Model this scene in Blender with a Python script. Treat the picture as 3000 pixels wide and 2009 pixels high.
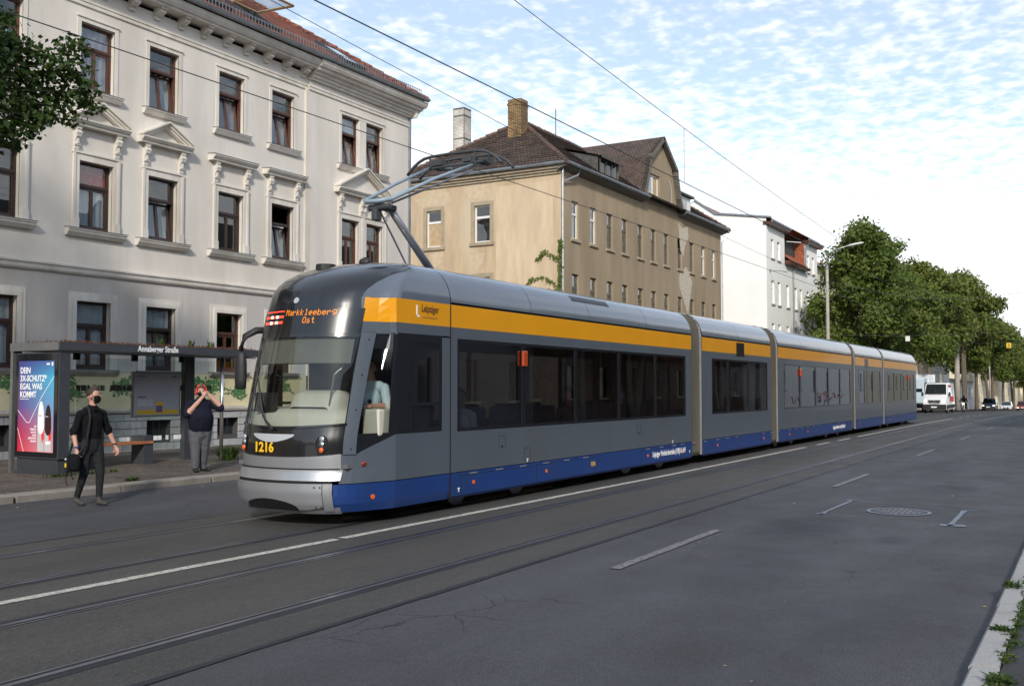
import bpy, bmesh, math, random
from mathutils import Vector, Matrix
rnd = random.Random(7)
# ------------------------------------------------------------------ clear, camera, world, sun, exposure
for o in list(bpy.data.objects): bpy.data.objects.remove(o)
SC = bpy.context.scene
COL = SC.collection
# X runs along the street (away), Y to the left (towards the houses), Z up
CAM_H = 1.78
yaw, pitch = math.radians(30.43), math.radians(2.574)
Fv = Vector((math.cos(yaw)*math.cos(pitch), math.sin(yaw)*math.cos(pitch), math.sin(pitch)))
Rv = Vector((math.sin(yaw), -math.cos(yaw), 0.0))
Uv = Rv.cross(Fv)
cam_d = bpy.data.cameras.new('camera'); cam = bpy.data.objects.new('camera', cam_d); COL.objects.link(cam)
mw = Matrix((( Rv.x, Uv.x, -Fv.x, 0), (Rv.y, Uv.y, -Fv.y, 0), (Rv.z, Uv.z, -Fv.z, CAM_H), (0, 0, 0, 1)))
cam.matrix_world = mw
cam_d.sensor_width = 36; cam_d.lens = 35.1; cam_d.clip_start = 0.1; cam_d.clip_end = 6000
SC.camera = cam

SUN_AZ, SUN_EL = math.radians(31), math.radians(29)     # light travels along +X, turned SUN_AZ towards +Y
sd = Vector((math.cos(SUN_EL)*math.cos(SUN_AZ), math.cos(SUN_EL)*math.sin(SUN_AZ), -math.sin(SUN_EL)))
sl = bpy.data.lights.new('sun', 'SUN'); sl.energy = 2.6; sl.angle = math.radians(5); sl.color = (1.0, 0.93, 0.83)
sun = bpy.data.objects.new('sun', sl); COL.objects.link(sun); sun.rotation_euler = sd.to_track_quat('-Z', 'Y').to_euler()
sun.location = (-40, -20, 60)

W = bpy.data.worlds.new('World'); SC.world = W; W.use_nodes = True
def world():
    nt = W.node_tree; N = nt.nodes; L = nt.links; N.clear()
    out = N.new('ShaderNodeOutputWorld'); bg = N.new('ShaderNodeBackground'); L.new(bg.outputs[0], out.inputs[0])
    sky = N.new('ShaderNodeTexSky'); sky.sky_type = 'NISHITA'; sky.sun_disc = False
    sky.sun_elevation = SUN_EL; sky.sun_rotation = math.atan2(-sd.x, -sd.y); sky.air_density = 1.0; sky.dust_density = 0.6; sky.ozone_density = 1.0
    bg.inputs[1].default_value = 0.125
    tc = N.new('ShaderNodeTexCoord'); sep = N.new('ShaderNodeSeparateXYZ'); L.new(tc.outputs['Generated'], sep.inputs[0])
    def m(op, a, b=None, c=None):
        n = N.new('ShaderNodeMath'); n.operation = op
        for i, q in enumerate((a, b, c)):
            if q is None: continue
            if isinstance(q, (int, float)): n.inputs[i].default_value = q
            else: L.new(q, n.inputs[i])
        return n.outputs[0]
    zz = m('MAXIMUM', sep.outputs[2], 0.0); den = m('ADD', zz, 0.07)
    cx = m('DIVIDE', sep.outputs[0], den); cy = m('DIVIDE', sep.outputs[1], den)
    cmb = N.new('ShaderNodeCombineXYZ'); L.new(cx, cmb.inputs[0]); L.new(cy, cmb.inputs[1])
    # distort
    def noise(vec, sc, det, rough=.5):
        n = N.new('ShaderNodeTexNoise'); n.inputs['Scale'].default_value = sc; n.inputs['Detail'].default_value = det
        n.inputs['Roughness'].default_value = rough; L.new(vec, n.inputs['Vector']); return n
    big = noise(cmb.outputs[0], 0.8, 2); small = noise(cmb.outputs[0], 13.5, 2, .5); sm2 = noise(cmb.outputs[0], 30.0, 3, .5)
    lowm = m('SUBTRACT', 0.37, zz)                       # more cloud low down
    cover = m('ADD', m('MULTIPLY', lowm, 1.05), m('MULTIPLY', m('SUBTRACT', big.outputs[0], .5), .55))
    val = m('ADD', m('ADD', m('MULTIPLY', small.outputs[0], .62), m('MULTIPLY', sm2.outputs[0], .38)), cover)
    ramp = N.new('ShaderNodeValToRGB'); L.new(val, ramp.inputs[0])
    ramp.color_ramp.elements[0].position = .43; ramp.color_ramp.elements[0].color = (.34, .34, .34, 1)
    ramp.color_ramp.elements[1].position = .79; ramp.color_ramp.elements[1].color = (1, 1, 1, 1)
    ramp.color_ramp.interpolation = 'EASE'
    mix = N.new('ShaderNodeMixRGB'); L.new(ramp.outputs[0], mix.inputs[0]); L.new(sky.outputs[0], mix.inputs[1])
    mix.inputs[2].default_value = (7.2, 7.3, 7.5, 1)
    L.new(mix.outputs[0], bg.inputs[0])
    tn = N.new('ShaderNodeMixRGB'); tn.blend_type = 'MULTIPLY'; tn.inputs[0].default_value = 1; tn.inputs[2].default_value = (.86, 1.05, 1.13, 1); L.new(sky.outputs[0], tn.inputs[1]); L.new(tn.outputs[0], mix.inputs[1])
world()
SC.view_settings.view_transform = 'Standard'; SC.view_settings.look = 'None'; SC.view_settings.gamma = 1.0
SC.view_settings.exposure = 0.4; SC.view_settings.use_curve_mapping = False
SC.render.engine = 'CYCLES'; SC.cycles.max_bounces = 8; SC.cycles.transparent_max_bounces = 16
SC.cycles.use_denoising = True

# ------------------------------------------------------------------ helpers
LOCAL = set()
def gz(x):                                  # the road falls away beyond the tram
    if x <= 45: return 0.0
    if x <= 95: return -0.000168*(x-45)**2
    return -0.42-0.0168*(x-95)
def lerp(a, b, t): return a+(b-a)*t
def interp(x, tab):
    if x <= tab[0][0]: return tab[0][1]
    for (a, p), (b, q) in zip(tab, tab[1:]):
        if x <= b: return p+(q-p)*(x-a)/(b-a)
    return tab[-1][1]
class MB:
    def __init__(s): s.v = []; s.f = []; s.m = []
    def add(s, vs, fs, mi=0):
        b = len(s.v); s.v += [tuple(p) for p in vs]; s.f += [tuple(i+b for i in f) for f in fs]; s.m += [mi]*len(fs); return s
    def box(s, x0, x1, y0, y1, z0, z1, mi=0):
        vs = [(x, y, z) for x in (x0, x1) for y in (y0, y1) for z in (z0, z1)]
        return s.add(vs, [(0, 1, 3, 2), (4, 6, 7, 5), (0, 4, 5, 1), (2, 3, 7, 6), (0, 2, 6, 4), (1, 5, 7, 3)], mi)
    def quad(s, a, b, c, d, mi=0): return s.add([a, b, c, d], [(0, 1, 2, 3)], mi)
    def poly(s, pts, mi=0): return s.add(pts, [tuple(range(len(pts)))], mi)
    def prism(s, poly, ax, a, b, mi=0):
        def pt(p, t): return (t, p[0], p[1]) if ax == 'x' else (p[0], t, p[1]) if ax == 'y' else (p[0], p[1], t)
        n = len(poly); vs = [pt(p, a) for p in poly]+[pt(p, b) for p in poly]
        fs = [tuple(range(n))[::-1], tuple(range(n, 2*n))]+[(i, (i+1) % n, n+(i+1) % n, n+i) for i in range(n)]
        return s.add(vs, fs, mi)
    def loft(s, rings, closed=True, cap=True, mi=0):
        n = len(rings[0]); vs = [p for r in rings for p in r]; fs = []
        for i in range(len(rings)-1):
            for j in range(n if closed else n-1):
                k = (j+1) % n; fs.append((i*n+j, i*n+k, (i+1)*n+k, (i+1)*n+j))
        if cap and closed: fs += [tuple(range(n))[::-1], tuple(range((len(rings)-1)*n, len(rings)*n))]
        return s.add(vs, fs, mi)
    def tube(s, pts, r, n=8, mi=0):
        pts = [Vector(p) for p in pts]; rs = r if isinstance(r, (list, tuple)) else [r]*len(pts); rings = []
        for i, p in enumerate(pts):
            d = (pts[min(i+1, len(pts)-1)]-pts[max(i-1, 0)]).normalized()
            up = Vector((0, 0, 1)) if abs(d.z) < .9 else Vector((1, 0, 0))
            a = d.cross(up).normalized(); b = d.cross(a)
            rings.append([tuple(p+(a*math.cos(2*math.pi*k/n)+b*math.sin(2*math.pi*k/n))*rs[i]) for k in range(n)])
        return s.loft(rings, True, True, mi)
    def ell(s, c, r, nu=12, nv=8, mi=0):
        rings = []
        for i in range(nv+1):
            a = math.pi*(i+.02)/(nv+.04)-math.pi/2
            rings.append([(c[0]+r[0]*math.cos(a)*math.cos(2*math.pi*k/nu), c[1]+r[1]*math.cos(a)*math.sin(2*math.pi*k/nu), c[2]+r[2]*math.sin(a)) for k in range(nu)])
        return s.loft(rings, True, True, mi)
    def disc(s, c, nrm, r, t=.01, n=16, mi=0):
        c = Vector(c); nrm = Vector(nrm).normalized(); return s.tube([c, c+nrm*t], r, n, mi)
    def ob(s, name, mat, parent=None, smooth=False, bevel=0, sharp=None):
        me = bpy.data.meshes.new(name); me.from_pydata(s.v, [], s.f); me.update()
        mats = mat if isinstance(mat, (list, tuple)) else [mat]
        for q in mats: me.materials.append(M[q] if isinstance(q, str) else q)
        if len(mats) > 1: me.polygons.foreach_set('material_index', s.m)
        bm = bmesh.new(); bm.from_mesh(me); bmesh.ops.recalc_face_normals(bm, faces=bm.faces); bm.to_mesh(me); bm.free()
        if smooth: me.polygons.foreach_set('use_smooth', [True]*len(me.polygons))
        if smooth and sharp: me.set_sharp_from_angle(angle=math.radians(sharp))
        o = bpy.data.objects.new(name, me); COL.objects.link(o)
        if parent is not None: setp(o, parent)
        if bevel:
            b = o.modifiers.new('bevel', 'BEVEL'); b.width = bevel; b.segments = 2; b.limit_method = 'ANGLE'
        return o
def setp(o, parent):
    o.parent = parent
    if parent.type == 'EMPTY' and parent.name not in LOCAL: o.matrix_parent_inverse = Matrix.Translation(-parent.location)
def thing(name, label, cat, loc=(0, 0, 0), rz=0, group=None, local=False):
    o = bpy.data.objects.new(name, None); COL.objects.link(o); o.location = loc; o.rotation_euler = (0, 0, rz); o.empty_display_size = .2
    o['label'] = label; o['category'] = cat
    if group: o['group'] = group
    if local: LOCAL.add(o.name)
    return o
def tag(o, label, cat, group=None):
    o['label'] = label; o['category'] = cat
    if group: o['group'] = group
    return o
def struct(o): o['kind'] = 'structure'; return o
def kids(o): return [c for c in COL.objects if c.parent == o]
def dup(root, loc, rz=None, label=None, scale=None, group=None):
    r = root.copy(); COL.objects.link(r); r.location = loc
    if rz is not None: r.rotation_euler = (0, 0, rz)
    if scale: r.scale = scale
    if label: r['label'] = label
    if group: r['group'] = group
    for ch in root.children:
        c = ch.copy(); COL.objects.link(c); c.parent = r
        for g2 in ch.children:
            d = g2.copy(); COL.objects.link(d); d.parent = c
    return r
def inst(me, name, parent, loc=(0, 0, 0), rot=None, scale=None):
    o = bpy.data.objects.new(name, me); COL.objects.link(o); setp(o, parent); o.location = loc
    if rot: o.rotation_euler = rot
    if scale: o.scale = scale
    return o
def text(body, size, mat, loc, xd, up, name='lettering', parent=None, align='LEFT', bold=0.0, squash=1.0, ext=.0015, shear=0):
    cu = bpy.data.curves.new('t', 'FONT'); cu.body = body; cu.size = size; cu.align_x = align; cu.extrude = ext; cu.offset = bold; cu.shear = shear
    cu.resolution_u = 3
    t = bpy.data.objects.new('t', cu); COL.objects.link(t)
    dg = bpy.context.evaluated_depsgraph_get(); me = bpy.data.meshes.new_from_object(t.evaluated_get(dg)); bpy.data.objects.remove(t)
    xd = Vector(xd).normalized(); up = Vector(up).normalized(); n = xd.cross(up)
    mt = Matrix(((xd.x*squash, up.x, n.x, loc[0]), (xd.y*squash, up.y, n.y, loc[1]), (xd.z*squash, up.z, n.z, loc[2]), (0, 0, 0, 1)))
    me.transform(mt); me.materials.clear(); me.materials.append(M[mat]); me.name = name
    o = bpy.data.objects.new(name, me); COL.objects.link(o)
    if parent is not None: setp(o, parent)
    return o
def holes_wall(mb, fn, a0, a1, b0, b1, holes, depth_fn=None, mi=0, mir=0):
    """wall sheet in (a,b) with rectangular holes; fn(a,b,d)->point, d = depth into the wall; reveals of depth depth_fn"""
    A = sorted(set([a0, a1]+[q for h in holes for q in (h[0], h[1])])); B = sorted(set([b0, b1]+[q for h in holes for q in (h[2], h[3])]))
    for i in range(len(A)-1):
        for j in range(len(B)-1):
            ca, cb = (A[i]+A[i+1])/2, (B[j]+B[j+1])/2
            if any(h[0] < ca < h[1] and h[2] < cb < h[3] for h in holes): continue
            mb.quad(fn(A[i], B[j], 0), fn(A[i+1], B[j], 0), fn(A[i+1], B[j+1], 0), fn(A[i], B[j+1], 0), mi)
    if depth_fn:
        for h in holes:
            d = depth_fn; c = [(h[0], h[2]), (h[1], h[2]), (h[1], h[3]), (h[0], h[3])]
            for k in range(4):
                p, q = c[k], c[(k+1) % 4]; mb.quad(fn(*p, 0), fn(*q, 0), fn(*q, d), fn(*p, d), mir)

# ------------------------------------------------------------------ materials
M = {}
def mk(name, col, rough=.6, metal=0.0, var=.12, vs=2.0, bump=0.0, bs=60, spec=.5, coat=0.0, tint=None, tscale=.4, tamt=.0, streak=False, emit=None, est=1.0, det=4):
    m = bpy.data.materials.new(name); m.use_nodes = True; nt = m.node_tree; N = nt.nodes; L = nt.links
    b = N['Principled BSDF']; b.inputs['Roughness'].default_value = rough; b.inputs['Metallic'].default_value = metal
    b.inputs['Specular IOR Level'].default_value = spec; b.inputs['Coat Weight'].default_value = coat; b.inputs['Coat Roughness'].default_value = .04
    b.inputs['Base Color'].default_value = (*col, 1)
    if emit:
        b.inputs['Emission Color'].default_value = (*emit, 1); b.inputs['Emission Strength'].default_value = est
    if var or bump or tamt:
        g = N.new('ShaderNodeNewGeometry'); pos = g.outputs['Position']
        if streak:
            mp = N.new('ShaderNodeMapping'); mp.inputs['Scale'].default_value = (1, 1, .22); L.new(pos, mp.inputs[0]); spos = mp.outputs[0]
        else: spos = pos
    last = None
    if var:
        n = N.new('ShaderNodeTexNoise'); n.inputs['Scale'].default_value = vs; n.inputs['Detail'].default_value = det; n.inputs['Roughness'].default_value = .62; L.new(spos, n.inputs['Vector'])
        r = N.new('ShaderNodeValToRGB'); L.new(n.outputs[0], r.inputs[0]); r.color_ramp.elements[0].position = .3; r.color_ramp.elements[1].position = .7
        r.color_ramp.elements[0].color = (*[c*(1-var) for c in col], 1); r.color_ramp.elements[1].color = (*[min(1, c*(1+var)) for c in col], 1)
        last = r.outputs[0]
    if tint:
        n = N.new('ShaderNodeTexNoise'); n.inputs['Scale'].default_value = tscale; n.inputs['Detail'].default_value = 6; n.inputs['Roughness'].default_value = .6; L.new(spos, n.inputs['Vector'])
        r = N.new('ShaderNodeValToRGB'); L.new(n.outputs[0], r.inputs[0]); r.color_ramp.elements[0].position = .48; r.color_ramp.elements[1].position = .66
        r.color_ramp.elements[0].color = (0, 0, 0, 1); r.color_ramp.elements[1].color = (tamt, tamt, tamt, 1)
        mx = N.new('ShaderNodeMixRGB'); L.new(r.outputs[0], mx.inputs[0])
        if last: L.new(last, mx.inputs[1])
        else: mx.inputs[1].default_value = (*col, 1)
        mx.inputs[2].default_value = (*tint, 1); last = mx.outputs[0]
    if last: L.new(last, b.inputs['Base Color'])
    if bump:
        n = N.new('ShaderNodeTexNoise'); n.inputs['Scale'].default_value = bs; n.inputs['Detail'].default_value = 4; L.new(pos, n.inputs['Vector'])
        bp = N.new('ShaderNodeBump'); bp.inputs['Strength'].default_value = bump; bp.inputs['Distance'].default_value = .02; L.new(n.outputs[0], bp.inputs['Height']); L.new(bp.outputs[0], b.inputs['Normal'])
    M[name] = m; return m
def mk_glass(name, tint, refl=1.0, rough=0.0, ior=1.5):
    m = bpy.data.materials.new(name); m.use_nodes = True; nt = m.node_tree; N = nt.nodes; L = nt.links; N.clear()
    out = N.new('ShaderNodeOutputMaterial'); tr = N.new('ShaderNodeBsdfTransparent'); tr.inputs[0].default_value = (*tint, 1)
    gl = N.new('ShaderNodeBsdfGlossy'); gl.inputs['Roughness'].default_value = rough; gl.inputs['Color'].default_value = (refl, refl, refl, 1)
    # a thin pane reflects the same from both sides
    fr = N.new('ShaderNodeFresnel'); ge = N.new('ShaderNodeNewGeometry'); im = N.new('ShaderNodeMix'); im.data_type = 'FLOAT'
    im.inputs[2].default_value = ior; im.inputs[3].default_value = 1/ior; L.new(ge.outputs['Backfacing'], im.inputs[0]); L.new(im.outputs[0], fr.inputs[0])
    mul = N.new('ShaderNodeMath'); mul.operation = 'MULTIPLY'; mul.inputs[1].default_value = 1.7; mul.use_clamp = True; L.new(fr.outputs[0], mul.inputs[0])
    mx = N.new('ShaderNodeMixShader'); L.new(mul.outputs[0], mx.inputs[0]); L.new(tr.outputs[0], mx.inputs[1]); L.new(gl.outputs[0], mx.inputs[2]); L.new(mx.outputs[0], out.inputs[0])
    M[name] = m; return m
def mk_leaf(name, c1, c2, c3, ns=.35):
    m = bpy.data.materials.new(name); m.use_nodes = True; nt = m.node_tree; N = nt.nodes; L = nt.links
    b = N['Principled BSDF']; b.inputs['Roughness'].default_value = .55; b.inputs['Specular IOR Level'].default_value = .3
    g = N.new('ShaderNodeNewGeometry'); n = N.new('ShaderNodeTexNoise'); n.inputs['Scale'].default_value = ns; n.inputs['Detail'].default_value = 5; n.inputs['Roughness'].default_value = .7
    L.new(g.outputs['Position'], n.inputs['Vector']); r = N.new('ShaderNodeValToRGB'); L.new(n.outputs[0], r.inputs[0])
    e = r.color_ramp.elements; e[0].position = .3; e[0].color = (*c1, 1); e[1].position = .58; e[1].color = (*c2, 1); k = e.new(.74); k.color = (*c3, 1)
    L.new(r.outputs[0], b.inputs['Base Color'])
    out = N['Material Output']; tl = N.new('ShaderNodeBsdfTranslucent'); L.new(r.outputs[0], tl.inputs[0]); mx = N.new('ShaderNodeMixShader'); mx.inputs[0].default_value = .38
    L.new(b.outputs[0], mx.inputs[1]); L.new(tl.outputs[0], mx.inputs[2]); L.new(mx.outputs[0], out.inputs[0]); M[name] = m; return m
def mk_emit(name, col, st):
    m = bpy.data.materials.new(name); m.use_nodes = True; b = m.node_tree.nodes['Principled BSDF']; b.inputs['Base Color'].default_value = (*[c*.3 for c in col], 1)
    b.inputs['Emission Color'].default_value = (*col, 1); b.inputs['Emission Strength'].default_value = st; M[name] = m; return m

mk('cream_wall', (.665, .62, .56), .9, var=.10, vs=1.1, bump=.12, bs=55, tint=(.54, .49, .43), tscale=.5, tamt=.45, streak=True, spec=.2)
mk('cream_low', (.53, .495, .46), .9, var=.12, vs=1.2, bump=.15, bs=50, tint=(.38, .33, .29), tscale=.55, tamt=.5, streak=True, spec=.2)  # ground floor: dirt plus shade from trees and shelter put into the darker colour
mk('cream_trim', (.665, .622, .56), .85, var=.10, vs=3, bump=.08, bs=70, tint=(.44, .39, .32), tscale=1.2, tamt=.55, streak=True, spec=.2)
mk('sill_stone', (.42, .385, .33), .85, var=.2, vs=4, bump=.1, bs=60, tint=(.24, .22, .19), tscale=1.5, tamt=.5, spec=.2)
mk('zinc', (.24, .26, .28), .5, metal=.6, var=.2, vs=3)
mk('yellow_wall', (.66, .58, .36), .9, var=.08, vs=2, bump=.1, bs=50, spec=.2)
mk('plinth', (.40, .40, .405), .8, var=.14, vs=3.0, bump=.15, bs=45, tint=(.22, .21, .20), tscale=1.2, tamt=.5, spec=.3)
mk('plinth_joint', (.07, .068, .065), .95, var=.1)
mk('brown_frame', (.085, .032, .02), .4, var=.2, vs=6)
mk('dark_frame', (.04, .022, .018), .4, var=.2, vs=6)
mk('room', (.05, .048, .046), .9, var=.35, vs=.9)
mk('curtain_white', (.62, .64, .68), .9, var=.12, vs=5)
mk('curtain_lilac', (.5, .44, .52), .9, var=.12, vs=5)
mk('curtain_red', (.42, .015, .02), .8, var=.3, vs=7)
mk('mural_green', (.07, .18, .06), .9, var=.35, vs=14)
mk('mural_branch', (.07, .065, .06), .9, var=.2, vs=9)
mk('roof_red', (.27, .085, .045), .8, var=.35, vs=5, bump=.3, bs=12, tint=(.13, .06, .045), tscale=.8, tamt=.6)
mk('roof_dark', (.095, .066, .054), .9, var=.45, vs=5, bump=.4, bs=10, tint=(.21, .105, .068), tscale=1.1, tamt=.7)
mk('roof_slate', (.075, .072, .068), .8, var=.3, vs=4, bump=.3, bs=8)
mk('roof_orange', (.42, .12, .05), .8, var=.25, vs=4, bump=.25, bs=10)
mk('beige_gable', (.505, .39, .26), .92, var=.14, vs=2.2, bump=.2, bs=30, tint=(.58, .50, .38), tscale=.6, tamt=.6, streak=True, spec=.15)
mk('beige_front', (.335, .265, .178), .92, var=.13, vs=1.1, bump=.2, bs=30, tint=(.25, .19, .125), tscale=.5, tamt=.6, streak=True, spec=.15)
mk('beige_trim', (.36, .30, .215), .9, var=.15, vs=3, bump=.15, bs=40, spec=.2)
mk('plaster_grey', (.545, .44, .31), .95, var=.12, vs=5, bump=.3, bs=22, spec=.1)
mk('bare_plaster', (.52, .46, .37), .95, var=.2, vs=6, bump=.4, bs=22, spec=.1)
mk('old_brick', (.36, .21, .075), .9, var=.45, vs=7, bump=.2, bs=40, tint=(.09, .06, .04), tscale=2.2, tamt=.8)
mk('mortar', (.22, .19, .15), .95, var=.2, vs=9)
mk('white_brick', (.66, .63, .58), .85, var=.1, vs=6)
mk('white_wall', (.84, .825, .79), .9, var=.035, vs=.8, bump=.05, bs=40, spec=.2)
mk('white_paint', (.74, .73, .70), .45, var=.06, vs=6)
mk('old_wood', (.13, .12, .10), .8, var=.35, vs=6, bump=.2, bs=40)
mk('board_tan', (.47, .34, .20), .8, var=.2, vs=5)
mk('pane_pale', (.32, .34, .36), .25, var=.3, vs=1.5)
mk('pane_dark', (.03, .034, .04), .08, var=.3, vs=1.5)
mk('cream_far', (.68, .61, .45), .9, var=.08, vs=.6)
mk('grey_far', (.45, .45, .45), .9, var=.1, vs=.6)
mk('concrete', (.37, .34, .30), .85, var=.2, vs=3, bump=.15, bs=60)
mk('steel_grey', (.30, .31, .33), .35, metal=.7, var=.1, vs=4)
mk('galvanised', (.46, .47, .48), .4, metal=.6, var=.12, vs=5)
mk('black_rubber', (.018, .018, .02), .6, var=.2)
mk('black_gloss', (.012, .013, .016), .12, var=0, coat=.6)
mk('anthracite', (.045, .049, .058), .45, var=.12, vs=4)
mk('bark', (.13, .105, .08), .95, var=.35, vs=8, bump=.5, bs=18)
mk_leaf('leaf_linden', (.070, .112, .020), (.150, .200, .040), (.25, .21, .06), .33)
mk_leaf('leaf_linden_b', (.080, .115, .022), (.165, .200, .045), (.30, .19, .065), .40)
mk_leaf('leaf_near', (.022, .046, .010), (.055, .098, .020), (.11, .15, .035), 1.5)
mk_leaf('leaf_weed', (.035, .068, .015), (.070, .115, .026), (.15, .135, .05), 9)
mk_leaf('leaf_sedum', (.11, .045, .025), (.17, .075, .04), (.10, .12, .04), 7)
mk_leaf('leaf_ivy', (.09, .14, .03), (.17, .22, .05), (.26, .26, .07), 3)
mk_leaf('leaf_dry', (.30, .22, .10), (.42, .34, .18), (.5, .46, .32), 9)
mk_glass('window_glass', (.80, .83, .84))
mk_glass('shelter_glass', (.86, .90, .89), ior=1.3)
mk_glass('tram_glass', (.20, .21, .24), ior=2.0)
mk_glass('cab_glass', (.72, .76, .74), ior=1.4)
mk_glass('car_glass', (.16, .18, .19), ior=1.5)
mk('tram_grey', (.086, .103, .128), .32, var=.06, vs=1.5, coat=.3, spec=.5, bump=.05, bs=1.3, tint=(.085, .095, .108), tscale=.8, tamt=.5, streak=True)
mk('tram_roof', (.105, .125, .16), .2, var=.04, vs=1.5, coat=.5, bump=.05, bs=1.1)
mk('tram_orange', (.74, .32, .008), .28, var=.04, vs=1.5, coat=.5)
mk('tram_blue', (.009, .041, .185), .4, var=.06, vs=2, coat=.15, tint=(.02, .04, .10), tscale=1.3, tamt=.35)
mk('tram_silver', (.38, .39, .41), .38, metal=.55, var=.03, vs=2, coat=.4)
mk('tram_black', (.012, .013, .017), .22, var=0, coat=.7)
mk('tram_mask', (.009, .009, .010), .25, var=0, coat=.6)
mk('seam', (.008, .008, .009), .8, var=0)
mk('bellows', (.072, .065, .052), .85, var=.25, vs=3, tint=(.055, .043, .024), tscale=1.1, tamt=.7, streak=True)
mk('cab_cream', (.56, .53, .45), .6, var=.05, vs=4)
mk('tram_inside', (.12, .12, .125), .7, var=.15, vs=3)
mk('seat_cloth', (.05, .06, .09), .8, var=.3, vs=14)
mk('chrome', (.75, .75, .76), .12, metal=1.0, var=0)
mk('pole_steel', (.55, .55, .55), .25, metal=.9, var=0)
mk('letter_white', (.88, .88, .88), .5, var=0)
mk('letter_yellow', (.85, .50, .02), .5, var=0)
mk('letter_brown', (.10, .05, .02), .5, var=0)
mk('letter_faint', (.55, .26, .03), .5, var=0)
mk('plate_grey', (.40, .42, .45), .5, var=.03)
mk('marker_orange', (.75, .13, .015), .25, var=0, coat=.5)
mk('marker_red', (.22, .03, .015), .2, var=0, coat=.6)
mk('lamp_clear', (.55, .55, .55), .08, metal=.6, var=0, coat=.8)
mk('pant_blue', (.26, .33, .39), .4, var=.08, vs=6)
mk('pant_dark', (.05, .055, .06), .6, var=.2)
mk_emit('led_amber', (1.0, .30, .015), 1.5)
mk_emit('led_red', (1.0, .05, .02), 2.6)
mk_emit('led_white', (1.0, .95, .95), 4.0)
mk_emit('headlamp_on', (1.0, .86, .66), 2.4)
mk('skin', (.50, .27, .20), .5, var=.08, vs=20)
mk('hair_dark', (.028, .018, .013), .7, var=.3, vs=60)
mk('hair_brown', (.07, .042, .024), .7, var=.3, vs=60)
mk('cloth_black', (.0075, .0075, .009), .9, var=.25, vs=18, bump=.8, bs=11, spec=.15)
mk('cloth_charcoal', (.022, .023, .026), .9, var=.25, vs=25, bump=.8, bs=12, spec=.15)
mk('cloth_navy', (.010, .011, .022), .9, var=.25, vs=14, bump=.9, bs=9, spec=.15)
mk('cloth_grey', (.085, .085, .10), .85, var=.25, vs=14, bump=.9, bs=10)
mk('cloth_lightblue', (.50, .61, .69), .85, var=.08, vs=10)
mk('shoe_grey', (.05, .045, .042), .7, var=.25, vs=20)
mk('shoe_black', (.012, .012, .013), .5, var=.2, vs=20)
mk('headphone_red', (.62, .03, .03), .35, var=0)
mk('wood_bench', (.36, .13, .055), .5, var=.3, vs=9)
mk('paper_grey', (.42, .425, .47), .5, var=.06, vs=2)
mk('yellow_print', (.70, .44, .03), .5, var=.06, vs=4)
mk('purple_print', (.15, .10, .24), .5, var=.2, vs=8)
mk('car_white', (.78, .79, .80), .25, var=0, coat=.6)
mk('car_navy', (.018, .028, .06), .25, var=0, coat=.7)
mk('car_red', (.33, .02, .02), .25, var=0, coat=.7)
mk('print_red', (.55, .05, .04), .5, var=0)
mk('sign_yellow', (.85, .55, .03), .5, var=0)
mk('cover_iron', (.075, .075, .085), .55, metal=.5, var=.3, vs=30, bump=.4, bs=60)
mk('chalk', (.19, .225, .28), .9, var=.3, vs=25)
mk('glass_print', (.05, .04, .038), .6, var=0)
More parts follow.
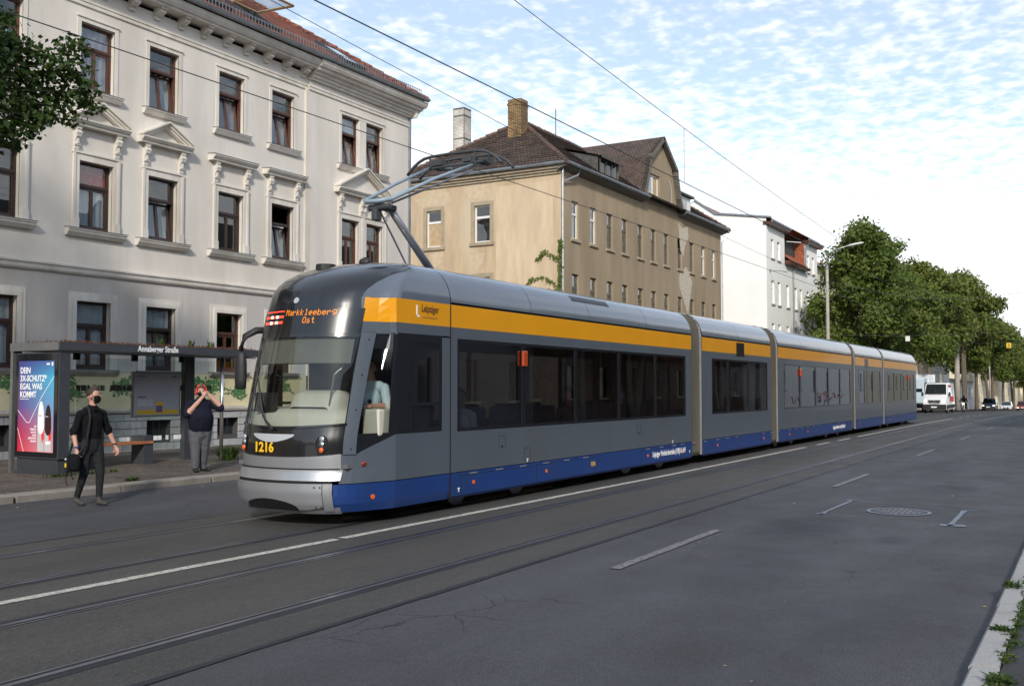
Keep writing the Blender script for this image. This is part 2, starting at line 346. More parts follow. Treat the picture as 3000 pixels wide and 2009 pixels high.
# ------------------------------------------------------------------ ground, road, tracks, kerbs
def mk_asphalt(name, c, blot, crack=0.0, rough=.72, stains=()):
    m = bpy.data.materials.new(name); m.use_nodes = True; nt = m.node_tree; N = nt.nodes; L = nt.links; b = N['Principled BSDF']
    b.inputs['Specular IOR Level'].default_value = .35
    g = N.new('ShaderNodeNewGeometry'); pos = g.outputs['Position']
    def noise(sc, det, vec=pos, r=.6):
        n = N.new('ShaderNodeTexNoise'); n.inputs['Scale'].default_value = sc; n.inputs['Detail'].default_value = det; n.inputs['Roughness'].default_value = r; L.new(vec, n.inputs['Vector']); return n.outputs[0]
    mp = N.new('ShaderNodeMapping'); mp.inputs['Scale'].default_value = (.25, 1, 1); L.new(pos, mp.inputs[0])
    def ramp(v, a, b2, ca, cb):
        r = N.new('ShaderNodeValToRGB'); L.new(v, r.inputs[0]); r.color_ramp.elements[0].position = a; r.color_ramp.elements[1].position = b2
        r.color_ramp.elements[0].color = (*ca, 1); r.color_ramp.elements[1].color = (*cb, 1); return r.outputs[0]
    base = ramp(noise(.7, 5, mp.outputs[0]), .32, .68, blot, c)
    sp = ramp(noise(75, 3), .33, .74, (.5, .5, .5), (1.6, 1.6, 1.6))
    mx = N.new('ShaderNodeMixRGB'); mx.blend_type = 'MULTIPLY'; mx.inputs[0].default_value = 1; L.new(base, mx.inputs[1]); L.new(sp, mx.inputs[2]); last = mx.outputs[0]
    if crack:
        dn = N.new('ShaderNodeTexNoise'); dn.inputs['Scale'].default_value = 1.6; dn.inputs['Detail'].default_value = 5; L.new(pos, dn.inputs['Vector'])
        mv = N.new('ShaderNodeMixRGB'); mv.blend_type = 'ADD'; mv.inputs[0].default_value = .5; L.new(pos, mv.inputs[1]); L.new(dn.outputs[1], mv.inputs[2])
        vo = N.new('ShaderNodeTexVoronoi'); vo.feature = 'DISTANCE_TO_EDGE'; vo.inputs['Scale'].default_value = 1.15; L.new(mv.outputs[0], vo.inputs['Vector'])
        cr = ramp(vo.outputs['Distance'], .0, .012, (1, 1, 1), (0, 0, 0)); msk = ramp(noise(.33, 3), .50, .62, (0, 0, 0), (crack, crack, crack))
        mm = N.new('ShaderNodeMixRGB'); mm.blend_type = 'MULTIPLY'; mm.inputs[0].default_value = 1; L.new(cr, mm.inputs[1]); L.new(msk, mm.inputs[2])
        m2 = N.new('ShaderNodeMixRGB'); L.new(mm.outputs[0], m2.inputs[0]); L.new(last, m2.inputs[1]); m2.inputs[2].default_value = (.018, .018, .02, 1); last = m2.outputs[0]
    mid = ramp(noise(16, 7, pos, .72), .3, .7, (.80, .80, .80), (1.22, 1.22, 1.22)); m3 = N.new('ShaderNodeMixRGB'); m3.blend_type = 'MULTIPLY'; m3.inputs[0].default_value = 1; L.new(last, m3.inputs[1]); L.new(mid, m3.inputs[2]); last = m3.outputs[0]
    for (cx_, cy_, rx, ry, k) in stains:
        mp2 = N.new('ShaderNodeMapping'); mp2.vector_type = 'TEXTURE'; mp2.inputs['Location'].default_value = (cx_, cy_, 0); mp2.inputs['Scale'].default_value = (rx, ry, 1); L.new(pos, mp2.inputs[0])
        ln = N.new('ShaderNodeVectorMath'); ln.operation = 'LENGTH'; L.new(mp2.outputs[0], ln.inputs[0]); ad = N.new('ShaderNodeMath'); ad.operation = 'MULTIPLY_ADD'; ad.inputs[1].default_value = 1.3; L.new(noise(2.2, 6, pos, .65), ad.inputs[0]); L.new(ln.outputs['Value'], ad.inputs[2])
        f_ = ramp(ad.outputs[0], 1.15, 1.62, (k, k, k), (0, 0, 0)) if False else None
        mr = N.new('ShaderNodeMapRange'); mr.clamp = True; mr.inputs[1].default_value = 1.2; mr.inputs[2].default_value = 1.75; mr.inputs[3].default_value = k; mr.inputs[4].default_value = 0; L.new(ad.outputs[0], mr.inputs[0])
        m4 = N.new('ShaderNodeMixRGB'); L.new(mr.outputs[0], m4.inputs[0]); L.new(last, m4.inputs[1]); m4.inputs[2].default_value = (.030, .033, .040, 1); last = m4.outputs[0]
    L.new(last, b.inputs['Base Color'])
    rr = ramp(noise(1.3, 4), .3, .7, (rough-.1,)*3, (rough+.1,)*3); L.new(rr, b.inputs['Roughness'])
    bp = N.new('ShaderNodeBump'); bp.inputs['Strength'].default_value = .45; bp.inputs['Distance'].default_value = .006; L.new(noise(140, 3), bp.inputs['Height']); L.new(bp.outputs[0], b.inputs['Normal'])
    M[name] = m
mk_asphalt('asphalt', (.078, .078, .086), (.050, .050, .054), 1.0, stains=((13.1, 3.3, 1.25, .7, .7), (19.1, 2.3, .9, .5, .6), (12.4, 2.1, .4, .22, .65), (9.8, 3.0, 1.6, .5, .35), (8.0, 1.7, 1.2, .4, .3), (24, 3.0, 3.0, .4, .35), (30, 1.9, 2.5, .35, .35), (7.0, 12.7, 4.0, .5, .4), (17, 12.5, 5.0, .5, .4)))
mk_asphalt('asphalt_track', (.078, .074, .068), (.052, .050, .046), .0, .66)
mk_asphalt('asphalt_path', (.05, .05, .054), (.036, .036, .038), .3)
mk_asphalt('asphalt_patch', (.050, .054, .063), (.036, .039, .046), .0, .6)
mk_asphalt('bitumen', (.026, .028, .036), (.018, .019, .024), .0, .5)
mk('earth', (.12, .10, .075), .95, var=.3, vs=1, bump=.3, bs=10)
mk('granite', (.235, .215, .19), .85, var=.18, vs=5, bump=.25, bs=70, tint=(.13, .12, .105), tscale=1.4, tamt=.5, det=8)
mk('granite_pale', (.36, .355, .35), .85, var=.14, vs=60, bump=.3, bs=90, tint=(.22, .215, .20), tscale=2.4, tamt=.45, det=8)
mk('rail_steel', (.21, .21, .25), .32, metal=.7, var=.25, vs=5)
mk('rail_bright', (.25, .26, .29), .28, metal=.85, var=.2, vs=6)
mk('groove', (.012, .011, .010), .9, var=0)
def mk_marking():
    m = bpy.data.materials.new('marking'); m.use_nodes = True; nt = m.node_tree; N = nt.nodes; L = nt.links; b = N['Principled BSDF']; b.inputs['Roughness'].default_value = .75
    g = N.new('ShaderNodeNewGeometry'); n = N.new('ShaderNodeTexNoise'); n.inputs['Scale'].default_value = 22; n.inputs['Detail'].default_value = 6; n.inputs['Roughness'].default_value = .75; L.new(g.outputs['Position'], n.inputs['Vector'])
    r = N.new('ShaderNodeValToRGB'); L.new(n.outputs[0], r.inputs[0]); e = r.color_ramp.elements; e[0].position = .34; e[0].color = (.12, .115, .105, 1); e[1].position = .52; e[1].color = (.50, .475, .42, 1)
    L.new(r.outputs[0], b.inputs['Base Color']); M['marking'] = m
    m2 = m.copy(); m2.name = 'marking_worn'; e = m2.node_tree.nodes['Color Ramp'].color_ramp.elements; e[0].position = .40; e[1].position = .74; e[1].color = (.34, .335, .33, 1); e[0].color = (.085, .085, .09, 1); M['marking_worn'] = m2
mk_marking()
def mk_mosaic():
    m = bpy.data.materials.new('mosaic_paving'); m.use_nodes = True; nt = m.node_tree; N = nt.nodes; L = nt.links; b = N['Principled BSDF']; b.inputs['Roughness'].default_value = .85
    g = N.new('ShaderNodeNewGeometry'); vo = N.new('ShaderNodeTexVoronoi'); vo.inputs['Scale'].default_value = 13; L.new(g.outputs['Position'], vo.inputs['Vector'])
    hs = N.new('ShaderNodeSeparateColor'); L.new(vo.outputs['Color'], hs.inputs[0])
    r = N.new('ShaderNodeValToRGB'); L.new(hs.outputs[0], r.inputs[0]); e = r.color_ramp.elements; e[0].color = (.072, .061, .053, 1); e[1].color = (.145, .122, .107, 1)
    v2 = N.new('ShaderNodeTexVoronoi'); v2.feature = 'DISTANCE_TO_EDGE'; v2.inputs['Scale'].default_value = 13; L.new(g.outputs['Position'], v2.inputs['Vector'])
    r2 = N.new('ShaderNodeValToRGB'); L.new(v2.outputs['Distance'], r2.inputs[0]); r2.color_ramp.elements[0].color = (.45, .42, .38, 1); r2.color_ramp.elements[1].position = .09; r2.color_ramp.elements[1].color = (1, 1, 1, 1)
    n = N.new('ShaderNodeTexNoise'); n.inputs['Scale'].default_value = .7; n.inputs['Detail'].default_value = 5; L.new(g.outputs['Position'], n.inputs['Vector'])
    r3 = N.new('ShaderNodeValToRGB'); L.new(n.outputs[0], r3.inputs[0]); r3.color_ramp.elements[0].position = .35; r3.color_ramp.elements[1].position = .65; r3.color_ramp.elements[0].color = (.66, .64, .6, 1); r3.color_ramp.elements[1].color = (1.15, 1.12, 1.08, 1)
    a = N.new('ShaderNodeMixRGB'); a.blend_type = 'MULTIPLY'; a.inputs[0].default_value = 1; L.new(r.outputs[0], a.inputs[1]); L.new(r2.outputs[0], a.inputs[2])
    c = N.new('ShaderNodeMixRGB'); c.blend_type = 'MULTIPLY'; c.inputs[0].default_value = 1; L.new(a.outputs[0], c.inputs[1]); L.new(r3.outputs[0], c.inputs[2]); L.new(c.outputs[0], b.inputs['Base Color'])
    bp = N.new('ShaderNodeBump'); bp.inputs['Strength'].default_value = .5; bp.inputs['Distance'].default_value = .01; L.new(r2.outputs[0], bp.inputs['Height']); L.new(bp.outputs[0], b.inputs['Normal'])
    M['mosaic_paving'] = m
mk_mosaic()
XS = [-60, -20, 0, 10, 20, 30, 40, 45]+list(range(50, 100, 5))+[110, 130, 160, 200, 260, 340, 450]
def sheet(name, mat, v0, v1, dz, x0=-60, x1=450, parent=None):
    mb = MB(); xs = [x for x in XS if x0 < x < x1]; xs = [x0]+xs+[x1]
    for a, b in zip(xs, xs[1:]):
        mb.quad((a, v0, gz(a)+dz), (b, v0, gz(b)+dz), (b, v1, gz(b)+dz), (a, v1, gz(a)+dz))
    return mb.ob(name, mat, parent)
gm = MB()
for a, b in zip([-300, -60]+XS[1:]+[900], [-60]+XS[1:]+[900, 3000]):
    gm.quad((a, -2500, gz(a)-.06), (b, -2500, gz(b)-.06), (b, 2500, gz(b)-.06), (a, 2500, gz(a)-.06))
struct(gm.ob('ground', 'earth'))
road = struct(sheet('road', 'asphalt', .70, 14.5, 0))
sheet('track_bed', 'asphalt_track', 5.02, 10.62, .004, parent=road)
for v, w in ((5.0, .07), (10.64, .035)):
    mb = MB(); x = -60
    while x < 200:
        x2 = x+1.0; j = lambda: rnd.uniform(-.012, .012)
        mb.quad((x, v-w/2+j(), gz(x)+.008), (x2, v-w/2+j(), gz(x2)+.008), (x2, v+w/2+j(), gz(x2)+.008), (x, v+w/2+j(), gz(x)+.008)); x = x2
    mb.ob('bitumen_seam', 'bitumen', road)
TRACK_N, TRACK_F, GAUGE = 6.39, 9.23, 1.458
tr = struct(bpy.data.objects.new('tram_track', None)); COL.objects.link(tr); tr.name = 'tram_track'
for c in (TRACK_N, TRACK_F):
    for s in (-1, 1):
        v = c+s*GAUGE/2
        r1 = sheet('rail', 'rail_steel', v-.03 if s > 0 else v-.025, v+.025 if s > 0 else v+.03, .0085, parent=tr)
        g = v-s*.048
        sheet('rail_groove', 'groove', g-.026, g+.026, .0075, parent=r1)
        q = v-s*.082
        sheet('rail_lip', 'rail_steel', q-.012, q+.012, .0085, parent=r1)
        o = v+s*.075
        sheet('rail_filler', 'bitumen', o-.04, o+.04, .0065, parent=r1)
def mark(x0, x1, v, w, mat='marking', dz=.0095, step=.25, vf=None):
    mb = MB(); n = max(1, int((x1-x0)/step)); xs = [x0+(x1-x0)*i/n for i in range(n+1)]; jj = [(rnd.uniform(-.007, .007), rnd.uniform(-.007, .007)) for _ in xs]
    f = vf or (lambda x: v)
    for i in range(n):
        a, b = xs[i], xs[i+1]
        mb.quad((a, f(a)-w/2+jj[i][0], gz(a)+dz), (b, f(b)-w/2+jj[i+1][0], gz(b)+dz), (b, f(b)+w/2+jj[i+1][1], gz(b)+dz), (a, f(a)+w/2+jj[i][1], gz(a)+dz))
    return mb.ob('road_marking', mat, road)
wl = lambda x: interp(x, [(4, 7.88), (9, 7.76), (14, 7.68), (19, 7.62), (60, 7.60)])
for a, b in ((-3.2, 9.14), (9.24, 21.2), (21.26, 30.3), (31.7, 33.4), (34.7, 36.5), (37.8, 65.0), (68, 70), (72, 74), (76, 78), (80, 82), (84, 86)):
    mark(a, b, 0, .125, vf=wl)
for k in range(9):
    mark(9.05+k*9.45, 12.15+k*9.45, 4.15, .11, 'marking_worn')
mark(40, 92, 5.35, .05, 'marking_worn')
# dark patches of newer asphalt and old stains around the manhole
# survey marks sprayed round the manhole
def stroke(pts, w, mat='chalk', dz=.0085):
    mb = MB()
    for (a, b) in zip(pts, pts[1:]):
        a, b = Vector((*a, 0)), Vector((*b, 0)); d = (b-a).normalized(); n = Vector((-d.y, d.x, 0))*w/2
        for k in range(8):
            p, q = a.lerp(b, k/8), a.lerp(b, (k+1)/8); j = rnd.uniform(.75, 1.2)
            mb.quad(*[(t.x, t.y, dz) for t in (p-n*j, q-n*j, q+n*j, p+n*j)])
    return mb.ob('spray_mark', mat, road)
stroke([(14.05, 1.70), (15.86, 1.72)], .07); stroke([(14.05, 1.82), (14.12, 1.52)], .16); stroke([(15.86, 1.74), (15.93, 1.56)], .07)
stroke([(14.48, 3.43), (16.48, 3.40)], .05); stroke([(14.48, 3.50), (14.50, 3.36)], .10); stroke([(16.40, 3.50), (16.52, 3.34)], .10)
stroke([(14.02, 1.9), (14.5, 3.3)], .012); stroke([(15.9, 1.85), (16.4, 3.3)], .012)
mh = thing('manhole_cover', 'round cast iron manhole cover with pale chalk ring in the near lane', 'manhole', (15.25, 2.52, 0))
mb = MB(); ring = [(15.25+.37*math.cos(2*math.pi*k/40), 2.52+.37*math.sin(2*math.pi*k/40)) for k in range(40)]; mb.prism(ring, 'z', -.01, .008); mb.ob('cover_plate', 'cover_iron', mh)
mb = MB()
for k in range(40):
    a, b = 2*math.pi*k/40, 2*math.pi*(k+1)/40
    mb.quad(*[(15.25+r*math.cos(t), 2.52+r*math.sin(t), .0095) for r, t in ((.385, a), (.44, a), (.44, b), (.385, b))])
mb.ob('frame_ring', 'chalk', mh)
mb = MB()
for i in range(-4, 5):
    for j in range(-4, 5):
        if i*i+j*j < 18 and (i+j) % 2 == 0: mb.box(15.25+i*.07-.02, 15.25+i*.07+.02, 2.52+j*.07-.02, 2.52+j*.07+.02, .008, .013)
mb.ob('tread_pattern', 'chalk' if False else 'steel_grey', mh)
# far (left) footway with kerb stones
lp = struct(sheet('left_pavement', 'mosaic_paving', 14.78, 22.2, .12))
kl = struct(bpy.data.objects.new('left_kerb', None)); COL.objects.link(kl)
km = MB().prism([(14.5, -.05), (14.5, .10), (14.53, .122), (14.785, .125), (14.785, -.05)], 'x', -.494, .494)
kst = km.ob('kerb_stone', 'granite'); kst.parent = kl; kst.location = (3, 0, 0)
for k in range(1, 90):
    o = inst(kst.data, 'kerb_stone', kl, (3+k*1.0, 0, gz(3+k)+rnd.uniform(-.006, .006)))
    o.rotation_euler = (0, 0, rnd.uniform(-.004, .004))
far_k = sheet('far_kerb', 'granite', 14.5, 14.78, .12, 93, 450, parent=kl)
# near footway, pale kerb stones and the weeds between
rp = struct(sheet('right_pavement', 'asphalt_path', -7.0, .54, .105))
kr = struct(bpy.data.objects.new('right_kerb', None)); COL.objects.link(kr)
km = MB().prism([(.725, -.05), (.725, .085), (.705, .108), (.555, .112), (.555, -.05)], 'x', -.495, .495)
k2 = km.ob('kerb_stone', 'granite_pale'); k2.parent = kr; k2.location = (3.2, 0, 0); k2.data.name = 'kerb_stone_pale'
for k in range(1, 70):
    o = inst(k2.data, 'kerb_stone', kr, (3.2+k*1.0, rnd.uniform(-.008, .008), gz(3.2+k)+rnd.uniform(-.006, .004))); o.rotation_euler = (0, 0, rnd.uniform(-.006, .006))
# plants -------------------------------------------------
def weed(mb, c, r, h, n, w=.012):
    for _ in range(n):
        a = rnd.uniform(0, 6.283); q = rnd.random()**.5*r*.5; p0 = Vector((c[0]+q*math.cos(a), c[1]+q*math.sin(a), c[2]))
        a2 = a+rnd.uniform(-.8, .8); L_ = h*rnd.uniform(.5, 1.1); tip = p0+Vector((math.cos(a2)*r*rnd.uniform(.3, 1), math.sin(a2)*r*rnd.uniform(.3, 1), L_))
        mid = p0.lerp(tip, .55)+Vector((0, 0, L_*.18)); sdv = Vector((-math.sin(a2), math.cos(a2), 0))*w*rnd.uniform(.6, 1.4)
        mb.add([p0-sdv*.5, p0+sdv*.5, mid+sdv, mid-sdv, tip], [(0, 1, 2, 3), (3, 2, 4)])
def leafy(mb, c, r, h, n, s=.02):
    for _ in range(n):
        a = rnd.uniform(0, 6.283); q = rnd.random()**.5*r; p = Vector((c[0]+q*math.cos(a), c[1]+q*math.sin(a), c[2]+h*rnd.random()*(1-q/r*.7)))
        d = Vector((rnd.uniform(-1, 1), rnd.uniform(-1, 1), rnd.uniform(-.2, .8))).normalized()*s*rnd.uniform(.6, 1.4); e = d.cross(Vector((rnd.uniform(-1, 1), rnd.uniform(-1, 1), rnd.uniform(-1, 1)))).normalized()*s*.45
        mb.add([p-d, p+e, p+d, p-e], [(0, 1, 2, 3)])
mb = MB(); x = 4.0
while x < 40:
    if rnd.random() < .6:
        w = rnd.uniform(.015, .055)
        leafy(mb, (x, .535+rnd.uniform(-.03, .02), .105), w+.02, .035, 26, .016); weed(mb, (x, .53, .105), w*.8, .035, 7, .006)
    x += rnd.uniform(.05, .11)
o = mb.ob('verge_weeds', 'leaf_weed'); o['kind'] = 'stuff'
for (x, v, r, h, lab) in ((9.42, .66, .11, .09, 'reddish green weed tuft growing over the pale near kerb, its farthest'), (7.72, .62, .10, .05, 'low green weed spreading across a joint of the pale near kerb'), (6.35, .52, .12, .08, 'bushy weed behind the pale near kerb at the lower right corner')):
    mb = MB(); leafy(mb, (x, v, .11), r*.75, h*.7, 110, .013); weed(mb, (x, v, .11), r*.75, h*.7, 36, .007); tag(mb.ob('weed', 'leaf_weed' if r < .115 else 'leaf_weed'), lab, 'weed')
mb = MB(); weed(mb, (16.6, 17.35, .12), .3, .34, 130, .022); leafy(mb, (16.6, 17.35, .12), .26, .3, 160, .03); tag(mb.ob('weed', 'leaf_weed'), 'leafy green weed at the foot of the bright steel shelter post', 'weed')
mb = MB(); weed(mb, (12.0, 14.9, .12), .14, .08, 60, .012); leafy(mb, (12.0, 14.9, .12), .14, .06, 50, .02); tag(mb.ob('weed', 'leaf_weed'), 'small green tuft behind the far kerb beside the walking man', 'weed')
mb = MB()
for k in range(60):
    x = rnd.uniform(11.6, 13.2); weed(mb, (x, 16.85+rnd.uniform(-.06, .03), .12), .07, .06, 4, .01)
o = mb.ob('moss_grass', 'leaf_weed'); o['kind'] = 'stuff'
mb = MB()
for k in range(260):
    x, v = (rnd.uniform(8, 26), rnd.uniform(14.8, 20.5)) if k < 190 else (rnd.uniform(5, 24), rnd.choice((14.35, 14.42, 4.0, 2.2, 1.0, 9.5))+rnd.uniform(-.5, .1))
    z = .126 if v > 14.79 else .012; a = rnd.uniform(0, 6.28); s = rnd.uniform(.012, .035)
    if 14.43 < v < 14.79: z = .13
    if 7.5 < v < 10.7: continue
    mb.add([(x+s*math.cos(a), v+s*math.sin(a), z), (x-s*.4*math.sin(a), v+s*.4*math.cos(a), z+s*.4), (x-s*math.cos(a), v-s*math.sin(a), z), (x+s*.4*math.sin(a), v-s*.4*math.cos(a), z+.002)], [(0, 1, 2, 3)])
o = mb.ob('fallen_leaves', 'leaf_dry'); o['kind'] = 'stuff'
# ------------------------------------------------------------------ cream corner house (left)
def curtain(parent, x0, x1, y, z0, z1, mat, amp=.025):
    mb = MB(); n = 16
    top = [(x0+(x1-x0)*i/n, y+amp*math.sin(i*1.9)+rnd.uniform(-.006, .006), z1) for i in range(n+1)]; bot = [(p[0], p[1]+rnd.uniform(-.01, .01), z0) for p in top]
    mb.loft([bot, top], closed=False, cap=False); return mb.ob('curtain', mat, parent, smooth=True)
def casement_window(house, x0, z0, w, h, yf, mat='brown_frame', tilt=0, cur=None, cur2=None, upcur=None, depth=.13, split=.655, open_top=False, mull=True):
    y = yf+depth; b = .06; mb = MB(); x1, z1 = x0+w, z0+h; zt = z0+h*split
    mb.box(x0, x0+b, y, y+.08, z0, z1); mb.box(x1-b, x1, y, y+.08, z0, z1); mb.box(x0+b, x1-b, y, y+.08, z1-b, z1); mb.box(x0+b, x1-b, y, y+.08, z0, z0+b+.02)
    mb.box(x0+b, x1-b, y-.015, y+.08, zt-.045, zt+.045); mb.box(x0+b, x1-b, y-.03, y-.013, zt-.02, zt+.025)
    win = mb.ob('window', mat, house)
    # upper light
    if not open_top:
        MB().box(x0+b, x1-b, y+.035, y+.045, zt+.045, z1-b).ob('pane', 'window_glass', win)
    # lower casement (may be tilted inwards)
    zb, ztp = z0+b+.022, zt-.047; xa, xb = x0+b+.003, x1-b-.003; fb = .05; xm = (xa+xb)/2
    cm = MB(); y2 = y+.012
    cm.box(xa, xa+fb, y2, y2+.06, zb, ztp); cm.box(xb-fb, xb, y2, y2+.06, zb, ztp); cm.box(xa+fb, xb-fb, y2, y2+.06, ztp-fb, ztp); cm.box(xa+fb, xb-fb, y2, y2+.06, zb, zb+fb)
    if mull: cm.box(xm-.04, xm+.04, y2-.004, y2+.064, zb+fb, ztp-fb)
    panes = [MB().box(xa+fb, xm-.04, y2+.025, y2+.033, zb+fb, ztp-fb), MB().box(xm+.04, xb-fb, y2+.025, y2+.033, zb+fb, ztp-fb)] if mull else [MB().box(xa+fb, xb-fb, y2+.025, y2+.033, zb+fb, ztp-fb)]
    for mm in [cm]+panes:
        if tilt:
            c, s = math.cos(tilt), math.sin(tilt)
            mm.v = [(p[0], y2+(p[1]-y2)*c+(p[2]-zb)*s, zb+(p[2]-zb)*c-(p[1]-y2)*s) for p in mm.v]
    cm.ob('casement', mat, win)
    for mm in panes: mm.ob('pane', 'window_glass', win)
    yc = y+.085+(.2 if tilt else 0)
    if cur: curtain(win, x0+.02, x0+w*(.98 if cur2 is None else .5), yc, z0+.02, zt, cur)
    if cur2: curtain(win, x0+w*.5, x1-.02, yc, z0+.02, zt, cur2)
    if upcur: curtain(win, x0+.02, x1-.02, y+.085, zt, z1, upcur)
    return win
def sill(house, x0, x1, yf, z, proud=.16, h=.17, mat='cream_trim'):
    mb = MB()
    mb.prism([(yf+.02, z), (yf-proud, z-.02), (yf-proud, z-.05), (yf-proud+.02, z-.05), (yf-proud+.035, z-h*.55), (yf-proud*.45, z-h), (yf+.02, z-h)], 'x', x0, x1)
    s = mb.ob('sill', mat, house); MB().prism([(yf+.03, z+.018), (yf-proud-.015, z-.004), (yf-proud-.015, z-.016), (yf+.03, z+.006)], 'x', x0-.015, x1+.015).ob('sill_flashing', 'zinc', s)
    return s
YC, YR = 22.0, 21.93
ch = thing('cream_house', 'long cream stucco three-storey house with red tiled roof behind the tram stop', 'house', (18, 22, .12))
cols = [8.7, 11.0, 13.35, 15.93, 18.04, 20.52, 22.69]; WW = 1.0
rows = [(2.24, 1.72), (5.77, 1.73), (9.33, 1.72)]
hol = [(c, c+WW, z, z+h) for c in cols for z, h in rows]; hol_r = [(c, c+.93, z, z+h) for c in (25.93, 27.24) for z, h in rows[1:]]+[(25.93, 26.86, 2.24, 3.96), (27.24, 28.17, 2.24, 3.96)]
base = [(c+.05, c+.88, .42, .92) for c in (13.35, 15.93, 18.04, 20.52, 22.69)]
mb = MB()
holes_wall(mb, lambda a, b, d: (a, YC+d, b), 4, 24.35, 4.72, 12.0, [h for h in hol if h[2] > 4], .16, 0, 2)
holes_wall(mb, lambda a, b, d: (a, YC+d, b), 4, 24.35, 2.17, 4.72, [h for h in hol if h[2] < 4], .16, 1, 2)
holes_wall(mb, lambda a, b, d: (a, YR+d, b), 24.35, 29.80, 4.72, 12.0, [h for h in hol_r if h[2] > 4], .2, 0, 2)
holes_wall(mb, lambda a, b, d: (a, YR+d, b), 24.35, 29.80, 2.17, 4.72, [h for h in hol_r if h[2] < 4], .2, 1, 2)
mb.quad((24.35, YC, 2.17), (24.35, YR, 2.17), (24.35, YR, 12), (24.35, YC, 12), 0)
mb.quad((29.80, YR, 0), (29.80, 34, 0), (29.80, 34, 12.3), (29.80, YR, 12.3), 0)
mb.quad((4, YC, 0), (4, 34, 0), (4, 34, 12.3), (4, YC, 12.3), 0); mb.quad((4, 34, 0), (29.80, 34, 0), (29.80, 34, 12.3), (4, 34, 12.3), 0)
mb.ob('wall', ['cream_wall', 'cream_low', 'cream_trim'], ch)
mb = MB()
holes_wall(mb, lambda a, b, d: (a, YC-.012+d, b), 4, 24.36, 1.22, 2.165, [(c, c+WW, 2.0, 2.3) for c in []], None)
mb.quad((24.36, YR-.012, 1.22), (29.82, YR-.012, 1.22), (29.82, YR-.012, 2.165), (24.36, YR-.012, 2.165)); mb.quad((4, YC-.012, 2.165), (29.82, YC-.012, 2.165), (29.82, YC+.02, 2.166), (4, YC+.02, 2.166))
mb.ob('painted_band', 'yellow_wall', ch)
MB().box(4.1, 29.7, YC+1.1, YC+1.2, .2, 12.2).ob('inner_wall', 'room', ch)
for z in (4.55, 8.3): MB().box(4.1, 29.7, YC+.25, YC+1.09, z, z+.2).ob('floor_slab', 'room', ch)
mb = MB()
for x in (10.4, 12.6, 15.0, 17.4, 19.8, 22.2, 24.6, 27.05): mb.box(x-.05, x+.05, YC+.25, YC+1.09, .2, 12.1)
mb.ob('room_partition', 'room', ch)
# plinth of coursed blocks with recessed joints, cellar openings
pm = MB(); holes_wall(pm, lambda a, b, d: (a, YC-.03+d, b), 4, 29.80, .1, 1.12, base, .25); pm.ob('plinth_core', 'plinth_joint', ch)
bm_full = MB().box(0, .396, 0, .05, 0, .184)
bo = bm_full.ob('plinth_block', 'plinth', ch, bevel=0); bo.location = (12.0, YC-.075, .115); first = bo
nb = 0
for r in range(5):
    z = .115+r*.201; x = 12.0-(.21 if r % 2 else 0)
    while x < 26:
        hit = [b for b in base if x < b[1] and x+.405 > b[0] and z < b[3]-.01 and z+.19 > b[2]+.01]
        if not hit and not (r == 0 and x == 12.0):
            o = inst(bo.data, 'plinth_block', ch, (x, YC-.075+rnd.uniform(-.004, .004), z)); nb += 1
        elif hit:
            b = hit[0]
            for a0, a1 in ((x, min(x+.405, b[0])), (max(x, b[1]), x+.405)):
                if a1-a0 > .05: inst(bo.data, 'plinth_block', ch, (a0, YC-.075, z), scale=((a1-a0)/.405, 1, 1))
        x += .412
for b in base:
    MB().box(b[0]-.04, b[1]+.04, YC+.18, YC+.2, b[2]-.05, b[3]+.05).ob('cellar_opening', 'pane_dark', ch)
MB().prism([(YC+.02, 1.27), (YC-.10, 1.25), (YC-.135, 1.19), (YC-.12, 1.13), (YC-.08, 1.115), (YC+.02, 1.115)], 'x', 4, 29.82).ob('plinth_ledge', 'sill_stone', ch)
# string course
MB().prism([(YC+.02, 4.85), (YC-.13, 4.82), (YC-.13, 4.775), (YC-.10, 4.77), (YC-.085, 4.66), (YC-.05, 4.615), (YC+.02, 4.61)], 'x', 4, 24.36).ob('string_course', 'cream_trim', ch)
MB().prism([(YR+.02, 4.85), (YR-.13, 4.82), (YR-.13, 4.775), (YR-.10, 4.77), (YR-.085, 4.66), (YR-.05, 4.615), (YR+.02, 4.61)], 'x', 24.30, 29.83).ob('string_course', 'cream_trim', ch)
MB().box(24.18, 24.42, YR-.004, YC+.01, 4.86, 11.5).ob('corner_strip', 'cream_trim', ch)
MB().box(29.71, 29.84, YR-.06, YR-.01, .3, 12.0).ob('rain_pipe', 'zinc', ch, bevel=.02)
# windows
spec_t = {13.35: ('curtain_white', 0), 15.93: ('curtain_lilac', .0), 18.04: ('curtain_white', .14), 20.52: ('curtain_lilac', .16), 22.69: ('curtain_white', .17)}
for c in cols:
    cu, ti = spec_t.get(c, ('curtain_white', 0))
    casement_window(ch, c, 9.33, WW, 1.72, YC, 'brown_frame', ti, cu, upcur='curtain_lilac' if c == 15.93 else None)
    up = {15.93: 'curtain_red'}.get(c)
    casement_window(ch, c, 5.77, WW, 1.73, YC, 'dark_frame', {18.04: .13, 22.69: .16}.get(c, 0), {15.93: 'curtain_white', 18.04: 'curtain_white', 20.52: None, 22.69: 'curtain_white'}.get(c), upcur=up, open_top=(c == 22.69))
    casement_window(ch, c, 2.24, WW, 1.72, YC, 'brown_frame' if c == 20.52 else 'dark_frame', 0 if c not in (18.04,) else .1, 'curtain_white' if c < 19 else None, upcur='curtain_white' if c < 19 else None)
for c in (25.93, 27.24):
    casement_window(ch, c, 9.33, .93, 1.72, YR, 'brown_frame', .16, 'curtain_white', None, 'curtain_white' if c < 26 else None)
    casement_window(ch, c, 5.77, .93, 1.73, YR, 'brown_frame', 0, None, None)
    casement_window(ch, c, 2.24, .93, 1.72, YR, 'brown_frame', 0, None, None)
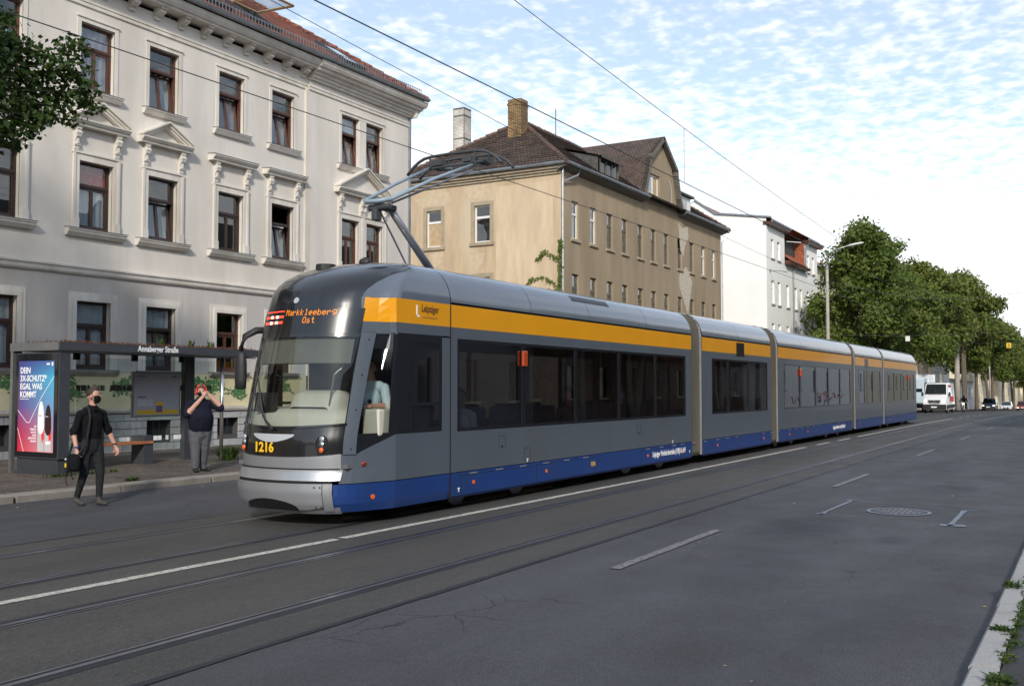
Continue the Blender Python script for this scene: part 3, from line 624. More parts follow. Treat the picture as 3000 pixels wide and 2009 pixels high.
def flat_trim(x0, x1, z0, z1, yf, t=.11, proud=.022):
    mb = MB(); mb.box(x0-t, x0, yf-proud, yf+.02, z0, z1+t); mb.box(x1, x1+t, yf-proud, yf+.02, z0, z1+t); mb.box(x0, x1, yf-proud, yf+.02, z1, z1+t)
    mb.box(x0-t-.02, x1+t+.02, yf-proud-.03, yf+.02, z1+t+.001, z1+t+.035)
    return mb.ob('window_surround', 'cream_trim', ch)
for c in cols: flat_trim(c, c+WW, 9.33, 11.05, YC); sill(ch, c-.2, c+WW+.2, YC, 9.33)
flat_trim(25.93, 28.17, 9.33, 11.05, YR, .1); MB().box(26.87, 27.23, YR-.02, YR+.02, 9.33, 11.04).ob('window_pier', 'cream_trim', ch); sill(ch, 25.7, 28.4, YR, 9.33)
for c in cols:      # ground floor: stepped surround
    mb = MB(); yf = YC; x0, x1, z0, z1 = c, c+WW, 2.24, 3.96
    for k, (t, d) in enumerate(((.10, .05), (.22, .02))):
        a = .0 if k == 0 else .101
        mb.box(x0-t, x0-a, yf-d, yf+.02, z0, z1+t); mb.box(x1+a, x1+t, yf-d, yf+.02, z0, z1+t); mb.box(x0-a, x1+a, yf-d, yf+.02, z1+a, z1+t)
    mb.ob('window_surround', 'cream_trim', ch); sill(ch, c-.25, c+WW+.25, YC, 2.23, .14, .13, 'sill_stone')
def console_mesh():
    mb = MB(); pr = [(0, 0), (-.05, .0), (-.07, .06), (-.055, .14), (-.07, .22), (-.10, .28), (-.15, .33), (-.17, .40), (-.165, .46), (-.14, .5), (-.17, .52), (-.17, .56), (0, .56)]
    mb.prism(pr, 'x', -.065, .065); mb.prism([(-.172, .565), (-.20, .60), (0, .60), (0, .565)], 'x', -.085, .085)
    mb.tube([(-.075, -.13, .43), (.075, -.13, .43)], .055, 10); mb.tube([(-.075, -.06, .14), (.075, -.06, .14)], .04, 10); mb.box(-.03, .03, -.115, -.04, .16, .30)
    o = mb.ob('console', 'cream_trim', ch); return o
con = console_mesh(); con_used = False
def put_console(x, y, z):
    global con_used
    if not con_used: con.location = (x, y, z); con_used = True
    else: inst(con.data, 'console', ch, (x, y, z))
def first_floor(x0, x1, yf, ped, zs=5.77, zt=7.5, inner=None):
    t = .17; mb = MB()
    for (a, b) in (inner or [(x0, x1)]):
        mb.box(a-t, a, yf-.05, yf+.02, zs, zt+t); mb.box(b, b+t, yf-.05, yf+.02, zs, zt+t); mb.box(a, b, yf-.05, yf+.02, zt, zt+t)
        mb.box(a-t-.02, a-t+.05, yf-.075, yf-.051, zs, zt+t); mb.box(b+t-.05, b+t+.02, yf-.075, yf-.051, zs, zt+t); mb.box(a-t-.03, b+t+.03, yf-.08, yf+.02, zt+t+.001, zt+t+.045)
        mb.box(a-t-.03, a-.01, yf-.09, yf-.052, zs, zs+.26); mb.box(b+.01, b+t+.03, yf-.09, yf-.052, zs, zs+.26)
    mb.ob('window_surround', 'cream_trim', ch)
    for (a, b) in (inner or [(x0, x1)]):
        put_console(a-.1, yf, zt+.23); put_console(b+.1, yf, zt+.23)
    zc = zt+.84; xa, xb = x0-.36, x1+.36
    cp = [(yf+.02, zc), (yf-.20, zc), (yf-.21, zc+.05), (yf-.25, zc+.07), (yf-.30, zc+.13), (yf-.30, zc+.16), (yf+.02, zc+.19)]
    hd = MB().prism(cp, 'x', xa, xb).ob('pediment' if ped else 'window_cornice', 'cream_trim', ch)
    if not ped:
        MB().prism([(yf+.01, zc+.205), (yf-.315, zc+.175), (yf-.315, zc+.163), (yf+.01, zc+.193)], 'x', xa-.02, xb+.02).ob('flashing', 'zinc', hd)
    else:
        xm = (xa+xb)/2; za = zc+.19+(xb-xa)*.27; mb = MB()
        for sgn, (p, q) in ((1, (xa, xm)), (-1, (xb, xm))):
            e = .15                                  # raking cornice as a box running up to the apex
            for (d, lo, hi) in ((.30, .0, .05), (.235, -.07, -.001), (.19, -.13, -.071)):
                A = [(p, yf+.01, zc+.19+lo), (q, yf+.01, za+lo), (q, yf+.01, za+hi), (p, yf+.01, zc+.19+hi)]
                B = [(x, yf-d, z) for (x, _, z) in A]
                if lo < 0:
                    u0 = abs(lo)/((za-zc-.19)/(xm-xa)); A[0] = (p+sgn*u0, yf+.01, zc+.191); B[0] = (p+sgn*u0, yf-d, zc+.191); u1 = abs(hi)/((za-zc-.19)/(xm-xa)); A[3] = (p+sgn*u1, yf+.01, zc+.191); B[3] = (p+sgn*u1, yf-d, zc+.191)
                mb.add(A+B, [(0, 1, 2, 3), (7, 6, 5, 4), (0, 4, 5, 1), (1, 5, 6, 2), (2, 6, 7, 3), (3, 7, 4, 0)])
        mb.ob('raking_cornice', 'cream_trim', hd)
        MB().poly([(xa+.3, yf-.05, zc+.192), (xb-.3, yf-.05, zc+.192), (xm, yf-.05, za-.14)]).ob('tympanum', 'cream_wall', hd)
    sill(ch, x0-.36, x1+.36, yf, zs, .2, .2)
for c in cols: first_floor(c, c+WW, YC, c in (8.7, 13.35, 15.93, 18.04))
first_floor(25.93, 28.17, YR, True, inner=[(25.93, 26.86), (27.24, 28.17)])
# eaves: mouldings, brackets, cornice, gutter
MB().prism([(YC+.02, 11.64), (YC-.05, 11.62), (YC-.05, 11.57), (YC-.025, 11.56), (YC-.025, 11.52), (YC-.045, 11.51), (YC-.04, 11.46), (YC+.02, 11.45)], 'x', 4, 24.3).ob('frieze_moulding', 'cream_trim', ch)
MB().prism([(YR+.02, 11.64), (YR-.05, 11.62), (YR-.05, 11.57), (YR-.025, 11.56), (YR-.025, 11.52), (YR-.045, 11.51), (YR-.04, 11.46), (YR+.02, 11.45)], 'x', 24.29, 29.83).ob('frieze_moulding', 'cream_trim', ch)
bk = MB().prism([(0, 0), (-.07, 0), (-.09, .05), (-.07, .09), (-.19, .11), (-.30, .17), (-.31, .23), (-.27, .245), (-.36, .25), (-.36, .28), (0, .28)], 'x', -.09, .09)
bk.box(-.115, .115, -.38, 0, .281, .31); bko = bk.ob('bracket', 'cream_trim', ch); bko.location = (24.05, YC, 11.80)
for k in range(1, 24): inst(bko.data, 'bracket', ch, (24.05-k*.83, YC, 11.80))
corn = [(YC+.1, 12.11), (YC-.42, 12.11), (YC-.43, 12.16), (YC-.5, 12.18), (YC-.56, 12.26), (YC-.58, 12.34), (YC-.58, 12.38), (YC+.1, 12.40)]
MB().prism(corn, 'x', 4, 24.32).ob('cornice', 'cream_trim', ch)
corn2 = [(YR+.1, 11.80), (YR-.10, 11.80), (YR-.11, 11.86), (YR-.17, 11.88), (YR-.18, 11.96), (YR-.26, 11.98), (YR-.27, 12.05), (YR-.40, 12.08), (YR-.42, 12.16), (YR-.5, 12.18), (YR-.56, 12.27), (YR-.58, 12.38), (YR+.1, 12.40)]
mb = MB().prism(corn2, 'x', 24.32, 29.84); mb.loft([[(29.84, y, z) for y, z in corn2], [(29.84+max(0, (YR-y)*.62), y, z) for y, z in corn2]], True, True)
mb.ob('cornice', 'cream_trim', ch)
mb = MB(); cr3 = [(x-30+.0, z) for x, z in ((30.0, 11.8), (30.08, 11.8), (30.13, 11.88), (30.2, 11.98), (30.3, 12.08), (30.38, 12.18), (30.44, 12.38), (30.0, 12.40))]
mb.add([(29.80+a, YR-.3, z) for a, z in cr3]+[(29.80+a, 34, z) for a, z in cr3], [tuple(range(8)), tuple(range(8, 16))]+[(i, (i+1) % 8, 8+(i+1) % 8, 8+i) for i in range(8)])
mb.ob('side_cornice', 'cream_trim', ch)
MB().prism([(YR-.57, 12.40), (YR-.68, 12.42), (YR-.71, 12.50), (YR-.66, 12.52), (YR-.57, 12.47)], 'x', 3.9, 30.16).ob('gutter', 'zinc', ch)
# tiled roof (front slope with hip at the right end) laid in overlapping courses
E0, ZE, SL = YR-.58, 12.47, .68; XR = 30.18; YRIDGE = 28.0
def roof_courses(mb, n):
    dy = (YRIDGE-E0)/n
    for k in range(n):
        ya, yb = E0+k*dy, E0+(k+1)*dy+.02
        za, zb = ZE+SL*(ya-E0)+.03, ZE+SL*(yb-E0)+.005
        xa, xb = XR-(ya-E0), XR-(yb-E0)
        mb.quad((3.8, ya, za), (xa, ya, za), (xb, yb, zb), (3.8, yb, zb)); mb.quad((3.8, ya, za-.03), (xa, ya, za-.03), (xa, ya, za), (3.8, ya, za))
        # hip side
        mb.quad((xa, ya, za), (xa, 2*YRIDGE-ya, za), (xb, 2*YRIDGE-yb, zb), (xb, yb, zb)); mb.quad((xa, ya, za-.03), (xa, 2*YRIDGE-ya, za-.03), (xa, 2*YRIDGE-ya, za), (xa, ya, za))
mb = MB(); roof_courses(mb, 30)
zr = ZE+SL*(YRIDGE-E0); mb.quad((3.8, YRIDGE, zr), (XR-(YRIDGE-E0), YRIDGE, zr), (XR-(YRIDGE-E0)*.0, 2*YRIDGE-E0, ZE), (3.8, 2*YRIDGE-E0, ZE)); mb.quad((3.8, E0, ZE), (3.8, YRIDGE, zr), (3.8, 2*YRIDGE-E0, ZE), (3.8, E0, ZE-.01))
def mk_tiles(name, c0, c1, mort, sx, sy, axis='x', slope=.68):
    m = bpy.data.materials.new(name); m.use_nodes = True; nt = m.node_tree; N = nt.nodes; L = nt.links; b = N['Principled BSDF']; b.inputs['Roughness'].default_value = .8
    g = N.new('ShaderNodeNewGeometry'); sp = N.new('ShaderNodeSeparateXYZ'); L.new(g.outputs['Position'], sp.inputs[0]); cb = N.new('ShaderNodeCombineXYZ')
    L.new(sp.outputs[0 if axis == 'x' else 1], cb.inputs[0]); L.new(sp.outputs[2], cb.inputs[1])
    br = N.new('ShaderNodeTexBrick'); br.inputs['Scale'].default_value = 1; br.inputs['Brick Width'].default_value = sx; br.inputs['Row Height'].default_value = sy; br.inputs['Mortar Size'].default_value = .018
    br.inputs['Color1'].default_value = (*c0, 1); br.inputs['Color2'].default_value = (*c1, 1); br.inputs['Mortar'].default_value = (*mort, 1); br.offset = .5; br.inputs['Bias'].default_value = -.1
    L.new(cb.outputs[0], br.inputs['Vector'])
    n = N.new('ShaderNodeTexNoise'); n.inputs['Scale'].default_value = 1.4; n.inputs['Detail'].default_value = 6; n.inputs['Roughness'].default_value = .7; L.new(g.outputs['Position'], n.inputs['Vector'])
    r = N.new('ShaderNodeValToRGB'); L.new(n.outputs[0], r.inputs[0]); r.color_ramp.elements[0].position = .3; r.color_ramp.elements[1].position = .7; r.color_ramp.elements[0].color = (.55, .55, .55, 1); r.color_ramp.elements[1].color = (1.3, 1.3, 1.3, 1)
    mx = N.new('ShaderNodeMixRGB'); mx.blend_type = 'MULTIPLY'; mx.inputs[0].default_value = 1; L.new(br.outputs[0], mx.inputs[1]); L.new(r.outputs[0], mx.inputs[2]); L.new(mx.outputs[0], b.inputs['Base Color'])
    bp = N.new('ShaderNodeBump'); bp.inputs['Strength'].default_value = .6; bp.inputs['Distance'].default_value = .03; bp.invert = True; L.new(br.outputs[1], bp.inputs['Height']); L.new(bp.outputs[0], b.inputs['Normal']); M[name] = m
mk_tiles('tiles_red', (.30, .095, .05), (.20, .06, .035), (.07, .03, .02), .24, (YRIDGE-E0)/30*SL)
roof = mb.ob('roof', 'tiles_red', ch)
mb = MB(); hp = [(XR-t, E0+t, ZE+SL*t+.05) for t in [k*.3 for k in range(23)]]
for a, b in zip(hp, hp[1:]): mb.tube([a, (b[0]-.03, b[1]+.03, b[2]-.005)], [.10, .085], 8)
mb.ob('hip_tiles', 'tiles_red', roof)
# snow guard along the eaves
mb = MB(); x = 4.0
while x < XR-.3: mb.box(x-.008, x+.008, E0+.10, E0+.115, ZE+.10, ZE+.37); x += .13
for z in (.13, .34): mb.box(3.9, XR-.25, E0+.117, E0+.13, ZE+z-.010, ZE+z+.010)
sg = mb.ob('snow_guard', 'zinc', roof)
def on_roof(x, t, up=0.0): return (x, E0+t, ZE+SL*t+up)
def skylight(x0, x1, t0, t1, open_=False):
    mb = MB(); n = Vector((0, -SL, 1)).normalized()
    P = lambda x, t, u: tuple(Vector(on_roof(x, t))+n*u)
    for a, b, c, d in ((x0, x0+.07, t0, t1), (x1-.07, x1, t0, t1), (x0+.07, x1-.07, t0, t0+.07), (x0+.07, x1-.07, t1-.07, t1)):
        vs = [P(x, t, u) for x in (a, b) for t in (c, d) for u in (-.02, .12)]; mb.add(vs, [(0, 1, 3, 2), (4, 6, 7, 5), (0, 4, 5, 1), (2, 3, 7, 6), (0, 2, 6, 4), (1, 5, 7, 3)])
    s = mb.ob('skylight', 'anthracite', roof)
    if open_:
        MB().quad(P(x0+.07, t0+.07, .05), P(x1-.07, t0+.07, .05), P(x1-.07, t1-.07, .05), P(x0+.07, t1-.07, .05)).ob('opening', 'pane_dark', s)
        tm = (t0+t1)/2; q = [(x0, t0+.0, .95), (x1, t0+.0, .95), (x1, t1-.25, .14), (x0, t1-.25, .14)]
        fr = MB()
        pts = [Vector(P(*a)) for a in q]
        for a, b in ((0, 1), (1, 2), (2, 3), (3, 0)): fr.tube([pts[a], pts[b]], .05, 4)
        fr.ob('sash', 'board_tan', s); MB().quad(*[tuple(p) for p in pts]).ob('pane', 'window_glass', s)
    else: MB().quad(P(x0+.07, t0+.07, .1), P(x1-.07, t0+.07, .1), P(x1-.07, t1-.07, .1), P(x0+.07, t1-.07, .1)).ob('pane', 'lamp_clear', s)
skylight(20.0, 21.1, .75, 2.1, True); skylight(22.05, 23.15, .75, 2.1, True); skylight(26.0, 27.1, .5, 1.9)
# painted branches on the yellow band
mb = MB(); ml = MB(); y = YC-.018
def pquad(m_, a, b, w0, w1, dy=0):
    d = Vector((b[0]-a[0], 0, b[1]-a[1])).normalized(); n = Vector((-d.z, 0, d.x))
    m_.quad((a[0]-n.x*w0, y+dy, a[1]-n.z*w0), (b[0]-n.x*w1, y+dy, b[1]-n.z*w1), (b[0]+n.x*w1, y+dy, b[1]+n.z*w1), (a[0]+n.x*w0, y+dy, a[1]+n.z*w0))
def pbranch(x, z, ang, L_, w, d):
    x2, z2 = x+math.cos(ang)*L_, z+math.sin(ang)*L_*.7
    z2 = min(2.1, max(1.32, z2)); pquad(mb, (x, z), (x2, z2), w, w*.6)
    if d <= 1:
        for _ in range(26):
            q = rnd.random(); px, pz = lerp(x, x2, q)+rnd.gauss(0, .10), lerp(z, z2, q)+rnd.gauss(0, .06)
            if 1.3 < pz < 2.12:
                s = rnd.uniform(.025, .06); a = rnd.uniform(0, 3.14); ml.poly([(px+s*math.cos(a+k*1.05)*rnd.uniform(.6, 1), y-.004-rnd.random()*.003, pz+s*.8*math.sin(a+k*1.05)*rnd.uniform(.6, 1)) for k in range(6)])
    if d > 0:
        for s in (-1, 1):
            pbranch(x2, z2, ang+s*rnd.uniform(.25, .75), L_*rnd.uniform(.6, .85), w*.6, d-1)
for x, z, a in ((12.6, 1.4, 2.4), (13.6, 1.75, .3), (15.3, 1.5, .6), (15.9, 1.45, 2.2), (18.0, 1.6, 2.7), (18.3, 1.7, .4), (19.6, 1.45, .9), (20.8, 1.6, .2), (21.2, 1.7, 2.9), (22.6, 1.5, .7), (23.8, 1.6, 2.6)):
    pbranch(x, z, a, .42, .016, 2)
mu = mb.ob('painted_branch', 'mural_branch', ch); ml.ob('painted_leaves', 'mural_green', mu)
# ------------------------------------------------------------------ worn beige house
def mk_bricks(name, c0, c1, mort, sx=.25, sy=.077):
    mk_tiles(name, c0, c1, mort, sx, sy); nt = M[name].node_tree; L = nt.links
    cb = next(n for n in nt.nodes if n.type == 'COMBXYZ'); sp = next(n for n in nt.nodes if n.type == 'SEPXYZ')
    a = nt.nodes.new('ShaderNodeMath'); L.new(sp.outputs[0], a.inputs[0]); L.new(sp.outputs[1], a.inputs[1]); L.new(a.outputs[0], cb.inputs[0])
mk_bricks('chimney_brick', (.44, .27, .10), (.20, .115, .045), (.07, .055, .04))
mk_bricks('chimney_white', (.72, .69, .64), (.66, .62, .57), (.42, .38, .34))
mk_tiles('tiles_old_x', (.12, .075, .058), (.068, .050, .044), (.03, .024, .02), .2, .115, 'x')
mk_tiles('tiles_old_y', (.135, .082, .060), (.072, .052, .045), (.03, .024, .02), .2, .115, 'y')
mk_tiles('tiles_orange', (.46, .135, .06), (.36, .10, .045), (.16, .05, .03), .22, .16, 'y')
BX0, BX1, BY, BYB = 42.1, 65.5, 22.0, 32.0
bh = thing('beige_house', 'shabby tan rendered house with dark tiled hip roof and two chimneys', 'house', (53, 22, .12))
bx = [43.21, 45.24, 47.24, 49.16, 51.3, 53.22, 55.19, 57.41, 59.48, 61.63, 63.68]; bw = .74
h1 = [(x, x+bw, 9.06, 10.92) for x in bx]+[(x, x+bw, 5.4, 7.34) for x in bx]+[(x, x+bw, 1.9, 3.7) for x in bx]
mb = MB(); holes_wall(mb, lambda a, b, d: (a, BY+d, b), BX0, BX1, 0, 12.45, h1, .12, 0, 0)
# gable wall facing the camera side
gh = [(26.0, 26.93, 9.05, 10.92), (28.95, 29.86, 9.0, 10.9), (26.0, 26.93, 5.4, 7.3), (28.95, 29.86, 5.4, 7.3)]
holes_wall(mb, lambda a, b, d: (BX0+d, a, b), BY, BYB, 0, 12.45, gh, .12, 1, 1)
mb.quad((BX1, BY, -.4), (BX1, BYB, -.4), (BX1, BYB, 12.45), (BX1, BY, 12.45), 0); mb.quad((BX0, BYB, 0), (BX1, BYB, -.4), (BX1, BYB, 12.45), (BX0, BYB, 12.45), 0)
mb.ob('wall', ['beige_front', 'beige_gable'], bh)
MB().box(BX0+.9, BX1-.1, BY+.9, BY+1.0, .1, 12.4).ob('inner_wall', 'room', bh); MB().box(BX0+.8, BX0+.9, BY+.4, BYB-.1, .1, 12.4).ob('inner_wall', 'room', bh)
# slightly smoother pale render field on the gable, grey repairs and bare patches (flat coats of plaster)
mk('beige_field', (.60, .475, .33), .92, var=.12, vs=2.5, bump=.2, bs=30, tint=(.50, .40, .27), tscale=.7, tamt=.5, streak=True, spec=.15)
MB().box(BX0-.012, BX0+.002, 22.45, 25.66, .3, 11.75).ob('render_field', 'beige_field', bh)
def patch_poly(fn, pts, mat, name='plaster_patch'):
    out = []
    for (a, b) in zip(pts, pts[1:]+pts[:1]):
        dx, dz = b[0]-a[0], b[1]-a[1]; L_ = math.hypot(dx, dz)
        for k in range(6):
            t = k/6; j = rnd.uniform(-.035, .035); out.append(fn(lerp(a[0], b[0], t)-dz/L_*j, lerp(a[1], b[1], t)+dx/L_*j))
    return MB().poly(out).ob(name, mat, bh)
fr = lambda a, b: (a, BY-.004, b); ga = lambda a, b: (BX0-.005, a, b)
patch_poly(fr, [(57.5, 11.9), (58.2, 11.6), (59.2, 11.9), (59.35, 11.2), (58.7, 10.6), (58.4, 9.9), (57.9, 10.2), (57.7, 11.2)], 'bare_plaster')
patch_poly(fr, [(58.0, 9.0), (58.9, 9.3), (59.6, 8.8), (59.9, 8.5), (59.5, 7.2), (59.1, 6.3), (58.6, 6.9), (57.7, 7.9), (57.6, 8.6)], 'bare_plaster')
patch_poly(ga, [(30.6, 11.6), (28.5, 11.8), (28.3, 11.3), (28.7, 11.14), (29.4, 11.16), (30.1, 11.12), (30.4, 11.2)], 'plaster_grey')
patch_poly(ga, [(27.6, 12.0), (26.2, 11.9), (25.9, 11.5), (26.3, 11.17), (27.2, 11.2), (27.5, 11.5)], 'plaster_grey')
patch_poly(ga, [(27.2, 8.6), (26.3, 8.5), (26.4, 8.1), (26.8, 7.5), (27.0, 8.1)], 'plaster_grey')
patch_poly(ga, [(29.7, 8.7), (28.8, 8.8), (28.9, 8.2), (29.4, 7.9)], 'plaster_grey')
def old_window(i, x0, z0, w, h, kind):
    y = BY+.10; mb = MB(); b = .075; x1, z1 = x0+w, z0+h; zt = z0+h*.66
    mb.box(x0, x0+b, y, y+.07, z0, z1); mb.box(x1-b, x1, y, y+.07, z0, z1); mb.box(x0+b, x1-b, y, y+.07, z1-b, z1); mb.box(x0+b, x1-b, y, y+.07, z0, z0+b); mb.box(x0+b, x1-b, y-.01, y+.07, zt-.05, zt+.05)
    if kind != 'white': mb.box((x0+x1)/2-.02, (x0+x1)/2+.02, y, y+.06, z0+b, zt-.05)
    w_ = mb.ob('window', 'white_paint' if kind == 'white' else 'old_wood', bh)
    MB().box(x0+b, x1-b, y+.03, y+.036, zt+.05, z1-b).ob('pane', 'window_glass', w_); MB().box(x0+b, x1-b, y+.03, y+.036, z0+b, zt-.05).ob('pane', 'window_glass', w_)
    if rnd.random() < .75: curtain(w_, x0+.02, x1-.02, y+.16, z0, z1 if rnd.random() < .5 else zt, 'pane_pale')
for i, x in enumerate(bx):
    k = 'white' if i in (0, 1, 9, 10) else 'old'
    old_window(i, x, 9.06, bw, 1.86, k); old_window(i, x, 5.4, bw, 1.94, 'old'); old_window(i, x, 1.9, bw, 1.8, 'old')
    MB().box(x-.12, x+bw+.12, BY-.09, BY+.02, 8.92, 9.05).ob('sill', 'beige_trim', bh); MB().box(x-.12, x+bw+.12, BY-.09, BY+.02, 5.26, 5.39).ob('sill', 'beige_trim', bh)
for (a, b, c, d) in gh:
    mb = MB(); x = BX0; t = .2
    mb.box(x-.025, x+.02, a-t, a, c, d+t); mb.box(x-.025, x+.02, b, b+t, c, d+t); mb.box(x-.025, x+.02, a, b, d, d+t); mb.box(x-.10, x+.02, a-t-.04, b+t+.04, c-.16, c); mb.ob('window_surround', 'beige_trim', bh)
    y = x+.1; zt = c+(d-c)*.68; mb = MB()
    mb.box(y, y+.06, a, a+.08, c, d); mb.box(y, y+.06, b-.08, b, c, d); mb.box(y, y+.06, a+.08, b-.08, d-.08, d); mb.box(y, y+.06, a+.08, b-.08, c, c+.08); mb.box(y-.01, y+.06, a+.08, b-.08, zt-.06, zt+.06)
    w_ = mb.ob('window', 'white_paint', bh); MB().box(y+.03, y+.036, a+.08, b-.08, zt+.06, d-.08).ob('pane', 'window_glass', w_)
    if a > 28: MB().box(y+.02, y+.04, a+.08, b-.08, c+.08, zt-.06).ob('boarding', 'board_tan', w_)
    else: MB().box(y+.03, y+.036, a+.08, b-.08, c+.08, zt-.06).ob('pane', 'window_glass', w_)
# eaves
mb = MB()
for k, (d, z0, z1) in enumerate(((.08, 12.05, 12.17), (.16, 12.17, 12.29), (.26, 12.29, 12.42))): mb.box(BX0-d, BX0+.05, BY-.0, BYB, z0, z1-.002)
mb.ob('gable_cornice', 'beige_trim', bh)
MB().tube([(BX0-.36, BY-.4, 12.50), (BX0-.36, BYB, 12.53)], .085, 8).ob('gutter', 'zinc', bh)
for a, b in ((BX0-.3, 51.9), (57.6, BX1+.4)): MB().prism([(BY+.05, 12.2), (BY-.42, 12.36), (BY-.42, 12.47), (BY+.05, 12.47)], 'x', a, b).ob('eaves_board', 'old_wood', bh)
for a, b in ((BX0-.3, 51.9), (57.6, BX1+.5)): MB().tube([(a, BY-.5, 12.5), (b, BY-.5, 12.5)], .09, 8).ob('gutter', 'zinc', bh)
mb = MB(); mb.tube([(BX0+.02, BY-.1, 12.45), (BX0-.02, BY-.1, 12.1), (BX0-.0, BY-.09, 11.8), (BX0-.0, BY-.09, .2)], .055, 8); mb.tube([(BX0+1.25, BY-.42, 12.45), (BX0+1.2, BY-.3, 12.15), (BX0+.05, BY-.1, 11.65)], .05, 8); mb.ob('down_pipe', 'galvanised', bh)
MB().tube([(BX1+.45, BY-.45, 12.4), (BX1+.3, BY-.3, 12.0), (BX1+.05, BY-.08, 11.7), (BX1+.05, BY-.08, .2)], .05, 8).ob('down_pipe', 'galvanised', bh)
# roof
EX0, EX1, EY0, EY1, EZ = BX0-.4, BX1+.45, BY-.5, BYB+.4, 12.52; RY = 27.0; RZ = 16.35; AX0, AX1 = 47.0, 61.0
def courses(mb, P0, P1, Q0, Q1, n, mi):
    P0, P1, Q0, Q1 = map(Vector, (P0, P1, Q0, Q1)); nn = (P1-P0).cross(Q0-P0).normalized(); nn = nn if nn.z > 0 else -nn
    m_ = 14
    for k in range(n):
        a0, a1 = P0.lerp(Q0, k/n), P1.lerp(Q1, k/n); b0, b1 = P0.lerp(Q0, (k+1)/n), P1.lerp(Q1, (k+1)/n)
        lift = [nn*(.045+rnd.uniform(-.02, .025)) for _ in range(m_+1)]
        for j in range(m_):
            A, B = a0.lerp(a1, j/m_)+lift[j], a0.lerp(a1, (j+1)/m_)+lift[j+1]; C, D = b0.lerp(b1, (j+1)/m_), b0.lerp(b1, j/m_)
            mb.quad(A, B, C, D, mi); mb.quad(a0.lerp(a1, j/m_), a0.lerp(a1, (j+1)/m_), B, A, mi)
mb = MB(); n = 26
courses(mb, (EX0, EY0, EZ), (EX1, EY0, EZ), (AX0, RY, RZ), (AX1, RY, RZ), n, 0); courses(mb, (EX0, EY1, EZ), (EX0, EY0, EZ), (AX0, RY, RZ), (AX0, RY, RZ), n, 1)
courses(mb, (EX1, EY0, EZ), (EX1, EY1, EZ), (AX1, RY, RZ), (AX1, RY, RZ), n, 1); courses(mb, (EX1, EY1, EZ), (EX0, EY1, EZ), (AX1, RY, RZ), (AX0, RY, RZ), n, 0)
brf = mb.ob('roof', ['tiles_old_x', 'tiles_old_y'], bh)
def ridge_tiles(a, b, name='ridge_tiles'):
    a, b = Vector(a), Vector(b); n = int((b-a).length/.36); mb = MB()
    for k in range(n):
        p, q = a.lerp(b, k/n), a.lerp(b, (k+1.15)/n); j = Vector((0, 0, rnd.uniform(-.02, .02))); mb.tube([p+j, q+j-Vector((0, 0, .03))], [.13, .10], 8)
    mb.ob(name, 'roof_dark', brf)
ridge_tiles((EX0, EY0, EZ+.03), (AX0, RY, RZ+.03)); ridge_tiles((AX0, RY, RZ+.04), (AX1, RY, RZ+.04)); ridge_tiles((EX0, EY1, EZ+.03), (AX0, RY, RZ+.03)); ridge_tiles((EX1, EY0, EZ+.03), (AX1, RY, RZ+.03))
# chimneys
c = MB(); c.box(45.1, 45.85, 25.95, 26.75, 14.2, 17.05); c.box(45.07, 45.88, 25.92, 26.78, 16.72, 16.84); c1 = c.ob('chimney', 'chimney_brick', brf); MB().box(45.03, 45.92, 25.88, 26.82, 17.05, 17.12).ob('chimney_cap', 'concrete', c1) if False else None
c = MB(); c.box(44.9, 45.55, 29.4, 30.05, 13.4, 16.95); c2 = c.ob('chimney', 'chimney_white', brf)
mb = MB()
for z in (15.3, 16.55): mb.box(44.87, 45.58, 29.37, 30.08, z, z+.05)
mb.box(44.9-.04, 45.55+.04, 29.36, 30.09, 16.95, 17.0)
for (x, y) in ((44.88, 29.38), (44.88, 30.05), (45.54, 29.38)): mb.box(x, x+.03, y, y+.03, 14.0, 16.95)
mb.ob('chimney_straps', 'old_wood', brf)
c = MB(); c.box(44.85, 45.6, 29.35, 30.1, 13.3, 14.35); c.ob('chimney_foot', 'chimney_brick', brf)
MB().tube([(51.0, RY, RZ), (51.0, RY, RZ+1.7)], .03, 6).ob('vent_pipe', 'old_wood', brf)
# street gable dormer
dm = [(51.85, 12.45), (57.6, 12.45), (57.25, 13.3), (56.75, 14.6), (56.5, 15.05), (54.72, 16.35), (52.95, 15.05), (52.7, 14.6), (52.2, 13.3)]
mb = MB(); hw = (52.95, 54.6, 12.75, 14.15)
y = BY
# wall around one window
mb.poly([(51.85, y, 12.45), (57.6, y, 12.45), (57.38, y, 12.75), (52.05, y, 12.75)]); mb.poly([(52.05, y, 12.75), (hw[0], y, 12.75), (hw[0], y, 14.15), (52.5, y, 14.15), (52.2, y, 13.3)])
mb.poly([(hw[1], y, 12.75), (57.38, y, 12.75), (57.25, y, 13.3), (56.92, y, 14.15), (hw[1], y, 14.15)]); mb.poly([(52.5, y, 14.15), (56.92, y, 14.15), (56.5, y, 15.05), (54.72, y, 16.35), (52.95, y, 15.05)])
for a, b in (((hw[0], hw[2]), (hw[1], hw[2])), ((hw[1], hw[2]), (hw[1], hw[3])), ((hw[1], hw[3]), (hw[0], hw[3])), ((hw[0], hw[3]), (hw[0], hw[2]))): mb.quad((a[0], y, a[1]), (b[0], y, b[1]), (b[0], y+.15, b[1]), (a[0], y+.15, a[1]))
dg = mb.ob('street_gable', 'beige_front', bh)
mb = MB(); b = .1; x0, x1, z0, z1 = hw
for q in ((x0, x0+b, z0, z1), (x1-b, x1, z0, z1), (x0+b, x1-b, z1-b, z1), (x0+b, x1-b, z0, z0+b), (x0+.78, x0+.9, z0+b, z1-b)): mb.box(q[0], q[1], y+.13, y+.2, q[2], q[3])
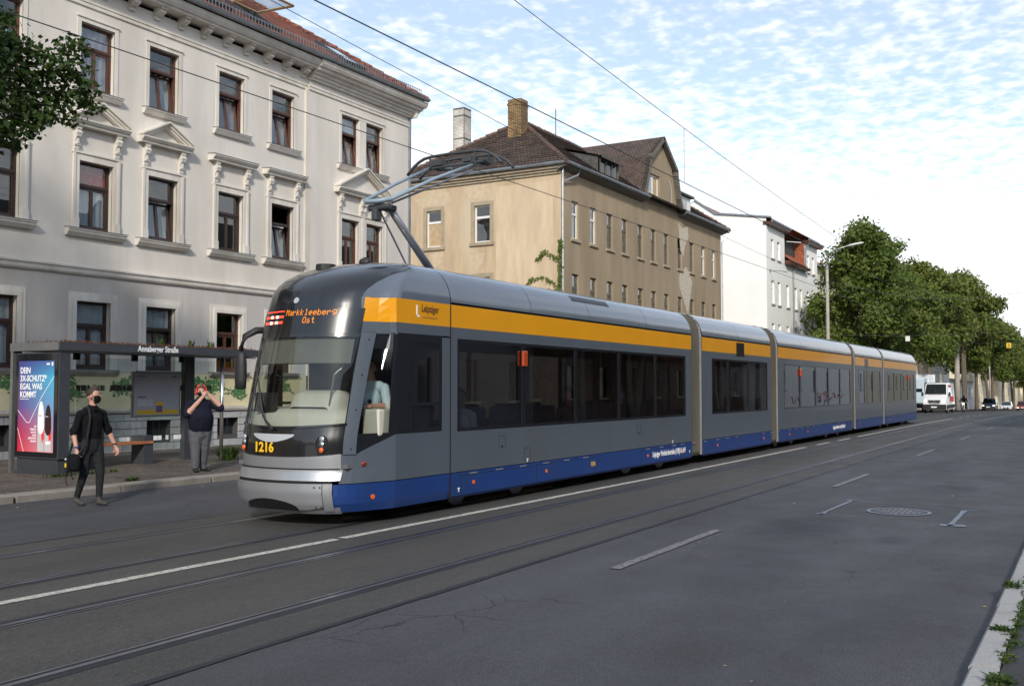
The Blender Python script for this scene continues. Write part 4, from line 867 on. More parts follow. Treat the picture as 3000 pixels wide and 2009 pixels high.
mb.ob('window_frame', 'white_paint', dg); MB().box(x0+b, x0+.78, y+.16, y+.17, z0+b, z1-b).ob('pane', 'pane_pale', dg); MB().box(x0+.9, x1-b, y+.16, y+.17, z0+b, z1-b).ob('boarding', 'board_tan', dg)
MB().box(51.8, 56.9, BY-.1, BY+.02, 12.48, 12.6).ob('gable_ledge', 'beige_trim', dg)
mb = MB(); pr = [(x, z) for x, z in ((56.5, 12.75), (56.5, 13.6), (56.35, 14.0), (56.1, 14.25))]
for a, b2 in zip(pr, pr[1:]): mb.quad((a[0]-.035, BY-.008, a[1]), (a[0]+.035, BY-.008, a[1]), (b2[0]+.035, BY-.008, b2[1]), (b2[0]-.035, BY-.008, b2[1]))
mb.ob('painted_line', 'white_paint', dg)
# dormer roof (mansard-like) running back to the ridge; overhanging verge
prof = [(51.55, 12.55), (52.0, 13.3), (52.5, 14.6), (52.55, 14.95), (54.72, 16.55), (56.9, 14.95), (56.95, 14.6), (57.4, 13.3), (57.9, 12.55)]
mb = MB()
for a, b2 in zip(prof, prof[1:]):
    n = 8
    for k in range(n):
        p, q = (lerp(a[0], b2[0], k/n), lerp(a[1], b2[1], k/n)), (lerp(a[0], b2[0], (k+1)/n), lerp(a[1], b2[1], (k+1)/n))
        mb.quad((p[0], BY-.28, p[1]), (q[0], BY-.28, q[1]), (q[0], 27.2, q[1]), (p[0], 27.2, p[1]))
dr = mb.ob('dormer_roof', 'tiles_old_y', dg)
mb = MB()
for a, b2 in zip(prof, prof[1:]):
    d = Vector((b2[0]-a[0], 0, b2[1]-a[1])).normalized(); nn = Vector((d.z, 0, -d.x))*.22
    mb.add([(a[0], BY-.30, a[1]), (b2[0], BY-.30, b2[1]), (b2[0]+nn.x, BY-.30, b2[1]+nn.z), (a[0]+nn.x, BY-.30, a[1]+nn.z)]+[(a[0], BY-.02, a[1]), (b2[0], BY-.02, b2[1]), (b2[0]+nn.x, BY-.02, b2[1]+nn.z), (a[0]+nn.x, BY-.02, a[1]+nn.z)], [(0, 1, 2, 3), (7, 6, 5, 4), (0, 4, 5, 1), (1, 5, 6, 2), (2, 6, 7, 3), (3, 7, 4, 0)])
mb.ob('bargeboard', 'old_wood', dr)
# left shed dormer with three dark lights, right box dormer
mb = MB(); xa, xb = 46.7, 49.1; y = BY+.15
mb.add([(xa, y, 12.75), (xa, y, 13.85), (xa, y+2.6, 14.45)], [(0, 1, 2)]); mb.add([(xb, y, 12.75), (xb, y, 13.85), (xb, y+2.6, 14.45)], [(0, 1, 2)]); d1 = mb.ob('shed_dormer', 'roof_slate', brf)
mb = MB(); mb.quad((xa-.15, y-.25, 13.80), (xb+.15, y-.25, 13.80), (xb+.15, y+3.0, 14.75), (xa-.15, y+3.0, 14.75)); mb.box(xa-.15, xb+.15, y-.26, y-.2, 13.7, 13.82); mb.ob('dormer_top', 'roof_slate', d1)
mb = MB(); mb.box(xa, xb, y, y+.08, 12.7, 12.85); mb.box(xa, xb, y, y+.08, 13.68, 13.8)
for k in range(4): x = lerp(xa, xb-.14, k/3); mb.box(x, x+.14, y, y+.08, 12.85, 13.68)
mb.ob('dormer_frame', 'old_wood', d1)
for k in range(3): x = lerp(xa, xb-.14, k/3)+.14; MB().box(x, x+.66, y+.04, y+.05, 12.85, 13.68).ob('pane', 'pane_dark', d1)
mb = MB(); mb.box(57.55, 59.95, BY+.1, BY+2.4, 12.7, 13.72); d2 = mb.ob('box_dormer', 'white_paint', brf); MB().box(57.4, 60.15, BY-.12, BY+2.9, 13.74, 13.86).ob('dormer_top', 'roof_slate', d2); MB().box(57.75, 59.3, BY+.085, BY+.095, 12.85, 13.6).ob('pane', 'pane_pale', d2)
# creeper on the corner
mb = MB()
def climb(path, n, r, s):
    for k in range(n):
        t = rnd.random()*(len(path)-1); i = int(t); p = Vector(path[i]).lerp(Vector(path[i+1]), t-i)+Vector((rnd.gauss(0, .05), rnd.gauss(0, r), rnd.gauss(0, r))); p.x = min(p.x, BX0-.03) if p.y > BY+.03 else p.x
        d = Vector((rnd.uniform(-1, 1), rnd.uniform(-1, 1), rnd.uniform(-1, 1))).normalized()*s*rnd.uniform(.5, 1.2); e = d.cross(Vector((1, .3, .2))).normalized()*s*.8
        mb.add([p-d, p+e, p+d, p-e], [(0, 1, 2, 3)])
climb([(BX0-.08, 22.05, 4.5), (BX0-.08, 22.05, 6.5), (BX0-.08, 22.0, 8.3), (BX0-.08, 22.0, 8.8)], 420, .055, .07); climb([(BX0-.08, 22.1, 7.9), (BX0-.08, 22.9, 8.3), (BX0-.08, 23.3, 7.9)], 60, .05, .08)
climb([(BX0-.1, 22.1, 6.6), (BX0-.1, 22.9, 7.1), (BX0-.1, 23.6, 7.0), (BX0-.1, 24.0, 6.6)], 70, .05, .07); climb([(BX0-.1, 22.2, 6.2), (BX0-.1, 22.7, 6.3)], 120, .12, .08)
cp_ = thing('climbing_plant', 'yellow green creeper climbing the corner of the tan house', 'plant', (BX0-.08, 22.05, .1)); mb.ob('foliage', 'leaf_ivy', cp_)
MB().tube([(BX0-.06, 22.03, .1), (BX0-.06, 22.05, 3), (BX0-.05, 22.02, 6), (BX0-.05, 22.0, 9)], [.03, .025, .02, .006], 6).ob('stem', 'bark', cp_)
# ------------------------------------------------------------------ white house
WX0, WA, WB, WX1, WY = 76.4, 81.6, 87.9, 92.6, 22.0
wh = thing('white_house', 'bright white rendered house with blank end wall and orange tiled dormers', 'house', (84, 22, -.2))
wx = [77.65, 79.45, 82.0, 84.6, 86.3, 88.7, 90.7]; ww = .85
hw_ = [(x, x+ww, 8.4, 10.25) for x in wx]+[(x, x+ww, 5.0, 6.85) for x in wx]+[(x, x+ww, 1.6, 3.4) for x in wx]+[(x, x+ww, 12.0, 13.5) for x in (77.65, 79.45, 88.9, 90.7)]
mb = MB()
holes_wall(mb, lambda a, b, d: (a, WY+d, b), WX0, WX1, -.6, 11.9, [h for h in hw_ if h[2] < 11], .15); 
for a, b in ((WX0, WA), (WB, WX1)):
    holes_wall(mb, lambda a_, b_, d: (a_, WY+d, b_), a, b, 11.9, 14.45, [h for h in hw_ if h[2] > 11 and a < h[0] < b], .15)
    if a > WX0: mb.quad((a, WY, 11.9), (a, WY+6, 11.9), (a, WY+6, 14.45), (a, WY, 14.45))
    if b < WX1: mb.quad((b, WY, 11.9), (b, WY+6, 11.9), (b, WY+6, 14.45), (b, WY, 14.45))
gpf = [(WY, -.6), (WY, 14.95), (26.1, 15.55), (27.8, 16.8), (33.5, 13.5), (33.5, -.6)]
mb.poly([(WX0, a, b) for a, b in gpf]); mb.poly([(WX1, a, b) for a, b in gpf])
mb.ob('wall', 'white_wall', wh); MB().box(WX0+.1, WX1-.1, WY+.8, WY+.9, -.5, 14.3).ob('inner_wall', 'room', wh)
for h in hw_:
    x0, x1, z0, z1 = h; y = WY+.12; b = .07; zt = z0+(z1-z0)*.68; mb = MB()
    for q in ((x0, x0+b, z0, z1), (x1-b, x1, z0, z1), (x0+b, x1-b, z1-b, z1), (x0+b, x1-b, z0, z0+b), (x0+b, x1-b, zt-.03, zt+.03)): mb.box(q[0], q[1], y, y+.06, q[2], q[3])
    w_ = mb.ob('window', 'white_paint', wh); MB().box(x0+b, x1-b, y+.03, y+.036, z0+b, z1-b).ob('pane', 'window_glass', w_); MB().box(x0-.08, x1+.08, WY-.09, WY+.02, z0-.12, z0-.01).ob('sill', 'sill_stone', wh)
for a, b in ((WX0-.1, WA+.1), (WB-.1, WX1+.4)):
    MB().prism([(WY+.2, 14.45), (WY-.45, 14.45), (WY-.5, 14.62), (WY+.2, 14.75)], 'x', a, b).ob('eaves', 'brown_frame', wh); MB().tube([(a, WY-.5, 14.7), (b+.1, WY-.5, 14.7)], .09, 8).ob('gutter', 'zinc', wh)
MB().prism([(WY+.2, 11.9), (WY-.45, 11.95), (WY-.5, 12.15), (WY+.2, 12.3)], 'x', WA, WB+.35).ob('eaves', 'brown_frame', wh)
mb = MB(); mb.quad((WA, WY-.5, 12.2), (WB, WY-.5, 12.2), (WB, 25.2, 15.0), (WA, 25.2, 15.0)); mb.quad((WX0, 26.1, 15.58), (WX1, 26.1, 15.58), (WX1, 27.8, 16.85), (WX0, 27.8, 16.85)); mb.quad((WX0-.1, WY-.3, 14.97), (WX1+.1, WY-.3, 14.97), (WX1+.1, 26.1, 15.6), (WX0-.1, 26.1, 15.6)); mb.quad((WX0, 27.8, 16.85), (WX1, 27.8, 16.85), (WX1, 33.5, 13.55), (WX0, 33.5, 13.55))
mb.ob('roof', 'tiles_orange', wh)
MB().box(WB-.02, WB-.006, WY-.02, WY+4, 12.2, 14.44).ob('tile_hung_cheek', 'tiles_orange', wh)
MB().prism([(WY-.4, 14.93), (26.1, 15.57), (27.8, 16.82), (27.8, 16.98), (26.0, 15.72), (WY-.4, 15.06)], 'x', WX0-.12, WX0+.1).ob('verge_flashing', 'zinc', wh)
MB().tube([(84.0, WY-.4, 12.0), (84.0, WY-.15, 11.7), (84.0, WY-.08, 11.4), (84.0, WY-.08, 0)], .06, 8).ob('down_pipe', 'zinc', wh); MB().tube([(WB+.2, WY-.45, 14.4), (WB+.1, WY-.12, 14.1), (WB+.1, WY-.1, 12.3)], .06, 8).ob('down_pipe', 'zinc', wh)
mb = MB(); mb.tube([(77.3, WY, 10.95), (77.3, WY-.9, 10.85), (77.9, WY-1.2, 10.8)], .03, 6); mb.box(77.2, 77.4, WY-.05, WY, 10.85, 11.05); mb.ob('wall_bracket', 'steel_grey', wh)
# ------------------------------------------------------------------ houses further down the street
def far_house(name, label, x0, x1, y0, zb, zt, mat, nx, rows_, roofmat='roof_orange', depth=10, roof_h=3.0, wmat='pane_dark', ww_=.9, wh_=1.7):
    t = thing(name, label, 'house', ((x0+x1)/2, y0, zb)); hs = []
    for r in rows_:
        for k in range(nx):
            c = x0+(x1-x0)*(k+.5)/nx; hs.append((c-ww_/2, c+ww_/2, r, r+wh_))
    mb = MB(); holes_wall(mb, lambda a, b, d: (a, y0+d, b), x0, x1, zb, zt, hs, .15); y1 = y0+depth
    mb.quad((x0, y0, zb), (x0, y1, zb), (x0, y1, zt), (x0, y0, zt)); mb.quad((x1, y0, zb), (x1, y1, zb), (x1, y1, zt), (x1, y0, zt)); mb.poly([(x0, y0, zt), (x0, y1, zt), (x0, (y0+y1)/2, zt+roof_h)]); mb.poly([(x1, y0, zt), (x1, y1, zt), (x1, (y0+y1)/2, zt+roof_h)]); mb.quad((x0, y1, zb), (x1, y1, zb), (x1, y1, zt), (x0, y1, zt))
    mb.ob('wall', mat, t)
    for h in hs:
        w_ = MB().box(h[0], h[1], y0+.13, y0+.15, h[2], h[3]).ob('window', wmat, t); m2 = MB(); m2.box(h[0]-.1, h[1]+.1, y0-.08, y0+.03, h[2]-.12, h[2]-.005); m2.ob('sill', 'sill_stone', w_)
        m2 = MB(); m2.box(h[0], h[0]+.06, y0+.09, y0+.13, h[2], h[3]); m2.box(h[1]-.06, h[1], y0+.09, y0+.13, h[2], h[3]); m2.box(h[0]+.06, h[1]-.06, y0+.09, y0+.13, h[3]-.7, h[3]-.62); m2.ob('frame', 'white_paint', w_)
    mb = MB(); mb.quad((x0-.2, y0-.5, zt-.05), (x1+.2, y0-.5, zt-.05), (x1+.2, (y0+y1)/2, zt+roof_h+.1), (x0-.2, (y0+y1)/2, zt+roof_h+.1)); mb.quad((x0-.2, y1+.5, zt-.05), (x1+.2, y1+.5, zt-.05), (x1+.2, (y0+y1)/2, zt+roof_h+.1), (x0-.2, (y0+y1)/2, zt+roof_h+.1)); mb.ob('roof', roofmat, t)
    MB().box(x0-.2, x1+.2, y0-.55, y0-.4, zt-.15, zt).ob('gutter', 'zinc', t)
    return t
far_house('cream_terrace', 'pale cream house half hidden behind the first tall street tree', 93.2, 112, 22.6, -1.0, 13.2, 'cream_far', 8, (1.2, 4.7, 8.2))
far_house('yellow_terrace', 'pale yellow house with plain end wall behind the white van', 132, 158, 21.5, -2, 12.2, 'cream_far', 9, (1.2, 4.6, 8.0))
far_house('grey_terrace', 'light grey house with tall narrow windows beside the concrete mast', 158.5, 178, 21.2, -2.5, 13.0, 'white_wall', 9, (.6, 4.2, 7.8), wmat='pane_dark', ww_=.8, wh_=2.2)
far_house('low_garage', 'low grey building with flat front behind the double trunk', 180, 200, 19.8, -3, 3.0, 'grey_far', 4, (.0,), 'roof_slate', roof_h=.6, wmat='pane_pale', ww_=2.6, wh_=1.8)
far_house('ochre_terrace', 'ochre house far down the street behind the tree row', 206, 250, 21.0, -4, 9.5, 'cream_far', 12, (-1, 2.4, 5.8))
far_house('far_terrace', 'row of pale houses far down the street under the last trees', 252, 330, 20.0, -6, 4.5, 'cream_far', 18, (-3.6, .0))
far_house('far_end_house', 'distant house with red roof closing the street at the right edge', 330, 380, 10.0, -7, 6, 'cream_far', 10, (-3, .5, 3.2), 'roof_orange', roof_h=6)
# ------------------------------------------------------------------ trees
def leafset(mb, c, r, n, s, rn, up=.35):
    c = Vector(c)
    for _ in range(n):
        d = Vector((rn.gauss(0, 1), rn.gauss(0, 1), rn.gauss(0, 1))).normalized(); q = rn.random()**.45*(1.0 if rn.random() < .76 else rn.uniform(1.0, 1.35)); p = c+Vector((d.x*r[0], d.y*r[1], d.z*r[2]))*q
        nrm = (d*.6+Vector((rn.gauss(0, .6), rn.gauss(0, .6), rn.gauss(0, .6)+up))).normalized(); t = nrm.cross(Vector((rn.gauss(0, 1), rn.gauss(0, 1), rn.gauss(0, 1)))).normalized(); b = nrm.cross(t); k = s*rn.uniform(.6, 1.35)
        mb.add([p-t*k, p-t*k*.2+b*k*.62, p+t*k*.9-nrm*k*.25, p-t*k*.2-b*k*.62], [(0, 1, 2, 3)])
def tree_proto(name, label, h, spread, seed, mat, trunk_r=.26, fork=False, base=3.2, leaf=.30, nl=9500, lean=0, u0=.26, nb=20):
    rn = random.Random(seed); t = thing(name, label, 'tree', (0, 0, 0), 0, 'street trees along the left footway', local=True)
    tb = MB(); cr = MB(); clumps = []
    stems = [(-.35, .1), (.55, -.15)] if fork else [(0, 0)]
    for (sx, sy) in stems:
        pts = [(sx*.25, sy*.25, -.3), (sx*.35, sy*.3, .6), (sx*.7, sy*.7, base*.7), (sx*1.3+rn.uniform(-.2, .2), sy*1.3, base*1.5), (sx*1.9+rn.uniform(-.3, .3)+lean, sy*2, h*.62), (sx*2+lean, sy*2.2, h*.86)]
        tb.tube(pts, [trunk_r*1.3, trunk_r, trunk_r*.85, trunk_r*.7, trunk_r*.4, .04], 9)
        nk = nb if not fork else int(nb*.7)
        for k in range(nk):
            u = u0+(.97-u0)*k/(nk-1); z0 = h*u*.93; a = k*2.4+rn.uniform(-.5, .5); rr = spread*interp(u, [(.2, .7), (.36, 1.0), (.55, .9), (.72, .66), (.85, .42), (.95, .2)])*rn.uniform(.55, 1.05)
            p0 = Vector((sx*1.6*u+lean*u, sy*1.6*u, z0)); p2 = p0+Vector((math.cos(a)*rr, math.sin(a)*rr, rr*rn.uniform(.15, .6))); p1 = p0.lerp(p2, .5)+Vector((0, 0, .35))
            tb.tube([p0, p1, p2], [trunk_r*.38*(1.15-u), trunk_r*.24*(1.15-u), .02], 6); clumps.append((p2, rn.uniform(.95, 1.5))); clumps.append((p1+Vector((rn.uniform(-.5, .5), rn.uniform(-.5, .5), rn.uniform(.1, .8))), rn.uniform(.9, 1.35)))
            for _ in range(2): clumps.append((p2+Vector((rn.uniform(-1.3, 1.3), rn.uniform(-1.3, 1.3), rn.uniform(-.7, 1.0))), rn.uniform(.55, .95)))
    for _ in range(5): clumps.append((Vector((rn.uniform(-.8, .8)+lean, rn.uniform(-.9, .9), h*.88+rn.uniform(-.6, .5))), rn.uniform(.7, 1.1)))
    tot = sum(r*r for _, r in clumps)
    for c, r in clumps: leafset(cr, c, (r*1.12, r*1.12, r*.92), int(nl*r*r/tot), leaf, rn)
    tb.ob('trunk', 'bark', t, smooth=True); cr.ob('crown', mat, t); return t
tp = [tree_proto('linden_tree', 'tallest linden right behind the concrete lamp mast with two bare stems', 15.0, 4.1, 3, 'leaf_linden', .24, True, 4.0, .165, 36000, u0=.27, nb=26),
      tree_proto('linden_tree', 'second tall linden of the left row, its crown merging with the first', 14.0, 4.6, 11, 'leaf_linden', .26, False, 3.4, .185, 24000, u0=.36),
      tree_proto('linden_tree', 'linden with a browning crown and twin trunk near the second mast', 15.0, 5.0, 23, 'leaf_linden_b', .28, True, 3.2, .20, 21000, u0=.40)]
tspots = [(0, 82.5, 16.0, .0, .99, None), (1, 93, 16.6, 1.0, .98, None), (1, 103, 16.9, 2.2, .95, 'third linden of the left row, above the white van'), (1, 116, 17.6, 4.0, 1.0, 'fourth linden of the left row, with branches low over the tram end'), (2, 150, 16.0, .3, 1.25, None),
          (2, 131, 18.2, 2.0, 1.2, 'loose crowned linden just left of the second mast'), (1, 166, 16.0, .7, 1.15, 'linden behind the twin trunked one, above the dark pickup'), (2, 184, 15.6, 1.7, 1.05, 'reddish linden over the parked white car'), (1, 204, 15.2, 2.9, 1.05, 'distant linden left of the yellow speed sign'), (2, 226, 15, .9, 1.0, 'distant linden below the yellow speed sign'), (1, 250, 14.5, 3.6, 1.0, 'last but one linden of the receding row'), (1, 280, 13.0, 5.0, 1.0, 'farthest linden where the row meets the right edge'), (2, 312, 12.0, 2.0, 1.0, 'tiny far tree crown at the right edge above the red car')]
used = set()
for i, x, y, rz, sc, lab in tspots:
    if i not in used:
        used.add(i); t = tp[i]; t.location = (x, y, gz(x)+.1); t.rotation_euler = (0, 0, rz); t.scale = (sc, sc, sc)
    else: dup(tp[i], (x, y, gz(x)+.1), rz, lab, (sc, sc, sc))
# near maple whose branch hangs in at the upper left
rn = random.Random(5); nt_ = thing('maple_tree', 'dark maple reaching into the upper left corner with its outer branches', 'tree', (6.6, 17.6, .12))
tb = MB(); cr = MB()
tb.tube([(6.6, 17.6, 0), (6.6, 17.6, 2), (6.7, 17.6, 4), (7.0, 17.7, 6.5), (7.2, 17.8, 9.5)], [.24, .2, .18, .13, .05], 10)
cl = []
def px2(x, y, v):          # a pixel gives a direction; v is the row of trees it grows in
    d = Fv+Rv*((x-1500)/2925)+Uv*(-(y-1004.5)/2925); t = v/d.y; return Vector((d.x*t, v, CAM_H+d.z*t))
for (x, y, v, r) in ((20, 130, 17.6, .42), (80, 150, 17.4, .42), (60, 230, 17.5, .5), (150, 190, 17.3, .5), (130, 260, 17.6, .45), (210, 140, 17.3, .38), (215, 215, 17.4, .42), (190, 290, 17.5, .42), (245, 270, 17.3, .36), (270, 315, 17.3, .26), (110, 340, 17.5, .42), (55, 300, 17.6, .5), (30, 385, 17.5, .42), (45, 420, 17.5, .2), (100, 385, 17.5, .22), (210, 350, 17.4, .22), (150, 330, 17.5, .28), (-60, 200, 17.6, .8), (-60, 340, 17.6, .8), (-90, 80, 17.8, .9), (20, 60, 17.6, .2), (-200, 200, 17.6, 1.2), (-260, 0, 17.6, 1.4), (-300, 330, 17.6, 1.2)):
    c = px2(x, y, v); cl.append((c, r)); leafset(cr, c, (r, r, r*.7), int(215*(r/.45)**2), .068, rn, .5)
for k in range(14):
    a = k*2.4; c = Vector((6.2+math.cos(a)*2.0, 18.2+math.sin(a)*2.4, 6.5+k*.33)); cl.append((c, 1.0)); leafset(cr, c, (1.1, 1.1, .8), 420, .08, rn, .5)
hub = Vector((6.9, 17.65, 5.6))
for c, r in cl:
    if r < 1: tb.tube([hub+Vector((0, 0, rn.uniform(-.5, 1.5))), hub.lerp(c, .55)+Vector((0, 0, .35)), c], [.06, .03, .006], 5)
tb.ob('trunk', 'bark', nt_, smooth=True); cr.ob('crown', 'leaf_near', nt_)
# ------------------------------------------------------------------ the tram
TY = 9.23; HW = 1.15; YN, YFAR = TY-HW, TY+HW
mk('blind_cloth', (.15, .148, .128), .9, var=.08, vs=4); mk('lamp_amber_off', (.42, .06, .015), .25, var=0, coat=.5)
tram = thing('tram', 'five-section grey, orange and blue city tram running on the far track', 'tram', (30, TY, 0))
X0T = [(.15, 9.74), (.22, 9.67), (.30, 9.62), (.45, 9.585), (.58, 9.59), (.72, 9.64), (.9, 9.63), (1.1, 9.64), (1.27, 9.68), (1.6, 9.73), (2.0, 9.79), (2.45, 9.88), (2.75, 9.96), (2.97, 10.035), (3.1, 10.11), (3.2, 10.21), (3.3, 10.35), (3.4, 10.57), (3.47, 10.76), (3.53, 10.99), (3.58, 11.3), (3.61, 11.62), (3.625, 11.95)]
WT = [(.15, 1.10), (.3, 1.14), (.5, 1.15), (2.985, 1.15), (3.1, 1.14), (3.2, 1.115), (3.3, 1.07), (3.4, 1.0), (3.47, .92), (3.53, .80), (3.58, .60), (3.61, .35), (3.625, .05)]
DXT = [(0, 0), (.15, .008), (.3, .03), (.45, .065), (.55, .10), (.65, .145), (.75, .205), (.85, .29), (.91, .365), (.95, .43), (.98, .495), (1.0, .55), (1.02, .61)]
KINK = 10.70; FX = 12.0
def kinkx(z): w = interp(z, WT)/HW; return min(FX-.01, max(KINK, interp(z, X0T)+.66*w))
def PT(t, z, off=0.0):
    """t signed plan parameter: |t|<=1.15 is the offset from the centre line round the nose, beyond it runs back along the side"""
    s = -1 if t < 0 else 1; a = abs(t); w = interp(z, WT)/HW; x0 = interp(z, X0T); kx = kinkx(z)
    fz = w*interp(z, [(1.3, 1.0), (2.5, 1.3), (3.0, 1.3), (3.4, 1.0)])
    def base(a):
        if a <= 1.02: return x0+min(interp(a, DXT)*fz, kx-x0-.02), a*w
        if a <= HW: u = (a-1.02)/(HW-1.02); return lerp(x0+min(.61*fz, kx-x0-.02), kx, u), a*w
        return kx+(a-HW), HW*w
    x, y = base(a)
    if off:
        xa, ya = base(max(0, a-.02)); xb, yb = base(a+.02); tx, ty = xb-xa, yb-ya; L_ = math.hypot(tx, ty) or 1; x += -ty/L_*off; y += tx/L_*off
        if a < .02: x = x0-off
    return (x, TY+s*y, z)
def t_at_x(X, z):
    lo, hi = 0.0, 4.5
    if PT(0, z)[0] >= X: return 0.0
    for _ in range(40):
        m_ = (lo+hi)/2
        if PT(m_, z)[0] < X: lo = m_
        else: hi = m_
    return lo
def cf(v): return v if callable(v) else (lambda *_: v)
def patch(t0, t1, z0, z1, nu, nv, off=0.0, mb=None, zlist=None):
    """grid patch; z0,z1 may depend on t fraction u, t0,t1 on z"""
    mb = mb or MB(); rows_ = []; z0, z1, t0, t1 = cf(z0), cf(z1), cf(t0), cf(t1)
    for j in range(nv+1):
        r = []
        for i in range(nu+1):
            u = i/nu; v = j/nv; za, zb = z0(u), z1(u); z = za+(zb-za)*v; r.append(PT(lerp(t0(z), t1(z), u), z, off))
        rows_.append(r)
    return mb.loft(rows_, closed=False, cap=False)
front = patch(-.86, .86, .74, .95, 40, 4, 0).ob('front_section', 'tram_silver', tram, smooth=True)
sec1 = front
def fp(name, mat, *a, **k): return patch(*a, **k).ob(name, mat, front, smooth=True)
# bumper with cut-out, upper bumper panel
fp('bumper', 'tram_silver', -.70, .84, lambda u: .20+.06*abs(2*u-1)**2, lambda u: .565, 48, 10, off=.035)
fp('bumper_return', 'tram_silver', -.86, .86, lambda u: .20+.06*abs(2*u-1)**2, .17, 40, 2, off=-.0)
fp('bumper_gap', 'seam', -.80, .82, .55, .605, 40, 2, off=.012)
fp('nose_panel', 'tram_silver', -.868, .868, .60, lambda u: .735, 44, 6, off=.030)
fp('nose_gap', 'seam', -.85, .85, .72, .752, 40, 2, off=.008)
mb = patch(-.40, .52, lambda u: .215, lambda u: .225+.135*(math.sin(math.pi*min(1, max(0, u)))**.45), 30, 4, off=.039); mb.ob('coupler_opening', 'tram_mask', front, smooth=True)
for t in (-.62, -.68):
    for z in (.27, .52): c = PT(t, z, .036); MB().disc(c, (-.8, -.6, 0), .011, .008, 8).ob('bolt', 'seam', front)
for s in (-1,):
    patch(-.80, -.705, .21, .565, 4, 6, off=.022).ob('bumper_corner', 'tram_silver', front, smooth=True)
patch(.845, .92, .22, .56, 4, 6, off=.012).ob('bumper_corner', 'tram_silver', front, smooth=True)
# black mask with headlights, number and reflective plate
zm0 = lambda u: .90+.05*abs(2*u-1)**3; zm1 = lambda u: 1.265+.045*abs(2*u-1)**2
fp('front_mask', 'tram_mask', -.885, .885, zm0, zm1, 50, 8, off=.014)
fp('mask_rim', 'black_gloss', -.88, .88, lambda u: 1.255+.045*abs(2*u-1)**2, lambda u: 1.285+.045*abs(2*u-1)**2, 50, 2, off=.03)
mb = patch(-.30, .42, lambda u: 1.165-.085*math.sin(math.pi*u)**.8, lambda u: 1.185, 24, 3, off=.019); mb.ob('reflective_plate', 'plate_grey', front, smooth=True)
text('1216', .175, 'letter_yellow', (PT(.15, .965, .021)[0]-.004, TY+.34, .955), (-.02, -1, 0), (0, 0, 1), 'fleet_number', front, bold=.006)
for s in (-1, 1):
    hl = MB()
    for k in range(14):
        pass
    c = [PT(s*(.665+.07*math.cos(2*math.pi*k/20)*1.0), 1.06+.115*math.copysign(abs(math.sin(2*math.pi*k/20))**.7, math.sin(2*math.pi*k/20)), .024) for k in range(20)]
    h = MB().poly(c).ob('headlight', 'black_gloss', front)
    for dz, r, m_ in ((.065, .042, 'lamp_clear'), (-.005, .046, 'chrome'), (-.072, .036, 'marker_orange')):
        q = PT(s*.665, 1.06+dz, .02); MB().ell((q[0]-.004, q[1]-.0, q[2]), (.022, r, r), 14, 8).ob('lamp', m_, h, smooth=True)
# windscreen, wiper, display, dome
zw0 = lambda u: 1.275+.045*abs(2*u-1)**2
fp('windscreen', 'cab_glass', -.865, .865, zw0, 2.46, 44, 16, off=.006)
fp('sun_blind', 'blind_cloth', -.84, .84, 2.10, 2.46, 30, 4, off=-.05); fp('blind_bar', 'seam', -.84, .84, 2.09, 2.105, 30, 1, off=-.045)
fp('screen_border', 'tram_black', -.90, -.865, 1.31, 2.46, 3, 12, off=.008); fp('screen_border', 'tram_black', .865, .90, 1.31, 2.46, 3, 12, off=.008)
fp('sun_band', 'tram_black', -.90, .90, 2.45, 2.50, 44, 2, off=.007)
disp = fp('destination_display', 'tram_mask', -.87, .87, 2.50, 2.835, 44, 6, off=.004)
XB = [(2.5, 10.30), (2.7, 10.33), (2.99, 10.38), (3.1, 10.47), (3.2, 10.62), (3.3, 10.84), (3.4, 11.14), (3.47, 11.4), (3.53, 11.65), (3.58, 11.85), (3.61, 11.97), (3.63, 11.995)]
tb_ = lambda z: t_at_x(interp(z, XB), z)
dome = MB(); zl = [2.46, 2.6, 2.835, 2.9, 2.97, 3.05, 3.1, 3.15, 3.2, 3.25, 3.3, 3.35, 3.4, 3.44, 3.47, 3.5, 3.53, 3.555, 3.58, 3.6, 3.61, 3.618, 3.625]
rows_ = []
for z in zl[2:]:
    b = tb_(z); rows_.append([PT(lerp(-b, b, i/56), z) for i in range(57)])
dome.loft(rows_, closed=False, cap=False)
for s in (-1, 1):
    rows_ = []
    for z in zl[:3]:
        b = tb_(z); a = .87; rows_.append([PT(s*lerp(a, b, i/10), z) for i in range(11)])
    dome.loft(rows_, closed=False, cap=False)
dome.ob('roof_dome', 'tram_black', front, smooth=True)
